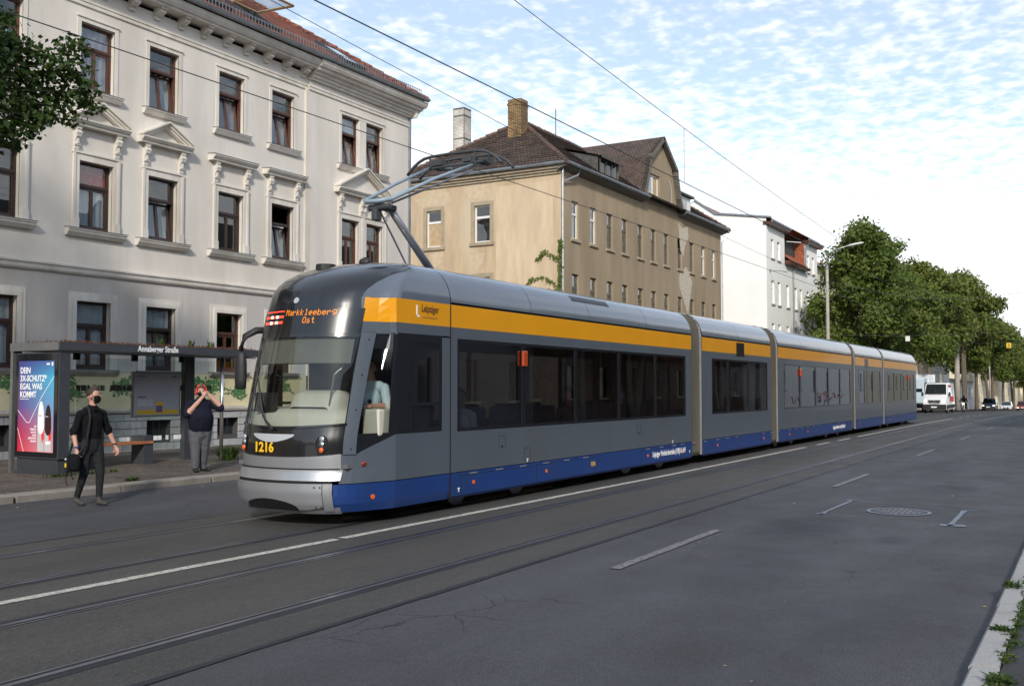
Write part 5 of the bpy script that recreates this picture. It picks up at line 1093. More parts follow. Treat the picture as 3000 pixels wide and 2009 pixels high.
for s in (-1, 1):
    mb = MB(); rows_ = []
    for z in [2.985]+[q for q in zl if q > 3.0]:
        b, e = tb_(z), t_at_x(FX-.006, z); rows_.append([PT(s*lerp(b, e, i/18), z) for i in range(19)])
    mb.loft(rows_, closed=False, cap=False); mb.ob('roof_panel', 'tram_roof', front, smooth=True)
    b0, b1 = t_at_x(10.34, 2.66), t_at_x(10.42, 2.985)
    rows_ = [[PT(s*lerp(lerp(b0, b1, v), t_at_x(FX-.006, 2.8), i/16), lerp(2.66, 2.985, v), 0) for i in range(17)] for v in (0, .33, .66, 1)]
    st = MB().loft(rows_, closed=False, cap=False).ob('side_stripe', 'tram_orange', front)
    rows_ = [[PT(s*lerp(tb_(lerp(2.50, 2.66, v)), t_at_x(FX-.006, 2.8), i/16), lerp(2.50, 2.66, v), 0) for i in range(17)] for v in (0, .5, 1)]; fr_rows = [[PT(s*lerp(tb_(lerp(2.66, 2.985, v)), lerp(b0, b1, v), i/4), lerp(2.66, 2.985, v), 0) for i in range(5)] for v in (0, .33, .66, 1)]
    MB().loft(rows_, closed=False, cap=False).loft(fr_rows, closed=False, cap=False).ob('side_panel', 'tram_grey', front)
    # lower cab side: grey above the skirt, black glazed band, pillar
    te = t_at_x(FX-.006, 1.0); tk = HW
    mb = MB()
    tlist = [.86, .9, .95, 1.0, 1.02, 1.08, HW, HW+.3, HW+.6, HW+.9, te]
    ztop = lambda t: .93 if t <= .97 else (lerp(.93, 1.17, min(1, (t-.97)/(HW-.97))) if t < HW else 1.17)
    mb.loft([[PT(s*t, .56) for t in tlist], [PT(s*t, .75) for t in tlist], [PT(s*t, ztop(t)) for t in tlist]], closed=False, cap=False)
    mb.loft([[PT(s*t, 1.17) for t in (HW+1.08, te)], [PT(s*t, 2.52) for t in (HW+1.08, te)]], closed=False, cap=False)
    mb.ob('side_panel', 'tram_grey', front)
    mb = MB(); tl = [.885, .92, .97, 1.02, 1.08, HW]
    mb.loft([[PT(s*t, ztop(t), .003) for t in tl], [PT(s*t, 1.19, .003) for t in tl]], closed=False, cap=False)
    for (ta, tb2, za, zb) in ((.885, .955, 1.19, 2.52), (1.115, HW+.30, 1.19, 2.52), (HW+1.0, HW+1.08, 1.18, 2.52), (.955, 1.115, 2.30, 2.52), (HW+.30, HW+1.0, 2.42, 2.52), (HW+.30, HW+1.0, 1.17, 1.24), (HW+.30, HW+1.0, 1.54, 1.58), (.955, 1.115, 1.17, 1.19), (HW, HW+.3, 1.17, 1.19)):
        mb.loft([[PT(s*lerp(ta, tb2, i/4), z, .003) for i in range(5)] for z in (za, zb)], closed=False, cap=False)
    mb.ob('cab_window_frame', 'tram_black', front)
    rows_ = [[PT(s*lerp(.955, 1.115, i/8), z, .001) for i in range(9)] for z in (1.19, 1.6, 2.0, 2.30)]
    MB().loft(rows_, closed=False, cap=False).ob('cab_window', 'cab_glass', front)
    for za, zb in ((1.24, 1.54), (1.58, 2.42)): MB().loft([[PT(s*t, z, .001) for t in (HW+.30, HW+1.0)] for z in (za, zb)], closed=False, cap=False).ob('cab_side_window', 'tram_glass' if s < 0 else 'cab_glass', front)
    mb = patch(s*.872, s*.965, .93, 2.515, 5, 14, off=.020); mb.ob('windscreen_pillar', 'tram_grey', front, smooth=True)
    for z in (1.0, 1.5, 1.95, 2.42): c = PT(s*.93, z, .021); MB().disc(c, (-.5, s*.8, 0), .012, .005, 8).ob('rivet', 'chrome', front)
    # skirt
    mb = MB(); tl = [.805, .85, .9, .925, .98, 1.02, 1.08, HW, HW+.4, HW+.8, te]
    mb.loft([[PT(s*t, z) for t in tl] for z in (.19, .3, .4, .55)], closed=False, cap=False); mb.loft([[PT(s*t, .19) for t in tl], [PT(s*t, .19, -.12) for t in tl]], closed=False, cap=False)
    sk = mb.ob('skirt', 'tram_blue', front)
    c = PT(s*1.055, .37, .002); MB().disc(c, (-.18, s, 0), .032, .012, 16).ob('side_marker', 'marker_orange', sk)
    c = PT(s*1.01, .80, .002); mb = MB().ell((c[0], c[1], c[2]), (.055, .02, .036), 14, 8); mb.ob('turn_signal', 'marker_red', front, smooth=True)
def ylines(s): return YN if s < 0 else YFAR
text('Leipziger', .145, 'letter_brown', (11.27, YN-.006, 2.84), (1, 0, 0), (0, 0, 1), 'lettering', front, squash=.80, bold=.001)
text('Verkehrsbetriebe', .06, 'letter_faint', (11.28, YN-.006, 2.755), (1, 0, 0), (0, 0, 1), 'lettering', front, squash=.9)
mb = MB(); mb.box(11.15, 11.18, YN-.007, YN-.003, 2.785, 2.92); mb.box(11.18, 11.225, YN-.007, YN-.003, 2.755, 2.785); mb.add([(11.15, YN-.007, 2.785), (11.18, YN-.007, 2.755), (11.18, YN-.007, 2.785)], [(0, 1, 2)]); mb.ob('logo', 'letter_white', front)
c = PT(0.0, 2.945, .003); MB().disc((c[0]+.005, TY, 2.945), (-1, 0, .33), .043, .012, 20).ob('top_lamp', 'plate_grey', front)
# LED letters on the display
G = {'M': ['10001', '11011', '10101', '10101', '10001', '10001', '10001'], 'a': ['00000', '00000', '01110', '00001', '01111', '10001', '01111'], 'r': ['00000', '00000', '10110', '11001', '10000', '10000', '10000'], 'k': ['10000', '10000', '10010', '10100', '11000', '10100', '10010'], 'l': ['01100', '00100', '00100', '00100', '00100', '00100', '01110'], 'e': ['00000', '00000', '01110', '10001', '11111', '10000', '01110'], 'b': ['10000', '10000', '10110', '11001', '10001', '10001', '11110'], 'g': ['00000', '01111', '10001', '10001', '01111', '00001', '01110'], 'O': ['01110', '10001', '10001', '10001', '10001', '10001', '01110'], 's': ['00000', '00000', '01110', '10000', '01110', '00001', '11110'], 't': ['00100', '00100', '01110', '00100', '00100', '00100', '00011'], '-': ['00000', '00000', '00000', '01110', '00000', '00000', '00000']}
def led(word, tstart, ztop, dt, dz, mat):
    mb = MB(); t = tstart
    for chh in word:
        for j, row in enumerate(G[chh]):
            for i, c_ in enumerate(row):
                if c_ == '1':
                    tt, zz = t-i*dt, ztop-j*dz; r = .36
                    mb.quad(PT(tt+dt*r, zz-dz*r, .009), PT(tt-dt*r, zz-dz*r, .009), PT(tt-dt*r, zz+dz*r, .009), PT(tt+dt*r, zz+dz*r, .009))
        t -= dt*6
    return mb.ob('led_text', mat, disp)
led('Markkleeberg', .12, 2.818, .0103, .0120, 'led_amber'); led('Ost', -.18, 2.712, .0103, .0120, 'led_amber')
mb = MB()
for (z, w) in ((2.806, .006), (2.732, .015), (2.654, .015)): mb.loft([[PT(lerp(.62, .17, i/8), zz, .009) for i in range(9)] for zz in (z-w, z+w)], closed=False, cap=False)
mb.ob('line_number_bars', 'led_red', disp)
mb = MB()
for t in (.43, .30):
    for k in range(2): z = 2.732-.078*k; mb.loft([[PT(t+.024, zz, .0115), PT(t-.024, zz, .0115)] for zz in (z-.016, z+.016)], closed=False, cap=False)
mb.ob('line_number', 'led_white', disp)
# wiper, mirrors
mb = MB(); mb.tube([PT(.02, 1.24, .05), PT(.18, 1.36, .05), PT(.36, 1.55, .045)], [.022, .016, .01], 6); mb.tube([PT(.26, 1.40, .03), PT(.60, 2.06, .03)], .012, 5); mb.ob('wiper', 'black_rubber', front)
for s in (1,):
    a = PT(s*.93, 2.60); mb = MB(); mb.tube([a, (a[0]-.12, a[1]+s*.09, 2.59), (a[0]-.26, a[1]+s*.17, 2.5), (a[0]-.31, a[1]+s*.19, 2.34), (a[0]-.31, a[1]+s*.19, 2.2)], [.045, .05, .045, .035, .03], 8)
    mi_ = mb.ob('mirror_arm', 'black_rubber', front, smooth=True)
    rr = []
    for z, w, d in ((1.76, .05, .04), (1.78, .085, .06), (1.9, .095, .07), (2.1, .09, .07), (2.25, .08, .06), (2.29, .05, .04)): rr.append([(a[0]-.31+d*math.cos(2*math.pi*k/12), a[1]+s*.19+w*math.sin(2*math.pi*k/12), z) for k in range(12)])
    MB().loft(rr).ob('mirror', 'black_rubber', mi_, smooth=True)
# cab interior
cab = MB(); cab.box(9.95, 11.95, TY-.95, TY+.95, .75, .80); cab.ob('cab_floor', 'tram_inside', front)
rr = []
for x, z in ((9.80, 1.20), (9.83, 1.42), (9.95, 1.50), (10.35, 1.52), (10.42, 1.44), (10.42, .9), (9.9, .9)):
    rr.append([(x+interp(abs(y), DXT)*.95, TY+y, z) for y in [-.84+1.68*i/14 for i in range(15)]])
MB().loft(rr, closed=False, cap=False).ob('dashboard', 'cab_cream', front, smooth=True)
rr = []
for (x, h_, w) in ((10.02, .05, .34), (10.10, .21, .40), (10.25, .27, .42), (10.42, .25, .42), (10.5, .05, .42)):
    rr.append([(x, 9.0+w*math.cos(math.pi*i/14), 1.48+h_*min(1, math.sin(math.pi*i/14)*1.9)) for i in range(15)])
MB().loft(rr, closed=False, cap=False).ob('instrument_binnacle', 'cab_cream', front, smooth=True)
mb = MB(); mb.box(10.42, 11.15, YN+.06, YN+.34, 1.15, 1.50); mb.ob('side_console', 'cab_cream', front, bevel=.02); mb = MB(); mb.ell((11.0, YN+.22, 1.5), (.18, .12, .2), 14, 8); mb.ob('armrest', 'cab_cream', front, smooth=True)
mb = MB(); mb.prism([(10.75, 1.2), (11.3, 1.2), (11.3, 1.32), (10.75, 1.30)], 'y', 8.75, 9.25); mb.prism([(11.2, 1.25), (11.33, 1.25), (11.42, 2.15), (11.32, 2.15)], 'y', 8.76, 9.24); mb.ob('driver_seat', 'black_rubber', front, bevel=.03)
mb = MB(); mb.box(11.5, 11.55, TY-1.1, TY+1.1, .8, 3.0); mb.ob('cab_partition', 'tram_inside', front)
MB().quad((10.75, YFAR-.03, .8), (11.5, YFAR-.03, .8), (11.5, YFAR-.03, 2.6), (10.75, YFAR-.03, 2.6)).ob('inner_lining', 'seam', front) if False else None
mb = MB(); mb.box(9.9, 9.95, TY+.25, TY+.62, 1.46, 1.72); mb.ob('service_board', 'seam', front)
mb = MB(); mb.tube([(10.05, TY-.55, 1.5), (10.1, TY-.6, 1.95), (10.2, TY-.7, 2.1)], .015, 6); mb.ob('grab_rail', 'pole_steel', front)
mb = MB(); mb.tube([(10.72, 8.52, 1.5), (10.70, 8.52, 1.58)], .015, 6); mb.ell((10.70, 8.52, 1.6), (.035, .03, .025), 8, 6); mb.ob('control_lever', 'black_rubber', front)
# roof bits at the front
mb = MB(); mb.tube([(10.95, TY+.3, 3.45), (10.95, TY+.3, 3.545)], [.15, .14], 14); mb.ob('roof_vent', 'black_rubber', front); mb = MB(); mb.tube([(11.35, TY-.1, 3.58), (11.35, TY-.1, 3.63), (11.35, TY-.1, 3.67)], [.1, .09, .02], 12); mb.ob('roof_antenna', 'black_rubber', front)
# ---------------- body sections
RS = [(y, z) for z, y in WT if z > 2.98]; RS[0] = (1.15, 3.02)
def roof_ring(x, k=1.0): return [(x, TY-y*k, z) for y, z in RS]+[(x, TY, 3.63)]+[(x, TY+y*k, z) for y, z in RS[::-1]]
def section(x0, x1, name, wins, seams, first=None, rear=False, markers=(), letters=None, wz=(1.15, 2.50), doors_far=()):
    """wins: list of (xa, xb, [mullions]); both sides"""
    body = MB()
    for s in (-1, 1):
        y = ylines(s); holes_wall(body, lambda a, b, d: (a, y-s*d, b), x0, x1, .56, 2.66, [(w[0], w[1], wz[0], wz[1]) for w in wins], .05)
    body.quad((x0, YN+.02, .6), (x0, YFAR-.02, .6), (x0, YFAR-.02, .35), (x0, YN+.02, .35))
    sec = body.ob(name, 'tram_grey', tram)
    MB().box(x0, x1, YN+.06, YFAR-.06, .34, .38).ob('floor', 'tram_inside', sec); MB().box(x0, x1, YN+.05, YFAR-.05, 2.72, 2.76).ob('ceiling', 'tram_inside', sec)
    for s in (-1, 1):
        y = ylines(s)
        MB().quad((x0, y, 2.66), (x1, y, 2.66), (x1, y, 2.985), (x0, y, 2.985)).ob('side_stripe', 'tram_orange', sec)
        mb = MB(); mb.quad((x0, y, .55), (x1, y, .55), (x1, y+s*-.0, .22), (x0, y, .22)); mb.quad((x0, y, .22), (x1, y, .22), (x1, y-s*.03, .18), (x0, y-s*.03, .18)); mb.quad((x0, y-s*.03, .18), (x1, y-s*.03, .18), (x1, y-s*.2, .18), (x0, y-s*.2, .18)); sk = mb.ob('skirt', 'tram_blue', sec)
        mb = MB(); mb.quad((x0, y, 2.985), (x1, y, 2.985), (x1, y-s*.03, 3.0), (x0, y-s*.03, 3.0)); mb.quad((x0, y-s*.03, 3.0), (x1, y-s*.03, 3.0), (x1, y-s*.004, 3.02), (x0, y-s*.004, 3.02)); mb.ob('roof_gutter', 'seam', sec)
        for w in wins:
            xs = [w[0]]+list(w[2])+[w[1]]; fm = MB(); b = .045; yy = y-s*.0
            def fb(a, b_, c, d): fm.box(a, b_, min(yy, yy-s*.03)-(0.004 if s < 0 else 0), max(yy, yy-s*.03)+(0.004 if s > 0 else 0), c, d)
            fb(w[0], w[1], wz[0], wz[0]+b); fb(w[0], w[1], wz[1]-b, wz[1]); fb(w[0], w[0]+b, wz[0]+b, wz[1]-b); fb(w[1]-b, w[1], wz[0]+b, wz[1]-b)
            for m_ in w[2]: fb(m_-.055, m_+.055, wz[0]+b, wz[1]-b)
            fr_ = fm.ob('window_frame', 'tram_black', sec)
            for i in range(len(xs)-1):
                a = xs[i]+(b if i == 0 else .055); c = xs[i+1]-(b if i == len(xs)-2 else .055)
                MB().quad((a, y-s*.012, wz[0]+b), (c, y-s*.012, wz[0]+b), (c, y-s*.012, wz[1]-b), (a, y-s*.012, wz[1]-b)).ob('window_pane', 'tram_glass', sec)
        for mx in markers: MB().disc((mx, y, .38), (0, s, 0), .03, .012, 14).ob('side_marker', 'marker_orange', sk)
        # flap outlines in the skirt
        for mx in markers:
            mb = MB(); xa = mx-.35; mb.box(xa, xa+.008, min(y, y+s*.002), max(y, y+s*.002), .24, .5); mb.box(xa, min(x1-.1, xa+2.2), min(y, y+s*.002), max(y, y+s*.002), .5, .508); mb.ob('flap_joint', 'seam', sk)
            if s < 0:
                for k in range(3): MB().box(xa+.25+k*.75, xa+.45+k*.75, y-.008, y, .512, .526).ob('hinge', 'galvanised', sk)
    # roof in panels
    sx = [x0]+[q for q in seams if x0 < q < x1]+[x1]
    for a, b in zip(sx, sx[1:]):
        MB().loft([roof_ring(a+.006), roof_ring((a+b)/2), roof_ring(b-.006)], closed=False, cap=False).ob('roof_panel', 'tram_roof', sec, smooth=True)
    MB().loft([[(x, TY+(p[1]-TY)*.985, 3.0+(p[2]-3.0)*.98) for p in roof_ring(x)] for x in (x0+.01, x1-.01)], closed=False, cap=False).ob('roof_core', 'seam', sec)
    return sec
s1 = section(FX+.006, 21.9, 'body_section', [(12.18, 21.52, [14.12, 16.02, 17.9, 19.76])], [14.4, 16.6, 19.3], markers=(12.62, 14.9, 19.3, 21.3))
s2 = section(22.62, 28.35, 'body_section', [(23.32, 28.0, [24.55, 26.3])], [25.4], markers=(23.7, 27.6))
s3 = section(29.1, 39.2, 'body_section', [(29.75, 38.95, [31.6, 33.6, 35.4, 37.2])], [31.8, 34.2, 36.8], markers=(30.3, 32.5, 37.0))
s4 = section(39.82, 45.35, 'body_section', [(40.5, 44.95, [41.6, 43.3])], [42.5], markers=(40.6,))
s5 = section(45.8, 54.6, 'body_section', [(46.6, 53.9, [48.3, 50.2, 52.1])], [48.2, 50.6, 53.0], markers=(47.0, 50.0))
# rear end: mirror of the nose form, simple
RE = [(0, 56.1), (.5, 56.0), (.8, 55.85), (.95, 55.65), (1.05, 55.3), (1.12, 54.9), (1.15, 54.6)]
def rear_ring(z):
    w = interp(z, WT)/HW; sh = interp(z, [(.2, 0), (1.2, .0), (2.5, -.25), (3.0, -.4), (3.3, -.7), (3.5, -1.0), (3.62, -1.3)])
    half = [(max(54.6, x+sh*(x-54.6)/1.5), y*w) for y, x in RE]; return [(x, TY-y, z) for x, y in half[::-1]]+[(x, TY+y, z) for x, y in half[1:]]
for nm, z0, z1, mt in (('rear_skirt', .2, .55, 'tram_blue'), ('rear_panel', .55, 1.15, 'tram_grey'), ('rear_window', 1.15, 2.5, 'tram_black'), ('rear_panel', 2.5, 2.66, 'tram_grey'), ('rear_stripe', 2.66, 2.985, 'tram_orange'), ('rear_roof', 2.985, 3.625, 'tram_roof')):
    n = 8 if z1 > 3.2 else 2; MB().loft([rear_ring(lerp(z0, z1, k/n)) for k in range(n+1)], closed=False, cap=False).ob(nm, mt, s5, smooth=True)
# destination boxes in the stripe, orange lamps on the windows, lettering
for x, sec in ((25.55, s2), (42.0, s4)): MB().box(x-.32, x+.32, YN-.008, YN-.001, 2.60, 2.95).ob('side_display', 'tram_mask', sec)
for x, sec in ((14.12, s1), (31.6, s3), (52.1, s5)): MB().box(x-.07, x+.07, YN-.05, YN-.004, 2.13, 2.38).ob('door_lamp', 'lamp_amber_off', sec, bevel=.015)
text('Leipziger Verkehrsbetriebe (LVB) GmbH', .165, 'letter_white', (19.55, YN-.004, .335), (1, 0, 0), (0, 0, 1), 'lettering', s1, squash=.70, shear=.2, bold=.002)
text('1216', .12, 'letter_yellow', (16.6, YN-.004, .345), (1, 0, 0), (0, 0, 1), 'fleet_number', s1, squash=.8, shear=.2)
text('Leipziger Verkehrsbetriebe (LVB) GmbH', .165, 'letter_white', (36.0, YN-.004, .335), (1, 0, 0), (0, 0, 1), 'lettering', s3, squash=.70, shear=.2, bold=.002)
for x, z in ((12.22, .27), (14.25, .575), (20.7, .575), (21.75, .3)): mb = MB(); mb.box(x-.03, x+.03, YN-.004, YN-.001, z+.045, z+.06); mb.box(x-.01, x+.01, YN-.004, YN-.001, z, z+.044); mb.ob('jack_mark', 'letter_white', s1)
for x, z in ((13.45, .93), (14.25, .70), (18.85, .93)):
    mb = MB(); mb.box(x-.1, x+.1, YN-.0025, YN-.001, z+.1, z+.106); mb.box(x-.1, x-.094, YN-.0025, YN-.001, z-.1, z+.1); mb.box(x+.094, x+.1, YN-.0025, YN-.001, z-.1, z+.1); mb.box(x-.03, x+.03, YN-.003, YN-.001, z-.08, z-.05); mb.ob('hatch', 'seam', s1)
mb = MB()
for k in range(26): x = 16.1+k*.062; mb.add([(x, TY-1.045, 3.352), (x+.03, TY-1.045, 3.352), (x+.03, TY-.945, 3.462), (x, TY-.945, 3.462)], [(0, 1, 2, 3)])
o = mb.ob('roof_louvre', 'seam', s1)
for x in (11.997, ): MB().box(x-.012, x+.012, YN-.004, YN+.02, .2, 2.98).ob('section_joint', 'seam', s1)
# bellows
def bellows(x0, x1):
    n = 9; rr = []
    for k in range(2*n+1):
        x = lerp(x0, x1, k/(2*n)); w = 1.12 if k % 2 == 0 else 1.055; zt = 3.56 if k % 2 == 0 else 3.5
        half = [(w*.93, .2), (w, .3), (w, 2.95), (w*.985, 3.15), (w*.92, 3.36), (w*.78, zt-.06), (w*.4, zt)]
        rr.append([(x, TY-a, z) for a, z in half]+[(x, TY+a, z) for a, z in half[::-1]])
    b = MB().loft(rr, closed=True, cap=False).ob('bellows', 'bellows', tram)
    for xx, d in ((x0-.01, 1), (x1+.01, -1)):
        mb = MB(); ring_o = [(TY-1.145, .22), (TY-1.145, 2.99), (TY-1.11, 3.2), (TY-.98, 3.42), (TY-.7, 3.57), (TY, 3.62), (TY+.7, 3.57), (TY+.98, 3.42), (TY+1.145, 2.99), (TY+1.145, .22)]
        ring_i = [(TY+(a-TY)*.955, z*.985) for a, z in ring_o]
        mb.loft([[(xx, a, z) for a, z in ring_o], [(xx+d*.035, a, z) for a, z in ring_o], [(xx+d*.035, a, z) for a, z in ring_i]], closed=False, cap=False); mb.ob('bellows_rim', 'anthracite' if d > 0 else 'galvanised', b)
for a, b in ((21.92, 22.60), (28.37, 29.08), (39.22, 39.80), (45.37, 45.78)): bellows(a, b)
# bogies
for x in (13.6, 19.9, 30.9, 37.4, 47.6, 53.2):
    mb = MB(); mb.box(x-1.2, x+1.2, TY-.62, TY+.62, .16, .42); bg = mb.ob('bogie', 'seam', tram)
    for dx in (-.9, .9):
        for s in (-1, 1): MB().tube([(x+dx, TY+s*.66, .31), (x+dx, TY+s*.79, .31)], .30, 24).ob('wheel', 'rail_steel', bg)
MB().box(10.6, 54.0, TY-.9, TY+.9, .30, .335).ob('underframe', 'seam', tram)
# interior: seats, poles
seat_m = MB(); seat_m.prism([(0, .0), (.44, .0), (.44, .07), (0, .09)], 'y', -.22, .22); seat_m.prism([(.40, .05), (.47, .05), (.58, .62), (.52, .64)], 'y', -.22, .22); seat_m.box(.1, .3, -.1, .1, -.42, 0)
so = None
for sec, xs in ((s1, (12.6, 13.5, 14.9, 16.3, 17.3, 19.0, 20.2)), (s2, (23.6, 27.0)), (s3, (30.2, 31.4, 33.9, 36.0, 37.6)), (s5, (47.0, 48.8, 51.0))):
    for x in xs:
        for yy in (TY-.8, TY+.8):
            if so is None: so = seat_m.ob('seat', 'seat_cloth', sec); so.location = (x, yy, .84)
            else: inst(so.data, 'seat', sec, (x, yy, .84))
pm = MB().tube([(0, 0, .38), (0, 0, 2.72)], .018, 8)
po = pm.ob('grab_pole', 'pole_steel', s1, smooth=True); po.location = (13.2, TY-.35, 0)
for sec, x, y in ((s1, 15.6, TY-.4), (s1, 16.9, TY+.4), (s1, 18.6, TY-.4), (s1, 20.8, TY+.3), (s2, 24.4, TY-.5), (s2, 26.6, TY-.5), (s3, 32.8, TY-.4), (s3, 35.4, TY-.4), (s4, 41.5, TY-.5), (s5, 49.8, TY-.4)): inst(po.data, 'grab_pole', sec, (x, y, 0))
# ---------------- pantograph
pg = MB(); pg.box(12.9, 13.5, TY-.3, TY+.3, 3.56, 3.60); pan = pg.ob('pantograph', 'pant_dark', tram)
WY_ = 9.66
mb = MB(); mb.tube([(13.25, TY, 3.58), (12.05, TY, 4.50)], [.068, .056], 12); mb.ob('lower_arm', 'steel_grey', pan, smooth=True)
mb = MB(); mb.tube([(12.75, TY+.15, 3.64), (11.86, TY+.02, 4.40)], .016, 6); mb.tube([(11.95, TY-.12, 4.56), (13.72, TY-.42, 5.36)], .018, 6); mb.ob('guide_rod', 'steel_grey', pan)
mb = MB(); mb.tube([(13.62, TY+.40, 5.45), (12.6, TY+.33, 5.0), (11.80, TY+.28, 4.60), (11.70, TY+.18, 4.56), (11.72, TY-.05, 4.56), (11.85, TY-.18, 4.60), (12.8, TY-.30, 5.06), (13.80, TY-.42, 5.48)], [.024, .027, .032, .034, .036, .035, .030, .024], 8); mb.ob('upper_arm', 'pant_blue', pan, smooth=True)
mb = MB(); mb.box(11.78, 12.1, TY-.10, TY+.10, 4.46, 4.54); mb.tube([(11.8, TY-.2, 4.48), (11.8, TY+.2, 4.48)], .05, 8); mb.box(11.72, 11.86, TY+.0, TY+.1, 4.28, 4.46); mb.ob('knee_joint', 'pant_dark', pan, bevel=.015)
for k, X in enumerate((13.78, 14.14)):
    pts = [(X, TY+a, 5.70-max(0, abs(a)-.48)**2*1.15-.02*abs(a)) for a in (-.95, -.88, -.8, -.7, -.6, -.45, -.2, 0, .2, .45, .6, .7, .8, .88, .95)]
    mb = MB(); mb.tube(pts, .026, 6); s = mb.ob('collector_strip', 'pant_dark', pan, smooth=True)
mb = MB()
for s in (-1, 1):
    mb.tube([(13.74, TY+s*.42, 5.47), (13.74, TY+s*.45, 5.66)], .022, 6); mb.tube([(14.16, TY+s*.42, 5.52), (14.14, TY+s*.45, 5.66)], .02, 6); mb.tube([(13.7, TY+s*.42, 5.5), (14.2, TY+s*.42, 5.54)], .022, 6)
    mb.box(13.72, 13.95, TY+s*.3-.09, TY+s*.3+.09, 5.52, 5.60); mb.box(13.98, 14.16, TY+s*.5-.05, TY+s*.5+.05, 5.52, 5.62)
mb.tube([(13.74, TY-.48, 5.48), (13.74, TY+.48, 5.48)], .022, 8); mb.tube([(13.92, TY-.5, 5.54), (13.92, TY+.5, 5.54)], .026, 8); mb.tube([(14.16, TY-.48, 5.54), (14.16, TY+.48, 5.54)], .018, 8)
mb.ob('head_frame', 'pant_dark', pan)
for s in (-1, 1): MB().tube([(13.9, TY+s*.12, 5.5), (13.9, TY+s*.36, 5.52)], .034, 8).ob('damper', 'pant_blue', pan)
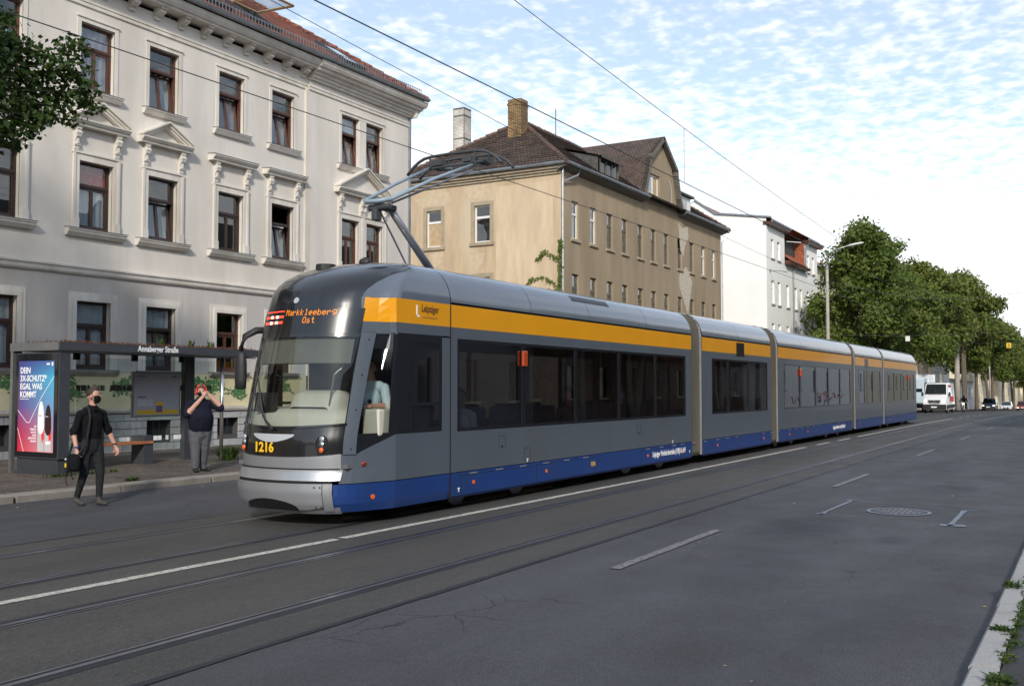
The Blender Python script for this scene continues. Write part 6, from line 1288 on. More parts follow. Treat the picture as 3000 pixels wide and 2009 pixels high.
# ------------------------------------------------------------------ people
def cap_pts(a, b, ra, rb, n=10, fl=1.0, side=None):
    """closed tapered limb with round ends; fl flattens it along `side`"""
    a, b = Vector(a), Vector(b); d = (b-a).normalized(); up = Vector(side) if side else (Vector((0, 0, 1)) if abs(d.z) < .9 else Vector((1, 0, 0)))
    u = d.cross(up).normalized(); v = d.cross(u); rings = []
    for k in (-1, -.75, -.35): q = math.sqrt(max(.02, 1-k*k)); rings.append((a+d*ra*k, ra*q))
    rings.append((a, ra)); rings.append((b, rb))
    for k in (.35, .75, 1): q = math.sqrt(max(.02, 1-k*k)); rings.append((b+d*rb*k, rb*q))
    return [[tuple(c+(u*math.cos(2*math.pi*i/n)*fl+v*math.sin(2*math.pi*i/n))*r) for i in range(n)] for c, r in rings]
def person(name, label, loc, rz, segs, mats, voxel, head, yawh=0, hair='hair_dark', tors=None, group=None, smooth=4):
    """segs: (a, b, ra, rb, material, flat) in local coords (x forward, y left, z up). One continuous remeshed skin, coloured by nearest segment."""
    t = thing(name, label, 'person', loc, rz, group, local=True); mb = MB()
    for (a, b, ra, rb, m_, fl) in segs: mb.loft(cap_pts(a, b, ra, rb, 10, fl, (0, 1, 0) if fl != 1 else None))
    H = Vector(head); cy, sy = math.cos(yawh), math.sin(yawh); R2 = lambda x, y, z: (H.x+x*cy-y*sy, H.y+x*sy+y*cy, H.z+z)
    def ellr(c, r):
        rings = []
        for i in range(11):
            a = math.pi*(i+.05)/10.1-math.pi/2; rings.append([R2(c[0]+r[0]*math.cos(a)*math.cos(2*math.pi*k/14), c[1]+r[1]*math.cos(a)*math.sin(2*math.pi*k/14), c[2]+r[2]*math.sin(a)) for k in range(14)])
        mb.loft(rings)
    ellr((-.012, 0, .02), (.098, .076, .108)); ellr((.025, 0, -.045), (.066, .056, .072)); ellr((.098, 0, -.012), (.022, .014, .026))
    for s in (-1, 1): ellr((-.01, s*.078, -.01), (.022, .012, .032))
    me = bpy.data.meshes.new('body'); me.from_pydata(mb.v, [], mb.f); o = bpy.data.objects.new('body', me); COL.objects.link(o)
    bm = bmesh.new(); bm.from_mesh(me); bmesh.ops.recalc_face_normals(bm, faces=bm.faces); bm.to_mesh(me); bm.free()
    rm = o.modifiers.new('r', 'REMESH'); rm.mode = 'VOXEL'; rm.voxel_size = voxel; sm = o.modifiers.new('s', 'SMOOTH'); sm.iterations = smooth; sm.factor = .5
    dg = bpy.context.evaluated_depsgraph_get(); m2 = bpy.data.meshes.new_from_object(o.evaluated_get(dg)); bpy.data.objects.remove(o); m2.name = 'body'
    names = []
    for s in segs:
        if s[4] not in names: names.append(s[4])
    if 'skin' not in names: names.append('skin')
    m2.materials.clear()
    for n_ in names: m2.materials.append(M[n_])
    S = [(Vector(a), Vector(b), Vector(b)-Vector(a), ra, rb, names.index(m_)) for (a, b, ra, rb, m_, fl) in segs]; idx = []; si = names.index('skin'); Hc = Vector(R2(0, 0, 0))
    for p in m2.polygons:
        c = p.center; best = 9; bi = 0
        dh = (c-Hc).length-.115
        for (a, b, d, ra, rb, mi_) in S:
            L2 = d.length_squared; q = max(0, min(1, (c-a).dot(d)/L2)) if L2 > 1e-9 else 0; e = (c-(a+d*q)).length-(ra+(rb-ra)*q)
            if e < best: best, bi = e, mi_
        idx.append(si if dh < best and dh < .06 else bi)
    m2.polygons.foreach_set('material_index', idx); m2.polygons.foreach_set('use_smooth', [True]*len(m2.polygons))
    bo_ = bpy.data.objects.new('body', m2); COL.objects.link(bo_); bo_.parent = t
    # hair cap, eyes
    hm = MB(); rings = []
    for i in range(9):
        a = i/8; rr = []
        for k in range(18):
            th = 2*math.pi*k/18; front_ = math.cos(th); low = lerp(-.04, .03, (front_+1)/2) if front_ < .45 else .066; el = lerp(math.pi/2, math.asin(max(-.9, min(.9, low/.118))), a)
            qf = .030*max(0, front_+.3)*max(0, math.sin(el))**2; rr.append(R2(-.014+(.103+qf)*math.cos(el)*math.cos(th), .0805*math.cos(el)*math.sin(th), .022+(.116+qf)*math.sin(el)+.006*math.sin(k*2.3)*math.cos(el)))
        rings.append(rr)
    hm.loft(rings, True, True); hm.ob('hair', hair, t, smooth=True)
    em = MB()
    for s in (-1, 1): em.add([R2(.089, s*.034-.014, .018), R2(.089, s*.034+.014, .018), R2(.088, s*.034+.014, .028), R2(.088, s*.034-.014, .028)], [(0, 1, 2, 3)]); em.add([R2(.091, s*.034-.02, .04), R2(.091, s*.034+.02, .04), R2(.09, s*.034+.02, .047), R2(.09, s*.034-.02, .047)], [(0, 1, 2, 3)])
    em.ob('eyes_and_brows', 'hair_dark', t)
    return t, R2
def mask(t, R2, mat):
    mb = MB(); rings = []
    for z, w, d in ((.005, .055, .108), (-.02, .070, .112), (-.05, .066, .112), (-.085, .055, .10), (-.11, .035, .078)):
        rings.append([R2(d*math.cos(a)-.004, w*1.12*math.sin(a), z) for a in [math.radians(-72+144*i/12) for i in range(13)]])
    mb.loft(rings, closed=False, cap=False); o = mb.ob('face_mask', mat, t, smooth=True)
    mb = MB()
    for s in (-1, 1): mb.tube([R2(.03, s*.078, -.005), R2(-.005, s*.088, .012)], .003, 4); mb.tube([R2(.03, s*.072, -.07), R2(-.008, s*.088, -.03)], .003, 4)
    mb.ob('ear_loop', mat, o); return o
def hand(side, wrist, d, palm, mat='skin', curl=.5):
    """palm and five fingers as segments; d forearm direction, palm = direction the palm faces"""
    w = Vector(wrist); d = Vector(d).normalized(); pf = Vector(palm).normalized(); pf = (pf-d*pf.dot(d)).normalized(); a = d.cross(pf)*side; out = []
    out.append((w, w+d*.085, .026, .034, mat, 1))
    out.append((w+d*.05-a*.012, w+d*.088-a*.02, .028, .026, mat, 1)); out.append((w+d*.05+a*.012, w+d*.088+a*.02, .028, .026, mat, 1))
    for k, (o, L_) in enumerate(((.031, .066), (.0105, .074), (-.0105, .069), (-.030, .055))):
        p0 = w+d*.095+a*o; p1 = p0+(d*math.cos(curl)+pf*math.sin(curl)).normalized()*L_*.55; p2 = p1+(d*math.cos(curl*2.1)+pf*math.sin(curl*2.1)).normalized()*L_*.5
        out.append((p0, p1, .0098, .009, mat, 1)); out.append((p1, p2, .009, .0075, mat, 1))
    t0 = w+d*.03+a*.03; t1 = t0+(d*.6+a*.6+pf*.35).normalized()*.04; t2 = t1+(d*.9+a*.1+pf*.4).normalized()*.032
    out.append((t0, t1, .014, .011, mat, 1)); out.append((t1, t2, .011, .009, mat, 1)); return out
# walking man in black, local x forward (he walks towards the tram, i.e. to the right and slightly to us)
B, C_, S_, K = 'cloth_black', 'cloth_charcoal', 'skin', 'shoe_grey'
seg = [((0, 0, 1.00), (.01, 0, 1.12), .150, .158, B, .70), ((.01, 0, 1.12), (.0, 0, 1.29), .158, .178, B, .66), ((.0, 0, 1.27), (-.01, 0, 1.38), .178, .15, B, .64), ((-.01, .145, 1.395), (-.01, -.145, 1.395), .066, .066, B, 1), ((-.01, .13, 1.415), (0, .02, 1.49), .042, .05, B, 1), ((-.01, -.13, 1.415), (0, -.02, 1.49), .042, .05, B, 1), ((-.01, 0, 1.42), (0, 0, 1.50), .085, .062, B, 1), ((0, 0, 1.46), (.015, 0, 1.58), .058, .054, S_, 1),
       ((0, 0, .99), (0, 0, .90), .152, .15, C_, .76),
       # near leg (his right) planted forward, far leg trailing
       ((.01, .085, .90), (.08, .095, .50), .098, .068, C_, 1), ((.08, .095, .50), (.06, .10, .10), .066, .046, C_, 1), ((.04, .10, .045), (.20, .11, .035), .048, .040, K, .85), ((.06, .10, .12), (.06, .10, .06), .05, .045, K, 1),
       ((-.02, -.085, .90), (-.03, -.10, .50), .098, .068, C_, 1), ((-.03, -.10, .50), (-.19, -.10, .13), .066, .046, C_, 1), ((-.20, -.10, .075), (-.07, -.09, .035), .048, .040, K, .85), ((-.19, -.10, .15), (-.20, -.10, .08), .05, .045, K, 1),
       # arms: right holds the bag strap side hanging, left swings
       ((-.02, -.19, 1.385), (-.06, -.255, 1.13), .062, .055, B, 1), ((-.06, -.275, 1.14), (-.055, -.275, 1.10), .058, .056, B, 1), ((-.06, -.275, 1.11), (.03, -.28, .86), .043, .030, S_, 1),
       ((-.01, .19, 1.385), (.0, .275, 1.13), .062, .055, B, 1), ((.0, .295, 1.14), (.0, .295, 1.10), .058, .056, B, 1), ((.0, .295, 1.11), (.08, .36, .88), .043, .030, S_, 1)]
seg += hand(-1, (.03, -.28, .86), (.3, -.03, -1), (0, .9, -.1), curl=.75)+hand(1, (.08, .36, .88), (.3, .25, -1), (0, -1, 0), curl=.55)
man1, R2 = person('person', 'man in black shirt and black face mask walking with a bag at the kerb', (9.88, 13.20, 0.004), math.radians(-90), seg, None, .0105, (.03, 0, 1.655), math.radians(30), 'hair_dark')
mask(man1, R2, 'cloth_black')
mb = MB(); mb.tube([(.055, -.02, 1.44), (.10, .02, 1.45), (.11, .05, 1.43)], .012, 5); mb.tube([(.055, .02, 1.44), (.10, -.03, 1.45), (.11, -.06, 1.43)], .012, 5); mb.ob('shirt_collar', 'cloth_black', man1)
mb = MB(); mb.loft([[(.045+.04*math.cos(a), -.283+.036*math.sin(a), z) for a in [2*math.pi*k/12 for k in range(12)]] for z in (.885, .905)]); mb.ob('wrist_band', 'tram_blue', man1)
mb = MB(); mb.loft([[(.075+.036*math.cos(a), .35+.036*math.sin(a), z) for a in [2*math.pi*k/12 for k in range(12)]] for z in (.905, .925)]); mb.ob('watch', 'black_rubber', man1)
# the camera bag on its strap
bagt = thing('shoulder_bag', 'black shoulder bag with hanging straps held by the walking man', 'bag', (9.88, 13.20, .55), math.radians(-90), local=True)
rr = []
for z, w, d in ((.0, .07, .11), (.03, .09, .14), (.14, .085, .14), (.22, .06, .11), (.25, .03, .07)): rr.append([(.02+d*math.cos(2*math.pi*k/14), -.33+w*math.sin(2*math.pi*k/14), z) for k in range(14)])
MB().loft(rr).ob('pouch', 'cloth_black', bagt, smooth=True)
mb = MB(); mb.box(-.02, .03, -.44, -.37, .0, .20); mb.ob('side_pocket', 'seam', bagt, bevel=.01); MB().box(-.01, .02, -.447, -.441, .06, .12).ob('tag', 'sign_yellow', bagt); MB().box(-.01, .02, -.447, -.441, .17, .19).ob('buckle', 'letter_white', bagt)
mb = MB(); mb.tube([(-.0, -.40, .0), (-.03, -.41, -.12), (.0, -.41, -.22)], .006, 5); mb.tube([(.05, -.38, .0), (.08, -.39, -.08), (.13, -.40, -.12)], .008, 5); mb.ob('loose_strap', 'cloth_black', bagt)
mb = MB()
pl = [(.10, -.33, .20), (.125, -.19, .40), (.125, -.15, .62), (.12, -.12, .80), (.05, -.10, .93), (-.05, -.10, .93), (-.13, -.14, .78), (-.15, -.2, .45), (-.08, -.33, .22)]
for a, b in zip(pl, pl[1:]):
    mb.tube([a, b], .02, 4)
mb.ob('shoulder_strap', 'cloth_charcoal', bagt)
# heavy man in navy sweater adjusting headphones
N_, G_, K2 = 'cloth_navy', 'cloth_grey', 'shoe_black'
seg = [((.03, 0, .98), (.07, 0, 1.12), .255, .262, N_, .86), ((.05, 0, 1.12), (.03, 0, 1.32), .262, .215, N_, .84), ((.02, .0, 1.32), (0, 0, 1.42), .20, .14, N_, .8), ((0, .15, 1.42), (0, -.15, 1.42), .105, .105, N_, 1), ((0, 0, 1.44), (.02, 0, 1.52), .11, .095, N_, 1), ((.02, 0, 1.5), (.03, 0, 1.60), .08, .075, S_, 1),
       ((.03, 0, .93), (.02, 0, .84), .225, .215, G_, .82), ((.02, -.10, .84), (.04, -.10, .48), .15, .108, G_, 1), ((.04, -.10, .48), (.03, -.095, .11), .105, .085, G_, 1), ((.03, -.095, .05), (.19, -.11, .04), .055, .046, K2, .8),
       ((.02, .10, .84), (-.04, .095, .48), .15, .105, G_, 1), ((-.04, .095, .48), (-.12, .08, .11), .10, .082, G_, 1), ((-.12, .08, .05), (.0, .20, .04), .055, .046, K2, .8),
       ((.0, -.24, 1.40), (.14, -.30, 1.20), .088, .078, N_, 1), ((.14, -.30, 1.20), (.20, -.12, 1.42), .06, .05, S_, 1), ((.20, -.12, 1.42), (.17, .02, 1.58), .05, .036, S_, 1),
       ((.0, .24, 1.40), (.10, .39, 1.32), .088, .078, N_, 1), ((.10, .39, 1.32), (.12, .40, 1.36), .076, .062, N_, 1), ((.12, .40, 1.36), (.08, .16, 1.60), .055, .036, S_, 1)]
seg += hand(-1, (.17, .02, 1.58), (-.35, .45, .8), (-.8, .2, 0), curl=.6)+hand(1, (.08, .16, 1.60), (-.3, -.55, .75), (-.5, -.8, 0), curl=.6)
man2, R2 = person('person', 'heavy man in navy sweater and grey trousers adjusting red headphones under the shelter', (14.02, 15.42, .12), math.radians(-122), seg, None, .0125, (.045, 0, 1.665), math.radians(-4), 'hair_brown')
mask(man2, R2, 'cloth_navy')
man2.scale = (.95, .95, .945)
hp = thing('headphones', 'red over-ear headphones on the heavy man in the navy sweater', 'headphones', (14.02, 15.42, .12), math.radians(-122), local=True); hp.scale = (.95, .95, .945)
mb = MB(); mb.tube([R2(-.01, .105*math.cos(a), .005+.148*math.sin(a)) for a in [math.pi*k/16 for k in range(17)]], .016, 8); mb.ob('headband', 'headphone_red', hp, smooth=True)
for s in (-1, 1): mb = MB(); mb.tube([R2(-.005, s*.078, -.005), R2(-.005, s*.118, -.005)], [.046, .04], 14); mb.ob('ear_cup', 'headphone_red', hp, smooth=True)
# tram driver
Lb = 'cloth_lightblue'
seg = [((0, 0, .05), (.02, 0, .28), .165, .17, Lb, .75), ((.0, 0, .28), (-.02, 0, .44), .165, .12, Lb, .72), ((-.02, .13, .46), (-.02, -.13, .46), .08, .08, Lb, 1), ((-.02, 0, .48), (0, 0, .60), .065, .058, S_, 1), ((0, 0, .02), (.0, 0, -.05), .17, .15, 'cloth_charcoal', .8), ((.0, -.1, -.02), (.40, -.12, .0), .09, .065, 'cloth_charcoal', 1), ((.0, .1, -.02), (.40, .12, .0), .09, .065, 'cloth_charcoal', 1), ((.40, -.12, .0), (.42, -.12, -.40), .065, .05, 'cloth_charcoal', 1), ((.40, .12, .0), (.42, .12, -.40), .065, .05, 'cloth_charcoal', 1),
       ((-.02, -.22, .44), (.02, -.29, .22), .07, .06, Lb, 1), ((.02, -.29, .22), (.22, -.22, .17), .045, .034, S_, 1), ((-.02, .22, .44), (.04, .31, .20), .07, .062, Lb, 1), ((.04, .31, .20), (.26, .22, .20), .045, .034, S_, 1)]
seg += hand(-1, (.22, -.22, .17), (1, .1, -.1), (0, 0, -1), curl=.6)+hand(1, (.26, .22, .20), (1, -.2, -.1), (0, 0, -1), curl=.6)
drv, R2 = person('person', 'tram driver in a light blue polo shirt sitting in the cab', (10.90, 8.66, 1.34), math.pi, seg, None, .014, (.02, 0, .71), math.radians(25), 'hair_brown')
# passengers (dim figures behind the tinted panes)
def sitter(label, loc, rz, top, hair='hair_dark'):
    sg = [((0, 0, .05), (.02, 0, .28), .15, .16, top, .75), ((.0, 0, .28), (-.02, 0, .44), .155, .11, top, .72), ((-.02, .12, .45), (-.02, -.12, .45), .075, .075, top, 1), ((-.02, 0, .48), (0, 0, .60), .06, .055, S_, 1), ((.0, -.09, -.0), (.40, -.1, .0), .085, .06, 'cloth_charcoal', 1), ((.0, .09, -.0), (.40, .1, .0), .085, .06, 'cloth_charcoal', 1), ((.40, -.1, .0), (.42, -.1, -.38), .06, .05, 'cloth_charcoal', 1), ((.40, .1, .0), (.42, .1, -.38), .06, .05, 'cloth_charcoal', 1),
          ((-.02, -.2, .43), (.02, -.25, .2), .06, .05, top, 1), ((.02, -.25, .2), (.24, -.12, .14), .042, .03, S_, 1), ((-.02, .2, .43), (.02, .25, .2), .06, .05, top, 1), ((.02, .25, .2), (.24, .12, .14), .042, .03, S_, 1)]
    sg += hand(-1, (.24, -.12, .14), (1, .4, -.1), (0, 0, -1), curl=.5)+hand(1, (.24, .12, .14), (1, -.4, -.1), (0, 0, -1), curl=.5)
    t, r2 = person('person', label, loc, rz, sg, None, .02, (.02, 0, .70), 0, hair, smooth=2); return t, r2
sitter('passenger in a pale shirt at the front edge of the first long window', (12.85, 8.45, .93), math.pi, 'cloth_lightblue')
p, r2 = sitter('seated passenger with dark jacket behind the third pane of the first long window', (16.45, 8.45, .93), math.pi, 'cloth_grey'); 
p, r2 = sitter('masked passenger behind the fourth pane of the first long window', (18.9, 8.5, .93), math.pi, 'cloth_navy', 'hair_brown'); mask(p, r2, 'cloth_lightblue')
# ------------------------------------------------------------------ tram stop shelter
SX0, SX1, SF, SB, SZ = 12.0, 17.25, 17.0, 18.5, .12
sh = thing('tram_shelter', 'anthracite tram stop shelter with sedum roof and glass back wall', 'shelter', (14.6, 17.8, SZ))
rf = MB().box(SX0, SX1, SF+.02, SB, 2.52, 2.56).ob('roof', 'anthracite', sh)
MB().box(SX0-.03, SX1, SF-.03, SF+.015, 2.50, 2.655).ob('front_fascia', 'anthracite', rf); MB().box(SX0-.03, SX0+.012, SF+.018, SB+.03, 2.50, 2.655).ob('end_fascia', 'steel_grey', rf); MB().box(SX1-.04, SX1, SF+.018, SB+.03, 2.50, 2.655).ob('end_fascia', 'anthracite', rf); MB().box(SX0+.02, SX1-.045, SB-.01, SB+.03, 2.50, 2.655).ob('rear_fascia', 'anthracite', rf)
MB().box(SX0+.03, SX1-.06, SF+.03, SB-.03, 2.563, 2.63).ob('substrate', 'earth', rf)
mb = MB(); rn2 = random.Random(3)
for _ in range(2600):
    x, y = rn2.uniform(SX0+.05, SX1-.1), SF+.04+rn2.random()**2*(SB-SF-.1); p = Vector((x, y, 2.63)); h_ = rn2.uniform(.03, .10); d = Vector((rn2.gauss(0, .5), rn2.gauss(0, .5), 1)).normalized()*h_; w = Vector((rn2.uniform(-1, 1), rn2.uniform(-1, 1), 0)).normalized()*.012
    mb.add([p-w, p+w, p+d+w*.4, p+d-w*.4], [(0, 1, 2, 3)])
so2 = mb.ob('sedum', 'leaf_sedum', rf); so2['kind'] = 'stuff'
mb = MB()
for (x, y) in ((15.35, 17.2), (14.7, 17.4), (16.0, 17.3)): weed(mb, (x, y, 2.62), .1, .22, 26, .012)
mb.ob('sprouting_weeds', 'leaf_weed', rf)
MB().box(13.68, 14.95, SF-.036, SF-.031, 2.51, 2.645).ob('name_plate', 'anthracite', rf)
text('Annaberger Straße', .17, 'letter_white', (14.27, SF-.0365, 2.53), (1, 0, 0), (0, 0, 1), 'stop_name', rf, 'CENTER', bold=.003, squash=.80)
# posts and frame
MB().box(SX0-.02, SX0+.06, SB-.06, SB+.02, SZ, 2.50).ob('end_post', 'steel_grey', sh); MB().box(16.2, 16.48, SB-.16, SB-.02, SZ, 2.50).ob('wide_post', 'anthracite', sh); MB().tube([(16.38, 17.33, SZ), (16.38, 17.33, 2.50)], .042, 14).ob('round_post', 'pole_steel', sh, smooth=True)
mb = MB(); mb.box(SX0+.05, SX1-.1, SF+.05, SF+.07, 2.46, 2.485); mb.ob('glass_rail', 'steel_grey', sh)
# glass back wall in panes with point fixings
gx = [12.55, 13.2, 14.6, 15.4, 16.2]
for a, b in ((12.1, 13.4), (13.42, 14.86), (14.88, 16.19)):
    g_ = MB().box(a, b, SB-.04, SB-.03, .40, 2.42).ob('glass_pane', 'shelter_glass', sh)
    for x in (a+.02, b-.02):
        for z in (2.40, ): MB().box(x-.045, x+.045, SB-.07, SB-.02, z-.03, z+.10).ob('glass_clamp', 'black_rubber', g_)
MB().box(16.5, 17.2, SB-.04, SB-.03, .40, 2.42).ob('glass_pane', 'shelter_glass', sh)
# printed safety stripes on the glass
def stripes(z0, z1, mat, x0, x1, name):
    mb = MB(); x = x0
    while x < x1:
        w = rnd.choice((.008, .012, .03, .06, .1, .14)); 
        if rnd.random() < .75: mb.box(x, min(x+w, x1), SB-.0445, SB-.042, z0, z1)
        x += w+rnd.choice((.006, .01, .014))
    o = mb.ob(name, mat, sh); o['kind'] = 'stuff'; return o
stripes(1.72, 1.84, 'glass_print', 12.15, 17.1, 'printed_stripes'); stripes(.60, .70, 'letter_white', 14.5, 17.1, 'printed_stripes')
# bench
mb = MB(); mb.box(13.3, 15.0, 17.95, 18.30, .56, .62); mb.ob('bench_seat', 'wood_bench', sh, bevel=.008)
for x in (13.4, 14.8): MB().box(x-.02, x+.22, 17.98, 18.40, SZ, .56 if x < 14 else .74).ob('bench_support', 'anthracite', sh)
# timetable board hung on the glass
tt = MB().box(14.78, 16.12, SB-.10, SB-.05, 1.13, 2.14).ob('timetable_board', 'steel_grey', sh)
MB().box(14.82, 16.08, SB-.105, SB-.1005, 1.17, 2.10).ob('timetable_sheet', 'paper_grey', tt); MB().box(14.90, 16.05, SB-.108, SB-.1055, 1.19, 1.29).ob('printed_bar', 'yellow_print', tt); MB().box(15.42, 15.62, SB-.109, SB-.1082, 1.29, 1.47).ob('printed_notice', 'yellow_print', tt); MB().box(15.42, 15.60, SB-.110, SB-.1092, 1.23, 1.38).ob('printed_picture', 'purple_print', tt)
mb = MB(); mb.box(14.92, 15.14, SB-.107, SB-.1055, 1.565, 1.585); o = mb.ob('printed_line', 'glass_print', tt); MB().box(15.15, 15.36, SB-.107, SB-.1055, 1.565, 1.58).ob('printed_line', 'yellow_print', tt)
mb = MB()
for k in range(5): mb.box(14.92, 15.16+.04*(k % 3), SB-.107, SB-.1055, 1.50-k*.028, 1.507-k*.028); mb.box(15.2, 15.34, SB-.107, SB-.1055, 1.50-k*.028, 1.506-k*.028)
o = mb.ob('printed_text_lines', 'letter_white', tt); o['kind'] = 'stuff'
MB().box(14.9, 15.15, SB-.107, SB-.1055, 2.03, 2.045).ob('printed_line', 'glass_print', tt); MB().box(15.85, 16.0, SB-.107, SB-.1055, 2.02, 2.045).ob('printed_line', 'glass_print', tt)
# backlit poster box, standing crosswise at the left end
pb = thing('poster_display', 'backlit advertising poster box at the left end of the shelter', 'poster', (SX0+.1, 17.7, SZ))
MB().box(SX0+.0, SX0+.24, 17.02, 18.36, .42, 2.46).ob('housing', 'anthracite', pb, bevel=.01); MB().box(SX0+.03, SX0+.21, 17.06, 18.32, SZ, .42).ob('foot', 'anthracite', pb)
MB().box(SX0-.012, SX0-.001, 17.05, 18.34, .46, 2.44).ob('glass_front', 'black_gloss', pb)
def mk_poster():
    m = bpy.data.materials.new('poster_print'); m.use_nodes = True; nt = m.node_tree; N = nt.nodes; L = nt.links; b = N['Principled BSDF']; b.inputs['Roughness'].default_value = .35
    g = N.new('ShaderNodeNewGeometry'); sp = N.new('ShaderNodeSeparateXYZ'); L.new(g.outputs['Position'], sp.inputs[0])
    def mp(o, a0, a1): n = N.new('ShaderNodeMapRange'); n.inputs[1].default_value = a0; n.inputs[2].default_value = a1; L.new(o, n.inputs[0]); return n.outputs[0]
    u = mp(sp.outputs[1], 18.25, 17.15); v = mp(sp.outputs[2], .55, 2.30)
    def ramp(f, st):
        r = N.new('ShaderNodeValToRGB'); L.new(f, r.inputs[0]); e = r.color_ramp.elements; e[0].position, e[0].color = st[0][0], (*st[0][1], 1); e[1].position, e[1].color = st[-1][0], (*st[-1][1], 1)
        for p, c in st[1:-1]: q = e.new(p); q.color = (*c, 1)
        return r.outputs[0]
    left = ramp(v, [(0, (.55, .01, .03)), (.25, (.36, .02, .08)), (.5, (.10, .05, .22)), (1, (.05, .05, .22))]); right = ramp(v, [(0, (.62, .30, .34)), (.22, (.42, .22, .36)), (.5, (.14, .30, .52)), (.8, (.05, .38, .58)), (1, (.05, .12, .34))])
    mx = N.new('ShaderNodeMixRGB'); L.new(u, mx.inputs[0]); L.new(left, mx.inputs[1]); L.new(right, mx.inputs[2]); L.new(mx.outputs[0], b.inputs['Base Color']); L.new(mx.outputs[0], b.inputs['Emission Color']); b.inputs['Emission Strength'].default_value = .18; M['poster_print'] = m
mk_poster()
PX = SX0-.013
po_ = MB().box(PX-.004, PX, 17.15, 18.25, .55, 2.30).ob('poster', 'poster_print', pb)
def pp(u, v, d=.001): return (PX-.004-d, 18.25-1.10*u, .55+1.75*v)
def ptext(s, u, v, size, bold=.006, sq=.78, mat='poster_white', align='LEFT'): return text(s, size, mat, pp(u, v, .002), (0, -1, 0), (0, 0, 1), 'poster_lettering', po_, align, bold=bold, squash=sq)
mk('poster_white', (.8, .8, .8), .5, var=0, emit=(1, 1, 1), est=.12); mk('poster_grey', (.45, .45, .46), .5, var=.1, vs=8, emit=(.5, .5, .5), est=.2); mk('poster_dark', (.03, .015, .015), .5, var=0); mk('poster_red', (.6, .04, .03), .5, var=0, emit=(.7, .05, .03), est=.3)
for k, s in enumerate(('DEIN', '3X-SCHUTZ*', 'EGAL WAS', 'KOMMT')): ptext(s, .05, .865-k*.0885, .165, .0035, .86)
for k, s in enumerate(('DIE', 'STÄRKSTE', 'SCHUTZ', 'ALLER', 'ZEITEN VON', 'REXONA')): ptext(s, .535, .27-k*.0325, .05, .0008, .85, 'poster_white', 'RIGHT')
mb = MB(); w = .006
def pline(a, b):
    A, B2 = Vector(pp(*a)), Vector(pp(*b)); d = (B2-A).normalized(); n = Vector((0, -d.z, d.y))*w; mb.quad(A-n, B2-n, B2+n, A+n)
zz = [(0.0, .455), (.25, .325), (.30, .32), (.34, .325), (.62, .57), (1.0, .83)]
for a, b in zip(zz, zz[1:]): pline(a, b)
pline((.0, .26), (.18, .0)); mb.ob('poster_line', 'poster_white', po_)
mb = MB(); mb.box(PX-.006, PX-.004, pp(.31, 0)[1], pp(.05, 0)[1], pp(0, .578)[2], pp(0, .584)[2]); mb.ob('poster_line', 'poster_white', po_)
def can(u0, u1, vb, vt, top, mid, lo):
    m1, m2_ = (u0+u1)/2, vb+(vt-vb)*.5; k = 16
    MB().poly([pp(m1+(u1-u0)/2*math.cos(a)*(1 if math.sin(a) < .2 else 1), m2_+(vt-m2_)*max(0, math.sin(a))**.8 if math.sin(a) > 0 else m2_+(m2_-vb)*.32*math.sin(a), .0015) for a in [2*math.pi*i/24 for i in range(24)]]).ob('printed_can_top', top, po_)
    MB().poly([pp(u0+.005, vb, .001), pp(u1-.005, vb, .001), pp(u1, m2_, .001), pp(u0, m2_, .001)]).ob('printed_can', mid, po_)
    MB().poly([pp(m1, m2_-.04, .0012), pp(u1, m2_+.02, .0012), pp(u1, vb+.14, .0012), pp(u1-.05, vb+.08, .0012)]).ob('printed_can_wave', lo, po_)
can(.57, .75, .01, .56, 'poster_white', 'poster_grey', 'poster_red'); can(.77, .95, .01, .52, 'poster_dark', 'poster_grey', 'poster_red')
MB().poly([pp(.80, .085, .002), pp(.93, .09, .002), pp(.93, .125, .002), pp(.80, .12, .002)]).ob('printed_label', 'poster_white', po_); ptext('Rexona', .60, .395, .032, .0, .8, 'poster_dark'); ptext('Rexona', .79, .385, .032, .0, .8, 'poster_white')
MB().poly([pp(.79, .955, .002), pp(.88, .955, .002), pp(.88, .975, .002), pp(.79, .975, .002)]).ob('printed_logo', 'poster_white', po_); MB().poly([pp(.93, .945, .002), pp(.975, .945, .002), pp(.975, .985, .002), pp(.93, .985, .002)]).ob('printed_logo', 'poster_white', po_)
# ------------------------------------------------------------------ vehicles coming down the far lane (they face us: local +x is forward)
def wheel(t, x, y, r, w=.2):
    s = 1 if y > 0 else -1
    mb = MB(); mb.tube([(x, y-s*w, r), (x, y-s*w*.9, r), (x, y-s*.02, r), (x, y, r)], [r*.9, r, r, r*.88], 22); wo = mb.ob('wheel', 'black_rubber', t, smooth=True, sharp=40)
    MB().tube([(x, y-.02*s, r), (x, y+s*.006, r)], [r*.62, r*.58], 16).ob('rim', 'galvanised', wo)
def plate(t, x, z, w=.52, h=.11): 
    o = MB().box(x, x+.012, -w/2, w/2, z-h/2, z+h/2).ob('licence_plate', 'letter_white', t); MB().box(x+.0121, x+.0135, w/2-.05, w/2, z-h/2, z+h/2).ob('plate_band', 'tram_blue', o); return o
def body_loft(prof, widths, n=None):
    """prof: closed side profile [(x,z)]; widths: fn(x,z)->half width. Lofted across the width with rounded shoulders"""
    mb = MB(); rings = []
    for k, (f, ins) in enumerate(((-1, .06), (-.97, .015), (-.85, 0), (0, -.0), (.85, 0), (.97, .015), (1, .06))):
        cx = sum(p[0] for p in prof)/len(prof); cz = sum(p[1] for p in prof)/len(prof); r = []
        for x, z in prof:
            d = math.hypot(x-cx, z-cz); q = 1-ins/max(d, .2); r.append((cx+(x-cx)*q, f*widths(x, z), cz+(z-cz)*q))
        rings.append(r)
    return mb.loft(rings)
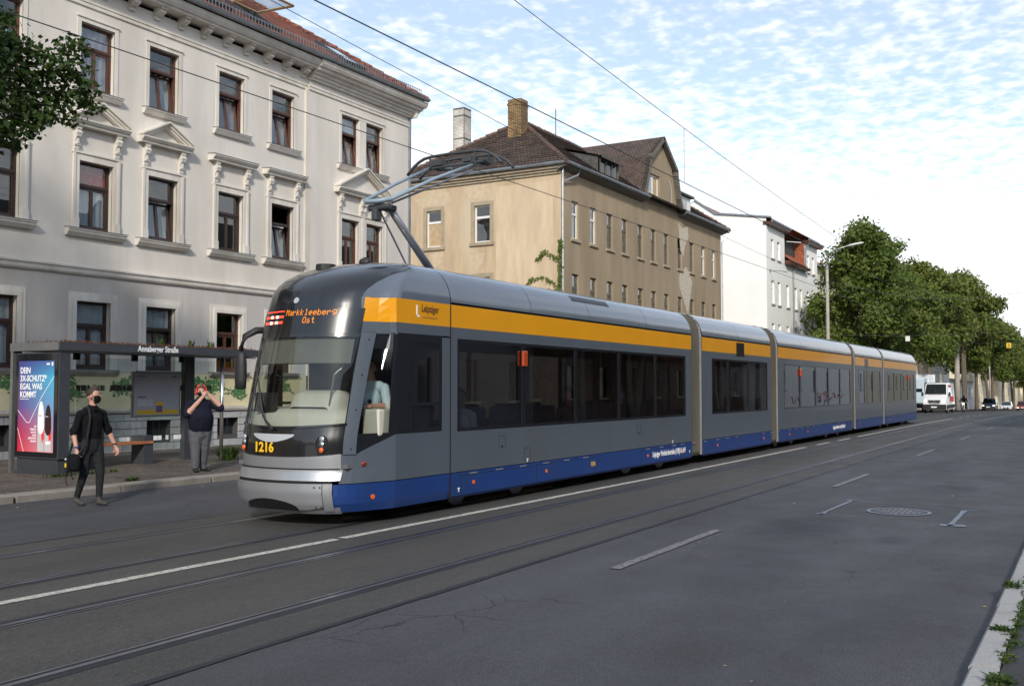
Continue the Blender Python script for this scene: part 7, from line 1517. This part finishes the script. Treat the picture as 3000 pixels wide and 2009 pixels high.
# white panel van
van = thing('delivery_van', 'white high-roof delivery van with red lettering driving towards the camera', 'van', (97, 12.45, gz(97)), math.pi, local=True)
L_ = 5.9; prof = [(-L_/2, .45), (-L_/2, 2.55), (-L_/2+.1, 2.66), (1.0, 2.72), (1.35, 2.62), (2.05, 1.62), (2.55, 1.42), (2.88, 1.18), (2.95, .95), (2.95, .45), (2.8, .32), (-L_/2+.1, .32)]
wv = lambda x, z: (1.0-.0 if z < 1.1 else 1.0-.10*(z-1.1)/1.6)*(1-.06*max(0, (x-2.3)/.65))
body_loft(prof, wv).ob('body', 'car_white', van, smooth=True, sharp=35)
def slab(name, pts, mat, t, off=.012, th=.006):
    """panel given by 4+ points on the body"""
    a, b, c = Vector(pts[0]), Vector(pts[1]), Vector(pts[-1]); n = (b-a).cross(c-a).normalized(); cen = sum((Vector(p) for p in pts), Vector())/len(pts)
    if n.dot(cen-Vector((0, 0, 1.0))) < 0: n = -n
    top = [Vector(p)+n*(off+th) for p in pts]; bot = [Vector(p)+n*(off-.02) for p in pts]; k = len(pts); mb = MB(); mb.add(top+bot, [tuple(range(k)), tuple(range(k, 2*k))[::-1]]+[(i, (i+1) % k, k+(i+1) % k, k+i) for i in range(k)]); return mb.ob(name, mat, t)
slab('windscreen', [(1.38, .80, 2.55), (1.38, -.80, 2.55), (2.03, -.88, 1.66), (2.03, .88, 1.66)], 'car_glass', van)
for s in (-1, 1):
    slab('side_window', [(.65, s*.93, 2.3), (1.3, s*.93, 2.3), (1.8, s*.965, 1.65), (.65, s*.965, 1.65)], 'car_glass', van)
    h = MB().ell((2.83, s*.72, 1.06), (.10, .17, .16), 12, 8).ob('headlight', 'headlamp_on', van, smooth=True)
    MB().box(1.75, 1.9, min(s*1.03, s*1.2), max(s*1.03, s*1.2), 1.5, 1.85).ob('mirror', 'black_rubber', van, bevel=.03)
    for x in (1.95, -1.75): wheel(van, x, s*.99, .35, .22)
    slab('side_skirt', [(-2.7, s*1.0, .75), (2.5, s*1.0, .75), (2.5, s*1.0, .45), (-2.7, s*1.0, .45)], 'black_rubber', van, .004)
MB().box(2.9, 2.985, -.97, .97, .38, .80).ob('bumper', 'black_rubber', van, bevel=.04)
g_ = slab('grille', [(2.93, .52, 1.17), (2.93, -.52, 1.17), (2.965, -.42, .92), (2.965, .42, .92)], 'black_rubber', van, .02)
for z in (.98, 1.05, 1.11): MB().box(2.97, 2.985, -.45, .45, z-.008, z+.008).ob('grille_bar', 'chrome', g_)
mb = MB(); mb.tube([(2.985, .10*math.cos(2*math.pi*k/16), 1.05+.10*math.sin(2*math.pi*k/16)) for k in range(17)], .011, 6)
for a in (90, 210, 330): mb.tube([(2.985, 0, 1.05), (2.985, .095*math.cos(math.radians(a)), 1.05+.095*math.sin(math.radians(a)))], .01, 5)
mb.ob('badge', 'chrome', g_)
mb = MB(); mb.tube([(2.96, .55*math.cos(a), 1.0-.16*math.sin(a)) for a in [math.pi*k/12 for k in range(13)]], .02, 6); mb.ob('grille_trim', 'chrome', g_)
plate(van, 2.99, .56)
mb = MB(); mb.tube([(2.08, .5, 1.58), (2.0, .05, 1.66)], .012, 5); mb.tube([(2.08, -.2, 1.58), (2.0, -.6, 1.66)], .012, 5); mb.ob('wipers', 'black_rubber', van)
for k in range(9): MB().box(2.2+.0, 2.22, -.56+k*.125, -.49+k*.125, 1.575-.0, 1.60).ob('bonnet_lettering', 'print_red', van)
MB().box(-.6, 1.2, .935, .945, 2.28, 2.5).ob('side_lettering', 'print_red', van); 
for k in range(5): MB().box(-2.2+k*.62, -1.8+k*.62, .985, .998, 1.0, 1.5).ob('side_lettering', 'print_red', van)
MB().tube([(.9, 0, 2.70), (.88, 0, 2.86)], .01, 5).ob('antenna', 'black_rubber', van)
# generic passenger car
def car(name, label, cat, loc, paint, L_=4.3, W_=1.76, H_=1.45, tall=False, lights='headlamp_on', bed=False):
    t = thing(name, label, cat, loc, math.pi, local=True); a = L_/2; gc = .28 if tall else .2; bz = .98*H_/1.45*.72+(.12 if tall else 0)
    if bed: cabr = -.35
    else: cabr = -a*.78
    prof = [(-a, gc+.15), (-a, bz-.02), (-a+.08, bz+.04)]+([(cabr-.1, bz+.05), (cabr, H_-.06)] if bed else [(cabr-.12, bz+.06), (cabr+.30, H_-.05)])+[(cabr+.55, H_), (.25, H_), (.45, H_-.04), (1.0, bz+.06), (a-.35, bz-.05), (a-.06, bz-.20), (a, bz-.36), (a, gc+.12), (a-.12, gc), (-a+.1, gc)]
    wd = lambda x, z: W_/2*(1 if z < bz+.02 else 1-.22*(z-bz)/(H_-bz))*(1-.10*max(0, (abs(x)-a*.72)/(a*.28))**1.5)
    body_loft(prof, wd).ob('body', paint, t, smooth=True, sharp=35)
    wt = W_/2
    slab('windscreen', [(.47, wt*.74, H_-.06), (.47, -wt*.74, H_-.06), (.97, -wt*.90, bz+.09), (.97, wt*.90, bz+.09)], 'car_glass', t, .01)
    for s in (-1, 1):
        slab('side_window', [(cabr+.45, s*wt*.80, H_-.10), (.35, s*wt*.80, H_-.10), (.85, s*wt*.97, bz+.08), (cabr+.25, s*wt*.97, bz+.08)], 'car_glass', t, .008)
        MB().ell((a-.10, s*wt*.72, bz-.24), (.09, .17, .085), 12, 8).ob('headlight', lights, t, smooth=True); MB().box(.75, .9, min(s*(wt+.02), s*(wt+.16)), max(s*(wt+.02), s*(wt+.16)), bz+.06, bz+.2).ob('mirror', paint, t, bevel=.03)
        for x in (a*.62, -a*.62): wheel(t, x, s*(wt-.01), .37 if tall else .31)
        MB().ell((a-.04, s*wt*.72, gc+.16), (.04, .09, .04), 10, 6).ob('fog_lamp', 'lamp_clear', t)
    g_ = MB().box(a-.03, a+.012, -wt*.48, wt*.48, bz-.34, bz-.16).ob('grille', 'black_rubber', t, bevel=.02); MB().box(a+.012, a+.022, -wt*.4, wt*.4, bz-.26, bz-.235).ob('grille_bar', 'chrome', g_)
    MB().box(a-.05, a+.02, -wt*.6, wt*.6, gc+.06, gc+.2).ob('air_intake', 'black_rubber', t, bevel=.02); plate(t, a+.022, gc+.3); return t
car('pickup_truck', 'dark blue pickup with lit headlights behind the motorcycle', 'pickup', (159, 13.6, gz(159)), 'car_navy', 5.0, 1.85, 1.80, True, bed=True)
car('hatchback_car', 'white hatchback following right of the dark pickup', 'car', (196, 14.1, gz(196)), 'car_white', 4.2, 1.76, 1.5, lights='lamp_clear')
car('red_car', 'dark red car with lit headlights at the right edge of the street', 'car', (176, 10.3, gz(176)), 'car_red', 4.3, 1.78, 1.45)
# lorry half hidden behind the tram
lo = thing('lorry', 'pale blue lorry cab with black mirror showing between tram and van', 'lorry', (104, 15.75, gz(104)), math.pi, local=True)
prof = [(-1.0, .5), (-1.0, 3.3), (.75, 3.3), (.95, 3.1), (1.05, 1.9), (1.12, 1.0), (1.12, .5)]; body_loft(prof, lambda x, z: 1.22).ob('cab', 'cloth_lightblue', lo, smooth=True, sharp=35); slab('windscreen', [(.92, 1.05, 2.95), (.92, -1.05, 2.95), (1.04, -1.08, 1.95), (1.04, 1.08, 1.95)], 'car_glass', lo)
MB().box(-6.5, -1.15, -1.25, 1.25, .9, 3.7).ob('cargo_box', 'car_white', lo, bevel=.03); MB().box(1.05, 1.2, -1.2, 1.2, .4, .9).ob('bumper', 'black_rubber', lo, bevel=.04)
for s in (-1, 1):
    MB().box(.7, .95, min(s*1.3, s*1.55), max(s*1.3, s*1.55), 1.9, 2.9).ob('mirror', 'black_rubber', lo, bevel=.05); MB().ell((1.15, s*.9, .85), (.07, .17, .11), 12, 8).ob('headlight', 'lamp_clear', lo)
    for x in (.1, -4.6): wheel(lo, x, s*1.2, .5, .3)
# motorcycle and rider
mo = thing('motorcycle', 'dark motorcycle with lit headlamp just behind the white van', 'motorcycle', (111, 11.9, gz(111)), math.pi, local=True)
for x in (.72, -.70): wheel(mo, x, .07, .31, .14)
mb = MB(); mb.ell((.1, 0, .82), (.32, .15, .16), 12, 8); mb.ob('tank', 'black_gloss', mo, smooth=True); mb = MB(); mb.ell((-.45, 0, .80), (.42, .14, .07), 12, 8); mb.ob('saddle', 'black_rubber', mo, smooth=True); MB().box(-.3, .35, -.14, .14, .32, .68).ob('engine', 'anthracite', mo, bevel=.04)
mb = MB(); mb.tube([(.72, .1, .31), (.48, .1, .95)], .03, 8); mb.tube([(.72, -.1, .31), (.48, -.1, .95)], .03, 8); mb.tube([(.42, .38, 1.05), (.5, .15, 1.0), (.5, -.15, 1.0), (.42, -.38, 1.05)], .015, 6); mb.ob('fork', 'steel_grey', mo); MB().ell((.66, 0, .88), (.1, .11, .11), 12, 8).ob('headlamp', 'headlamp_on', mo, smooth=True); MB().box(-.85, -.3, -.06, .06, .55, .75).ob('rear_frame', 'anthracite', mo)
Bk = 'cloth_black'
seg = [((-.35, 0, .92), (-.2, 0, 1.2), .16, .18, Bk, .8), ((-.2, 0, 1.2), (-.1, 0, 1.38), .18, .13, Bk, .8), ((-.1, .14, 1.38), (-.1, -.14, 1.38), .08, .08, Bk, 1), ((-.1, 0, 1.38), (-.06, 0, 1.5), .08, .07, Bk, 1)]
for s in (-1, 1): seg += [((-.32, s*.1, .9), (.1, s*.22, .82), .1, .08, Bk, 1), ((.1, s*.22, .82), (-.1, s*.2, .38), .075, .06, Bk, 1), ((-.1, s*.2, .34), (.08, s*.2, .31), .05, .045, 'shoe_black', 1), ((-.1, s*.22, 1.36), (.1, s*.33, 1.15), .07, .06, Bk, 1), ((.1, s*.33, 1.15), (.36, s*.36, 1.08), .055, .045, Bk, 1)]; seg += hand(s, (.34, s*.36, 1.08), (1, 0, -.1), (0, 0, -1), Bk, .9)
rid, R2 = person('person', 'motorcycle rider in black gear and dark helmet behind the white van', (111, 11.9, gz(111)), math.pi, seg, None, .024, (-.03, 0, 1.60), 0, smooth=2)
mb = MB(); mb.ell(R2(-.01, 0, .02), (.145, .125, .15), 16, 10); mb.ob('helmet', 'black_gloss', rid, smooth=True)
seg = [((0, 0, .05), (.02, 0, .28), .17, .18, 'leaf_weed', .75), ((.0, 0, .28), (-.02, 0, .44), .17, .12, 'leaf_weed', .72), ((-.02, .14, .46), (-.02, -.14, .46), .08, .08, 'leaf_weed', 1), ((-.02, 0, .48), (0, 0, .6), .06, .055, S_, 1)]
for s in (-1, 1): seg += [((-.02, s*.22, .44), (.12, s*.28, .25), .07, .06, 'leaf_weed', 1), ((.12, s*.28, .25), (.34, s*.18, .30), .045, .034, S_, 1), ((0, s*.1, .0), (.45, s*.12, .0), .09, .07, 'cloth_charcoal', 1), ((.45, s*.12, 0), (.5, s*.12, -.4), .06, .05, 'cloth_charcoal', 1)]; seg += hand(s, (.34, s*.18, .30), (1, -s*.2, 0), (0, 0, -1), 'skin', .9)
person('person', 'van driver in a green top behind the white van windscreen', (95.9, 12.8, gz(97)+1.05), math.pi, seg, None, .024, (.02, 0, .71), 0, smooth=2)
# ------------------------------------------------------------------ masts, lamps, overhead line
def mast(loc, h, label, arm=True, lamp_to=-2.0, r0=.135, r1=.09):
    x, y = loc; z0 = gz(x); t = thing('lamp_mast', label, 'lamp post', (x, y, z0+.1), 0)
    MB().tube([(x, y, z0), (x, y, z0+h*.5), (x, y, z0+h)], [r0, (r0+r1)/2, r1], 12).ob('mast', 'concrete', t, smooth=True); MB().tube([(x, y, z0+h-.2), (x, y, z0+h+.05)], r1+.03, 12).ob('mast_cap', 'zinc', t)
    if arm:
        zt = z0+h; s = 1 if lamp_to > 0 else -1
        MB().tube([(x, y, zt), (x, y, zt+.55), (x, y+s*.12, zt+.8), (x, y+s*.5, zt+1.0), (x, y+lamp_to*.75, zt+1.28)], [.05, .045, .04, .035, .03], 8).ob('lamp_arm', 'galvanised', t, smooth=True)
        rr = []
        for k, (u, w, hh) in enumerate(((.60, .03, .03), (.68, .10, .06), (.85, .15, .08), (1.05, .14, .07), (1.15, .05, .03))): yy = y+lamp_to*u; zz = zt+1.02+.30*u; rr.append([(x+w*math.cos(2*math.pi*q/10), yy, zz+hh*math.sin(2*math.pi*q/10)) for q in range(10)])
        MB().loft(rr).ob('lamp_head', 'white_paint', t, smooth=True)
    return t
mast((66, 15.05), 9.75, 'tall concrete mast with curved street lamp beside the white house')
mast((134, 15.05), 9.3, 'thick concrete mast right of the white van', arm=False, r0=.34, r1=.26)
mast((176, 15.0), 9.0, 'thin far mast with lamp arm between the tree trunks', lamp_to=-2.0, r0=.14, r1=.09)
def wire(name, label, pts, r=.008, mat='pant_dark', group=None):
    mb = MB(); mb.tube(pts, r, 5); return tag(mb.ob(name, mat), label, 'wire', group)
def zc(x): return gz(x)
WF, WN = 9.66, 6.45
cz_f, cz_n = 5.72, 5.52
wire('contact_wire', 'taut black contact wire above the tram, touching its pantograph', [(-25, WF, cz_f)]+[(x, WF-.25*math.sin(x/14-1), cz_f+zc(x)) for x in range(0, 240, 6)], .0075)
wire('contact_wire', 'contact wire of the near track, crossing the sky right of the cream house', [(-25, WN, cz_n)]+[(x, WN, cz_n+zc(x)) for x in range(0, 240, 6)], .0075)
def mess(x, hi, lo, a, b): u = (x-a)/(b-a); return lo+(hi-lo)*(2*u-1)**2
def messz(x, base):
    k = math.floor((x-7)/76); a = 7+76*k; return base+mess(x, 1.52, .42, a, a+76)+zc(x)
wire('catenary_wire', 'thin sagging catenary wire above the tram contact wire', [(x, WF, messz(x, cz_f)) for x in range(-24, 242, 4)], .0055)
wire('catenary_wire', 'thin sagging catenary wire highest in the sky, over the near track', [(x, WN, messz(x, cz_n)) for x in range(-24, 242, 4)], .0055)
for i, x in enumerate((17.2, 29.5, 42, 54)):
    wire('dropper', '%s dropper of the near track overhead line' % ('nearest', 'second', 'third', 'farthest')[i], [(x, WN, cz_n+zc(x)), (x, WN, messz(x, cz_n))], .004, group='droppers of the overhead line')
    x2 = x-.7; wire('dropper', '%s dropper above the tram on the far track overhead line' % ('nearest', 'second', 'third', 'farthest')[i], [(x2, WF, cz_f+zc(x2)), (x2, WF, messz(x2, cz_f))], .004, group='droppers of the overhead line')
wire('span_wire', 'greenish span wire running from the lamp mast across the street over the trees', [(66, 15.0, 8.7), (66, 12, 7.85), (66, 9.66, 7.35), (66, 6.45, 7.15), (66, 2, 7.6), (66, -3, 8.6)], .009, 'tram_inside')
wire('span_wire', 'lower span wire carrying the small pale board', [(66, 15.0, 5.2), (66, 10.2, 5.02), (66, 6.0, 5.05), (66, -3, 5.5)], .006, 'tram_inside')
wire('span_wire', 'far span wire holding the yellow speed sign', [(118, 15.4, 6.6), (118, 8.2, 6.55), (118, 4, 6.75), (118, -4, 7.4)], .010, 'pant_dark')
sg_ = thing('hanging_board', 'small white blank board hanging from the lower span wire', 'sign', (66, 10.2, 4.7)); MB().box(65.99, 66.01, 10.07, 10.33, 4.68, 5.0).ob('board', 'white_paint', sg_); MB().tube([(66, 10.2, 5.0), (66, 10.2, 5.03)], .01, 5).ob('hanger', 'galvanised', sg_)
ys = thing('speed_sign', 'yellow square tram speed sign with black 3 over the far road', 'sign', (117.9, 8.15, 6.1)); pl_ = MB().box(117.86, 117.90, 7.93, 8.37, 6.00, 6.54).ob('plate', 'sign_yellow', ys); text('3', .50, 'letter_brown', (117.855, 8.28, 6.09), (0, -1, 0), (0, 0, 1), 'numeral', pl_, bold=.012); MB().tube([(117.9, 8.15, 6.54), (118, 8.15, 6.58)], .012, 5).ob('hanger', 'galvanised', ys)
# ------------------------------------------------------------------ the near side of the street (out of frame; seen mirrored in the tram)
def opp_house(label, x0, x1, y0, zt, mat, nx, rows_, zb=-.5, roofmat='roof_slate', depth=9, rh=3.5, graf=False):
    t = thing('opposite_house', label, 'house', ((x0+x1)/2, y0, zb)); hs = []
    for r in rows_:
        for k in range(nx): c = x0+(x1-x0)*(k+.5)/nx; hs.append((c-.5, c+.5, r, r+1.8))
    mb = MB(); holes_wall(mb, lambda a, b, d: (a, y0-d, b), x0, x1, zb, zt, hs, .15); y1 = y0-depth
    for x in (x0, x1): mb.poly([(x, y0, zb), (x, y1, zb), (x, y1, zt), (x, (y0+y1)/2, zt+rh), (x, y0, zt)])
    mb.ob('wall', mat, t)
    for h in hs: w_ = MB().box(h[0], h[1], y0-.15, y0-.13, h[2], h[3]).ob('window', 'pane_dark', t); MB().box(h[0]-.1, h[1]+.1, y0-.02, y0+.08, h[2]-.12, h[2]-.005).ob('sill', 'sill_stone', w_)
    mb = MB(); mb.quad((x0-.2, y0+.4, zt-.1), (x1+.2, y0+.4, zt-.1), (x1+.2, (y0+y1)/2, zt+rh), (x0-.2, (y0+y1)/2, zt+rh)); mb.quad((x0-.2, y1-.4, zt-.1), (x1+.2, y1-.4, zt-.1), (x1+.2, (y0+y1)/2, zt+rh), (x0-.2, (y0+y1)/2, zt+rh)); mb.ob('roof', roofmat, t)
    if graf:
        for k in range(14):
            a = x0+1+rnd.random()*(x1-x0-4); z = .3+rnd.random()*.9; pts = [(a+i*.25+rnd.uniform(-.1, .1), y0+.006, z+rnd.uniform(-.35, .35)) for i in range(7)]; m2 = MB(); m2.tube(pts, .05, 4); m2.ob('graffiti', 'print_red' if k % 3 else 'purple_print', t)
opp_house('dark grey house on the near side, mirrored in the front tram windows', 26, 44, -7.2, 10.5, 'grey_dark' if 'grey_dark' in M else 'anthracite', 6, (1.2, 4.6, 8.0)) if False else None
mk('opp_grey', (.16, .16, .17), .9, var=.15, vs=.8)
opp_house('dark grey rendered house on the near side, seen mirrored in the first tram section', 24, 42, -7.3, 9.5, 'opp_grey', 5, (1.2, 4.6))
opp_house('pale house with graffiti on the near side, seen mirrored in the middle tram section', 84, 122, -7.4, 10.5, 'white_wall', 7, (1.6, 5.2), graf=True)
opp_house('tan house on the near side, seen mirrored in the last tram section', 124, 175, -7.6, 11.5, 'cream_far', 9, (1.6, 5.2, 8.4), zb=-3)
opp_house('brick coloured house on the near side behind the trees', 44, 82, -9.5, 11.0, 'roof_dark', 9, (1.2, 4.6, 8.0))
opp_house('low dark house added unseen on the near side behind the camera to darken reflections', -38, 20, -8.5, 8.0, 'opp_grey', 14, (1.2, 4.6))  # added out of view so the tram nose mirrors less bright horizon
opp_house('tan house added unseen on the near side further back to block bright horizon', -110, -42, -8.5, 9.0, 'roof_dark', 14, (1.2, 4.6))  # unseen, added to continue the block against the bright horizon
far_house('added_back_house', 'tan house added out of frame left of the cream one to darken reflections', -36, 1.5, 22.3, 0, 11, 'beige_front', 12, (1.2, 4.6, 8.0), 'roof_dark')  # unseen house added to darken what the tram front reflects
far_house('added_back_block', 'dark house added far behind the camera to block bright horizon', -118, -40, 22.5, 0, 11, 'opp_grey', 18, (1.2, 4.6, 8.0), 'roof_dark')  # added behind the view to cut low sky brightness
labs = ['near-side linden mirrored first in the tram windows', 'second near-side linden mirrored in the tram', 'third near-side linden mirrored in the tram', 'fourth near-side linden mirrored in the tram', 'fifth near-side linden mirrored in the tram', 'sixth near-side linden mirrored in the tram']
for k, (x, y, sc, i) in enumerate(((43, -5.2, .78, 1), (50, -5.6, .82, 2), (57.5, -5.0, .8, 1), (64, -5.6, .85, 2), (71, -5.0, .8, 1), (79, -5.6, .75, 2))):
    dup(tp[i], (x, y, gz(x)+.1), k*1.3, labs[k], (sc, sc, sc*.95), 'near-side trees seen only mirrored')
for k, (x, y, sc, i) in enumerate(((-70, 2, .8, 1), (-74, 9, .9, 2), (-72, 16, .85, 1))):  # unseen trees added across the road to hide the bright horizon from reflections
    dup(tp[i], (x, y, .1), k*1.7, ('first', 'second', 'third')[k]+' tree added across the street behind the camera to block bright horizon', (sc, sc, sc), 'trees added behind the camera to darken reflections')
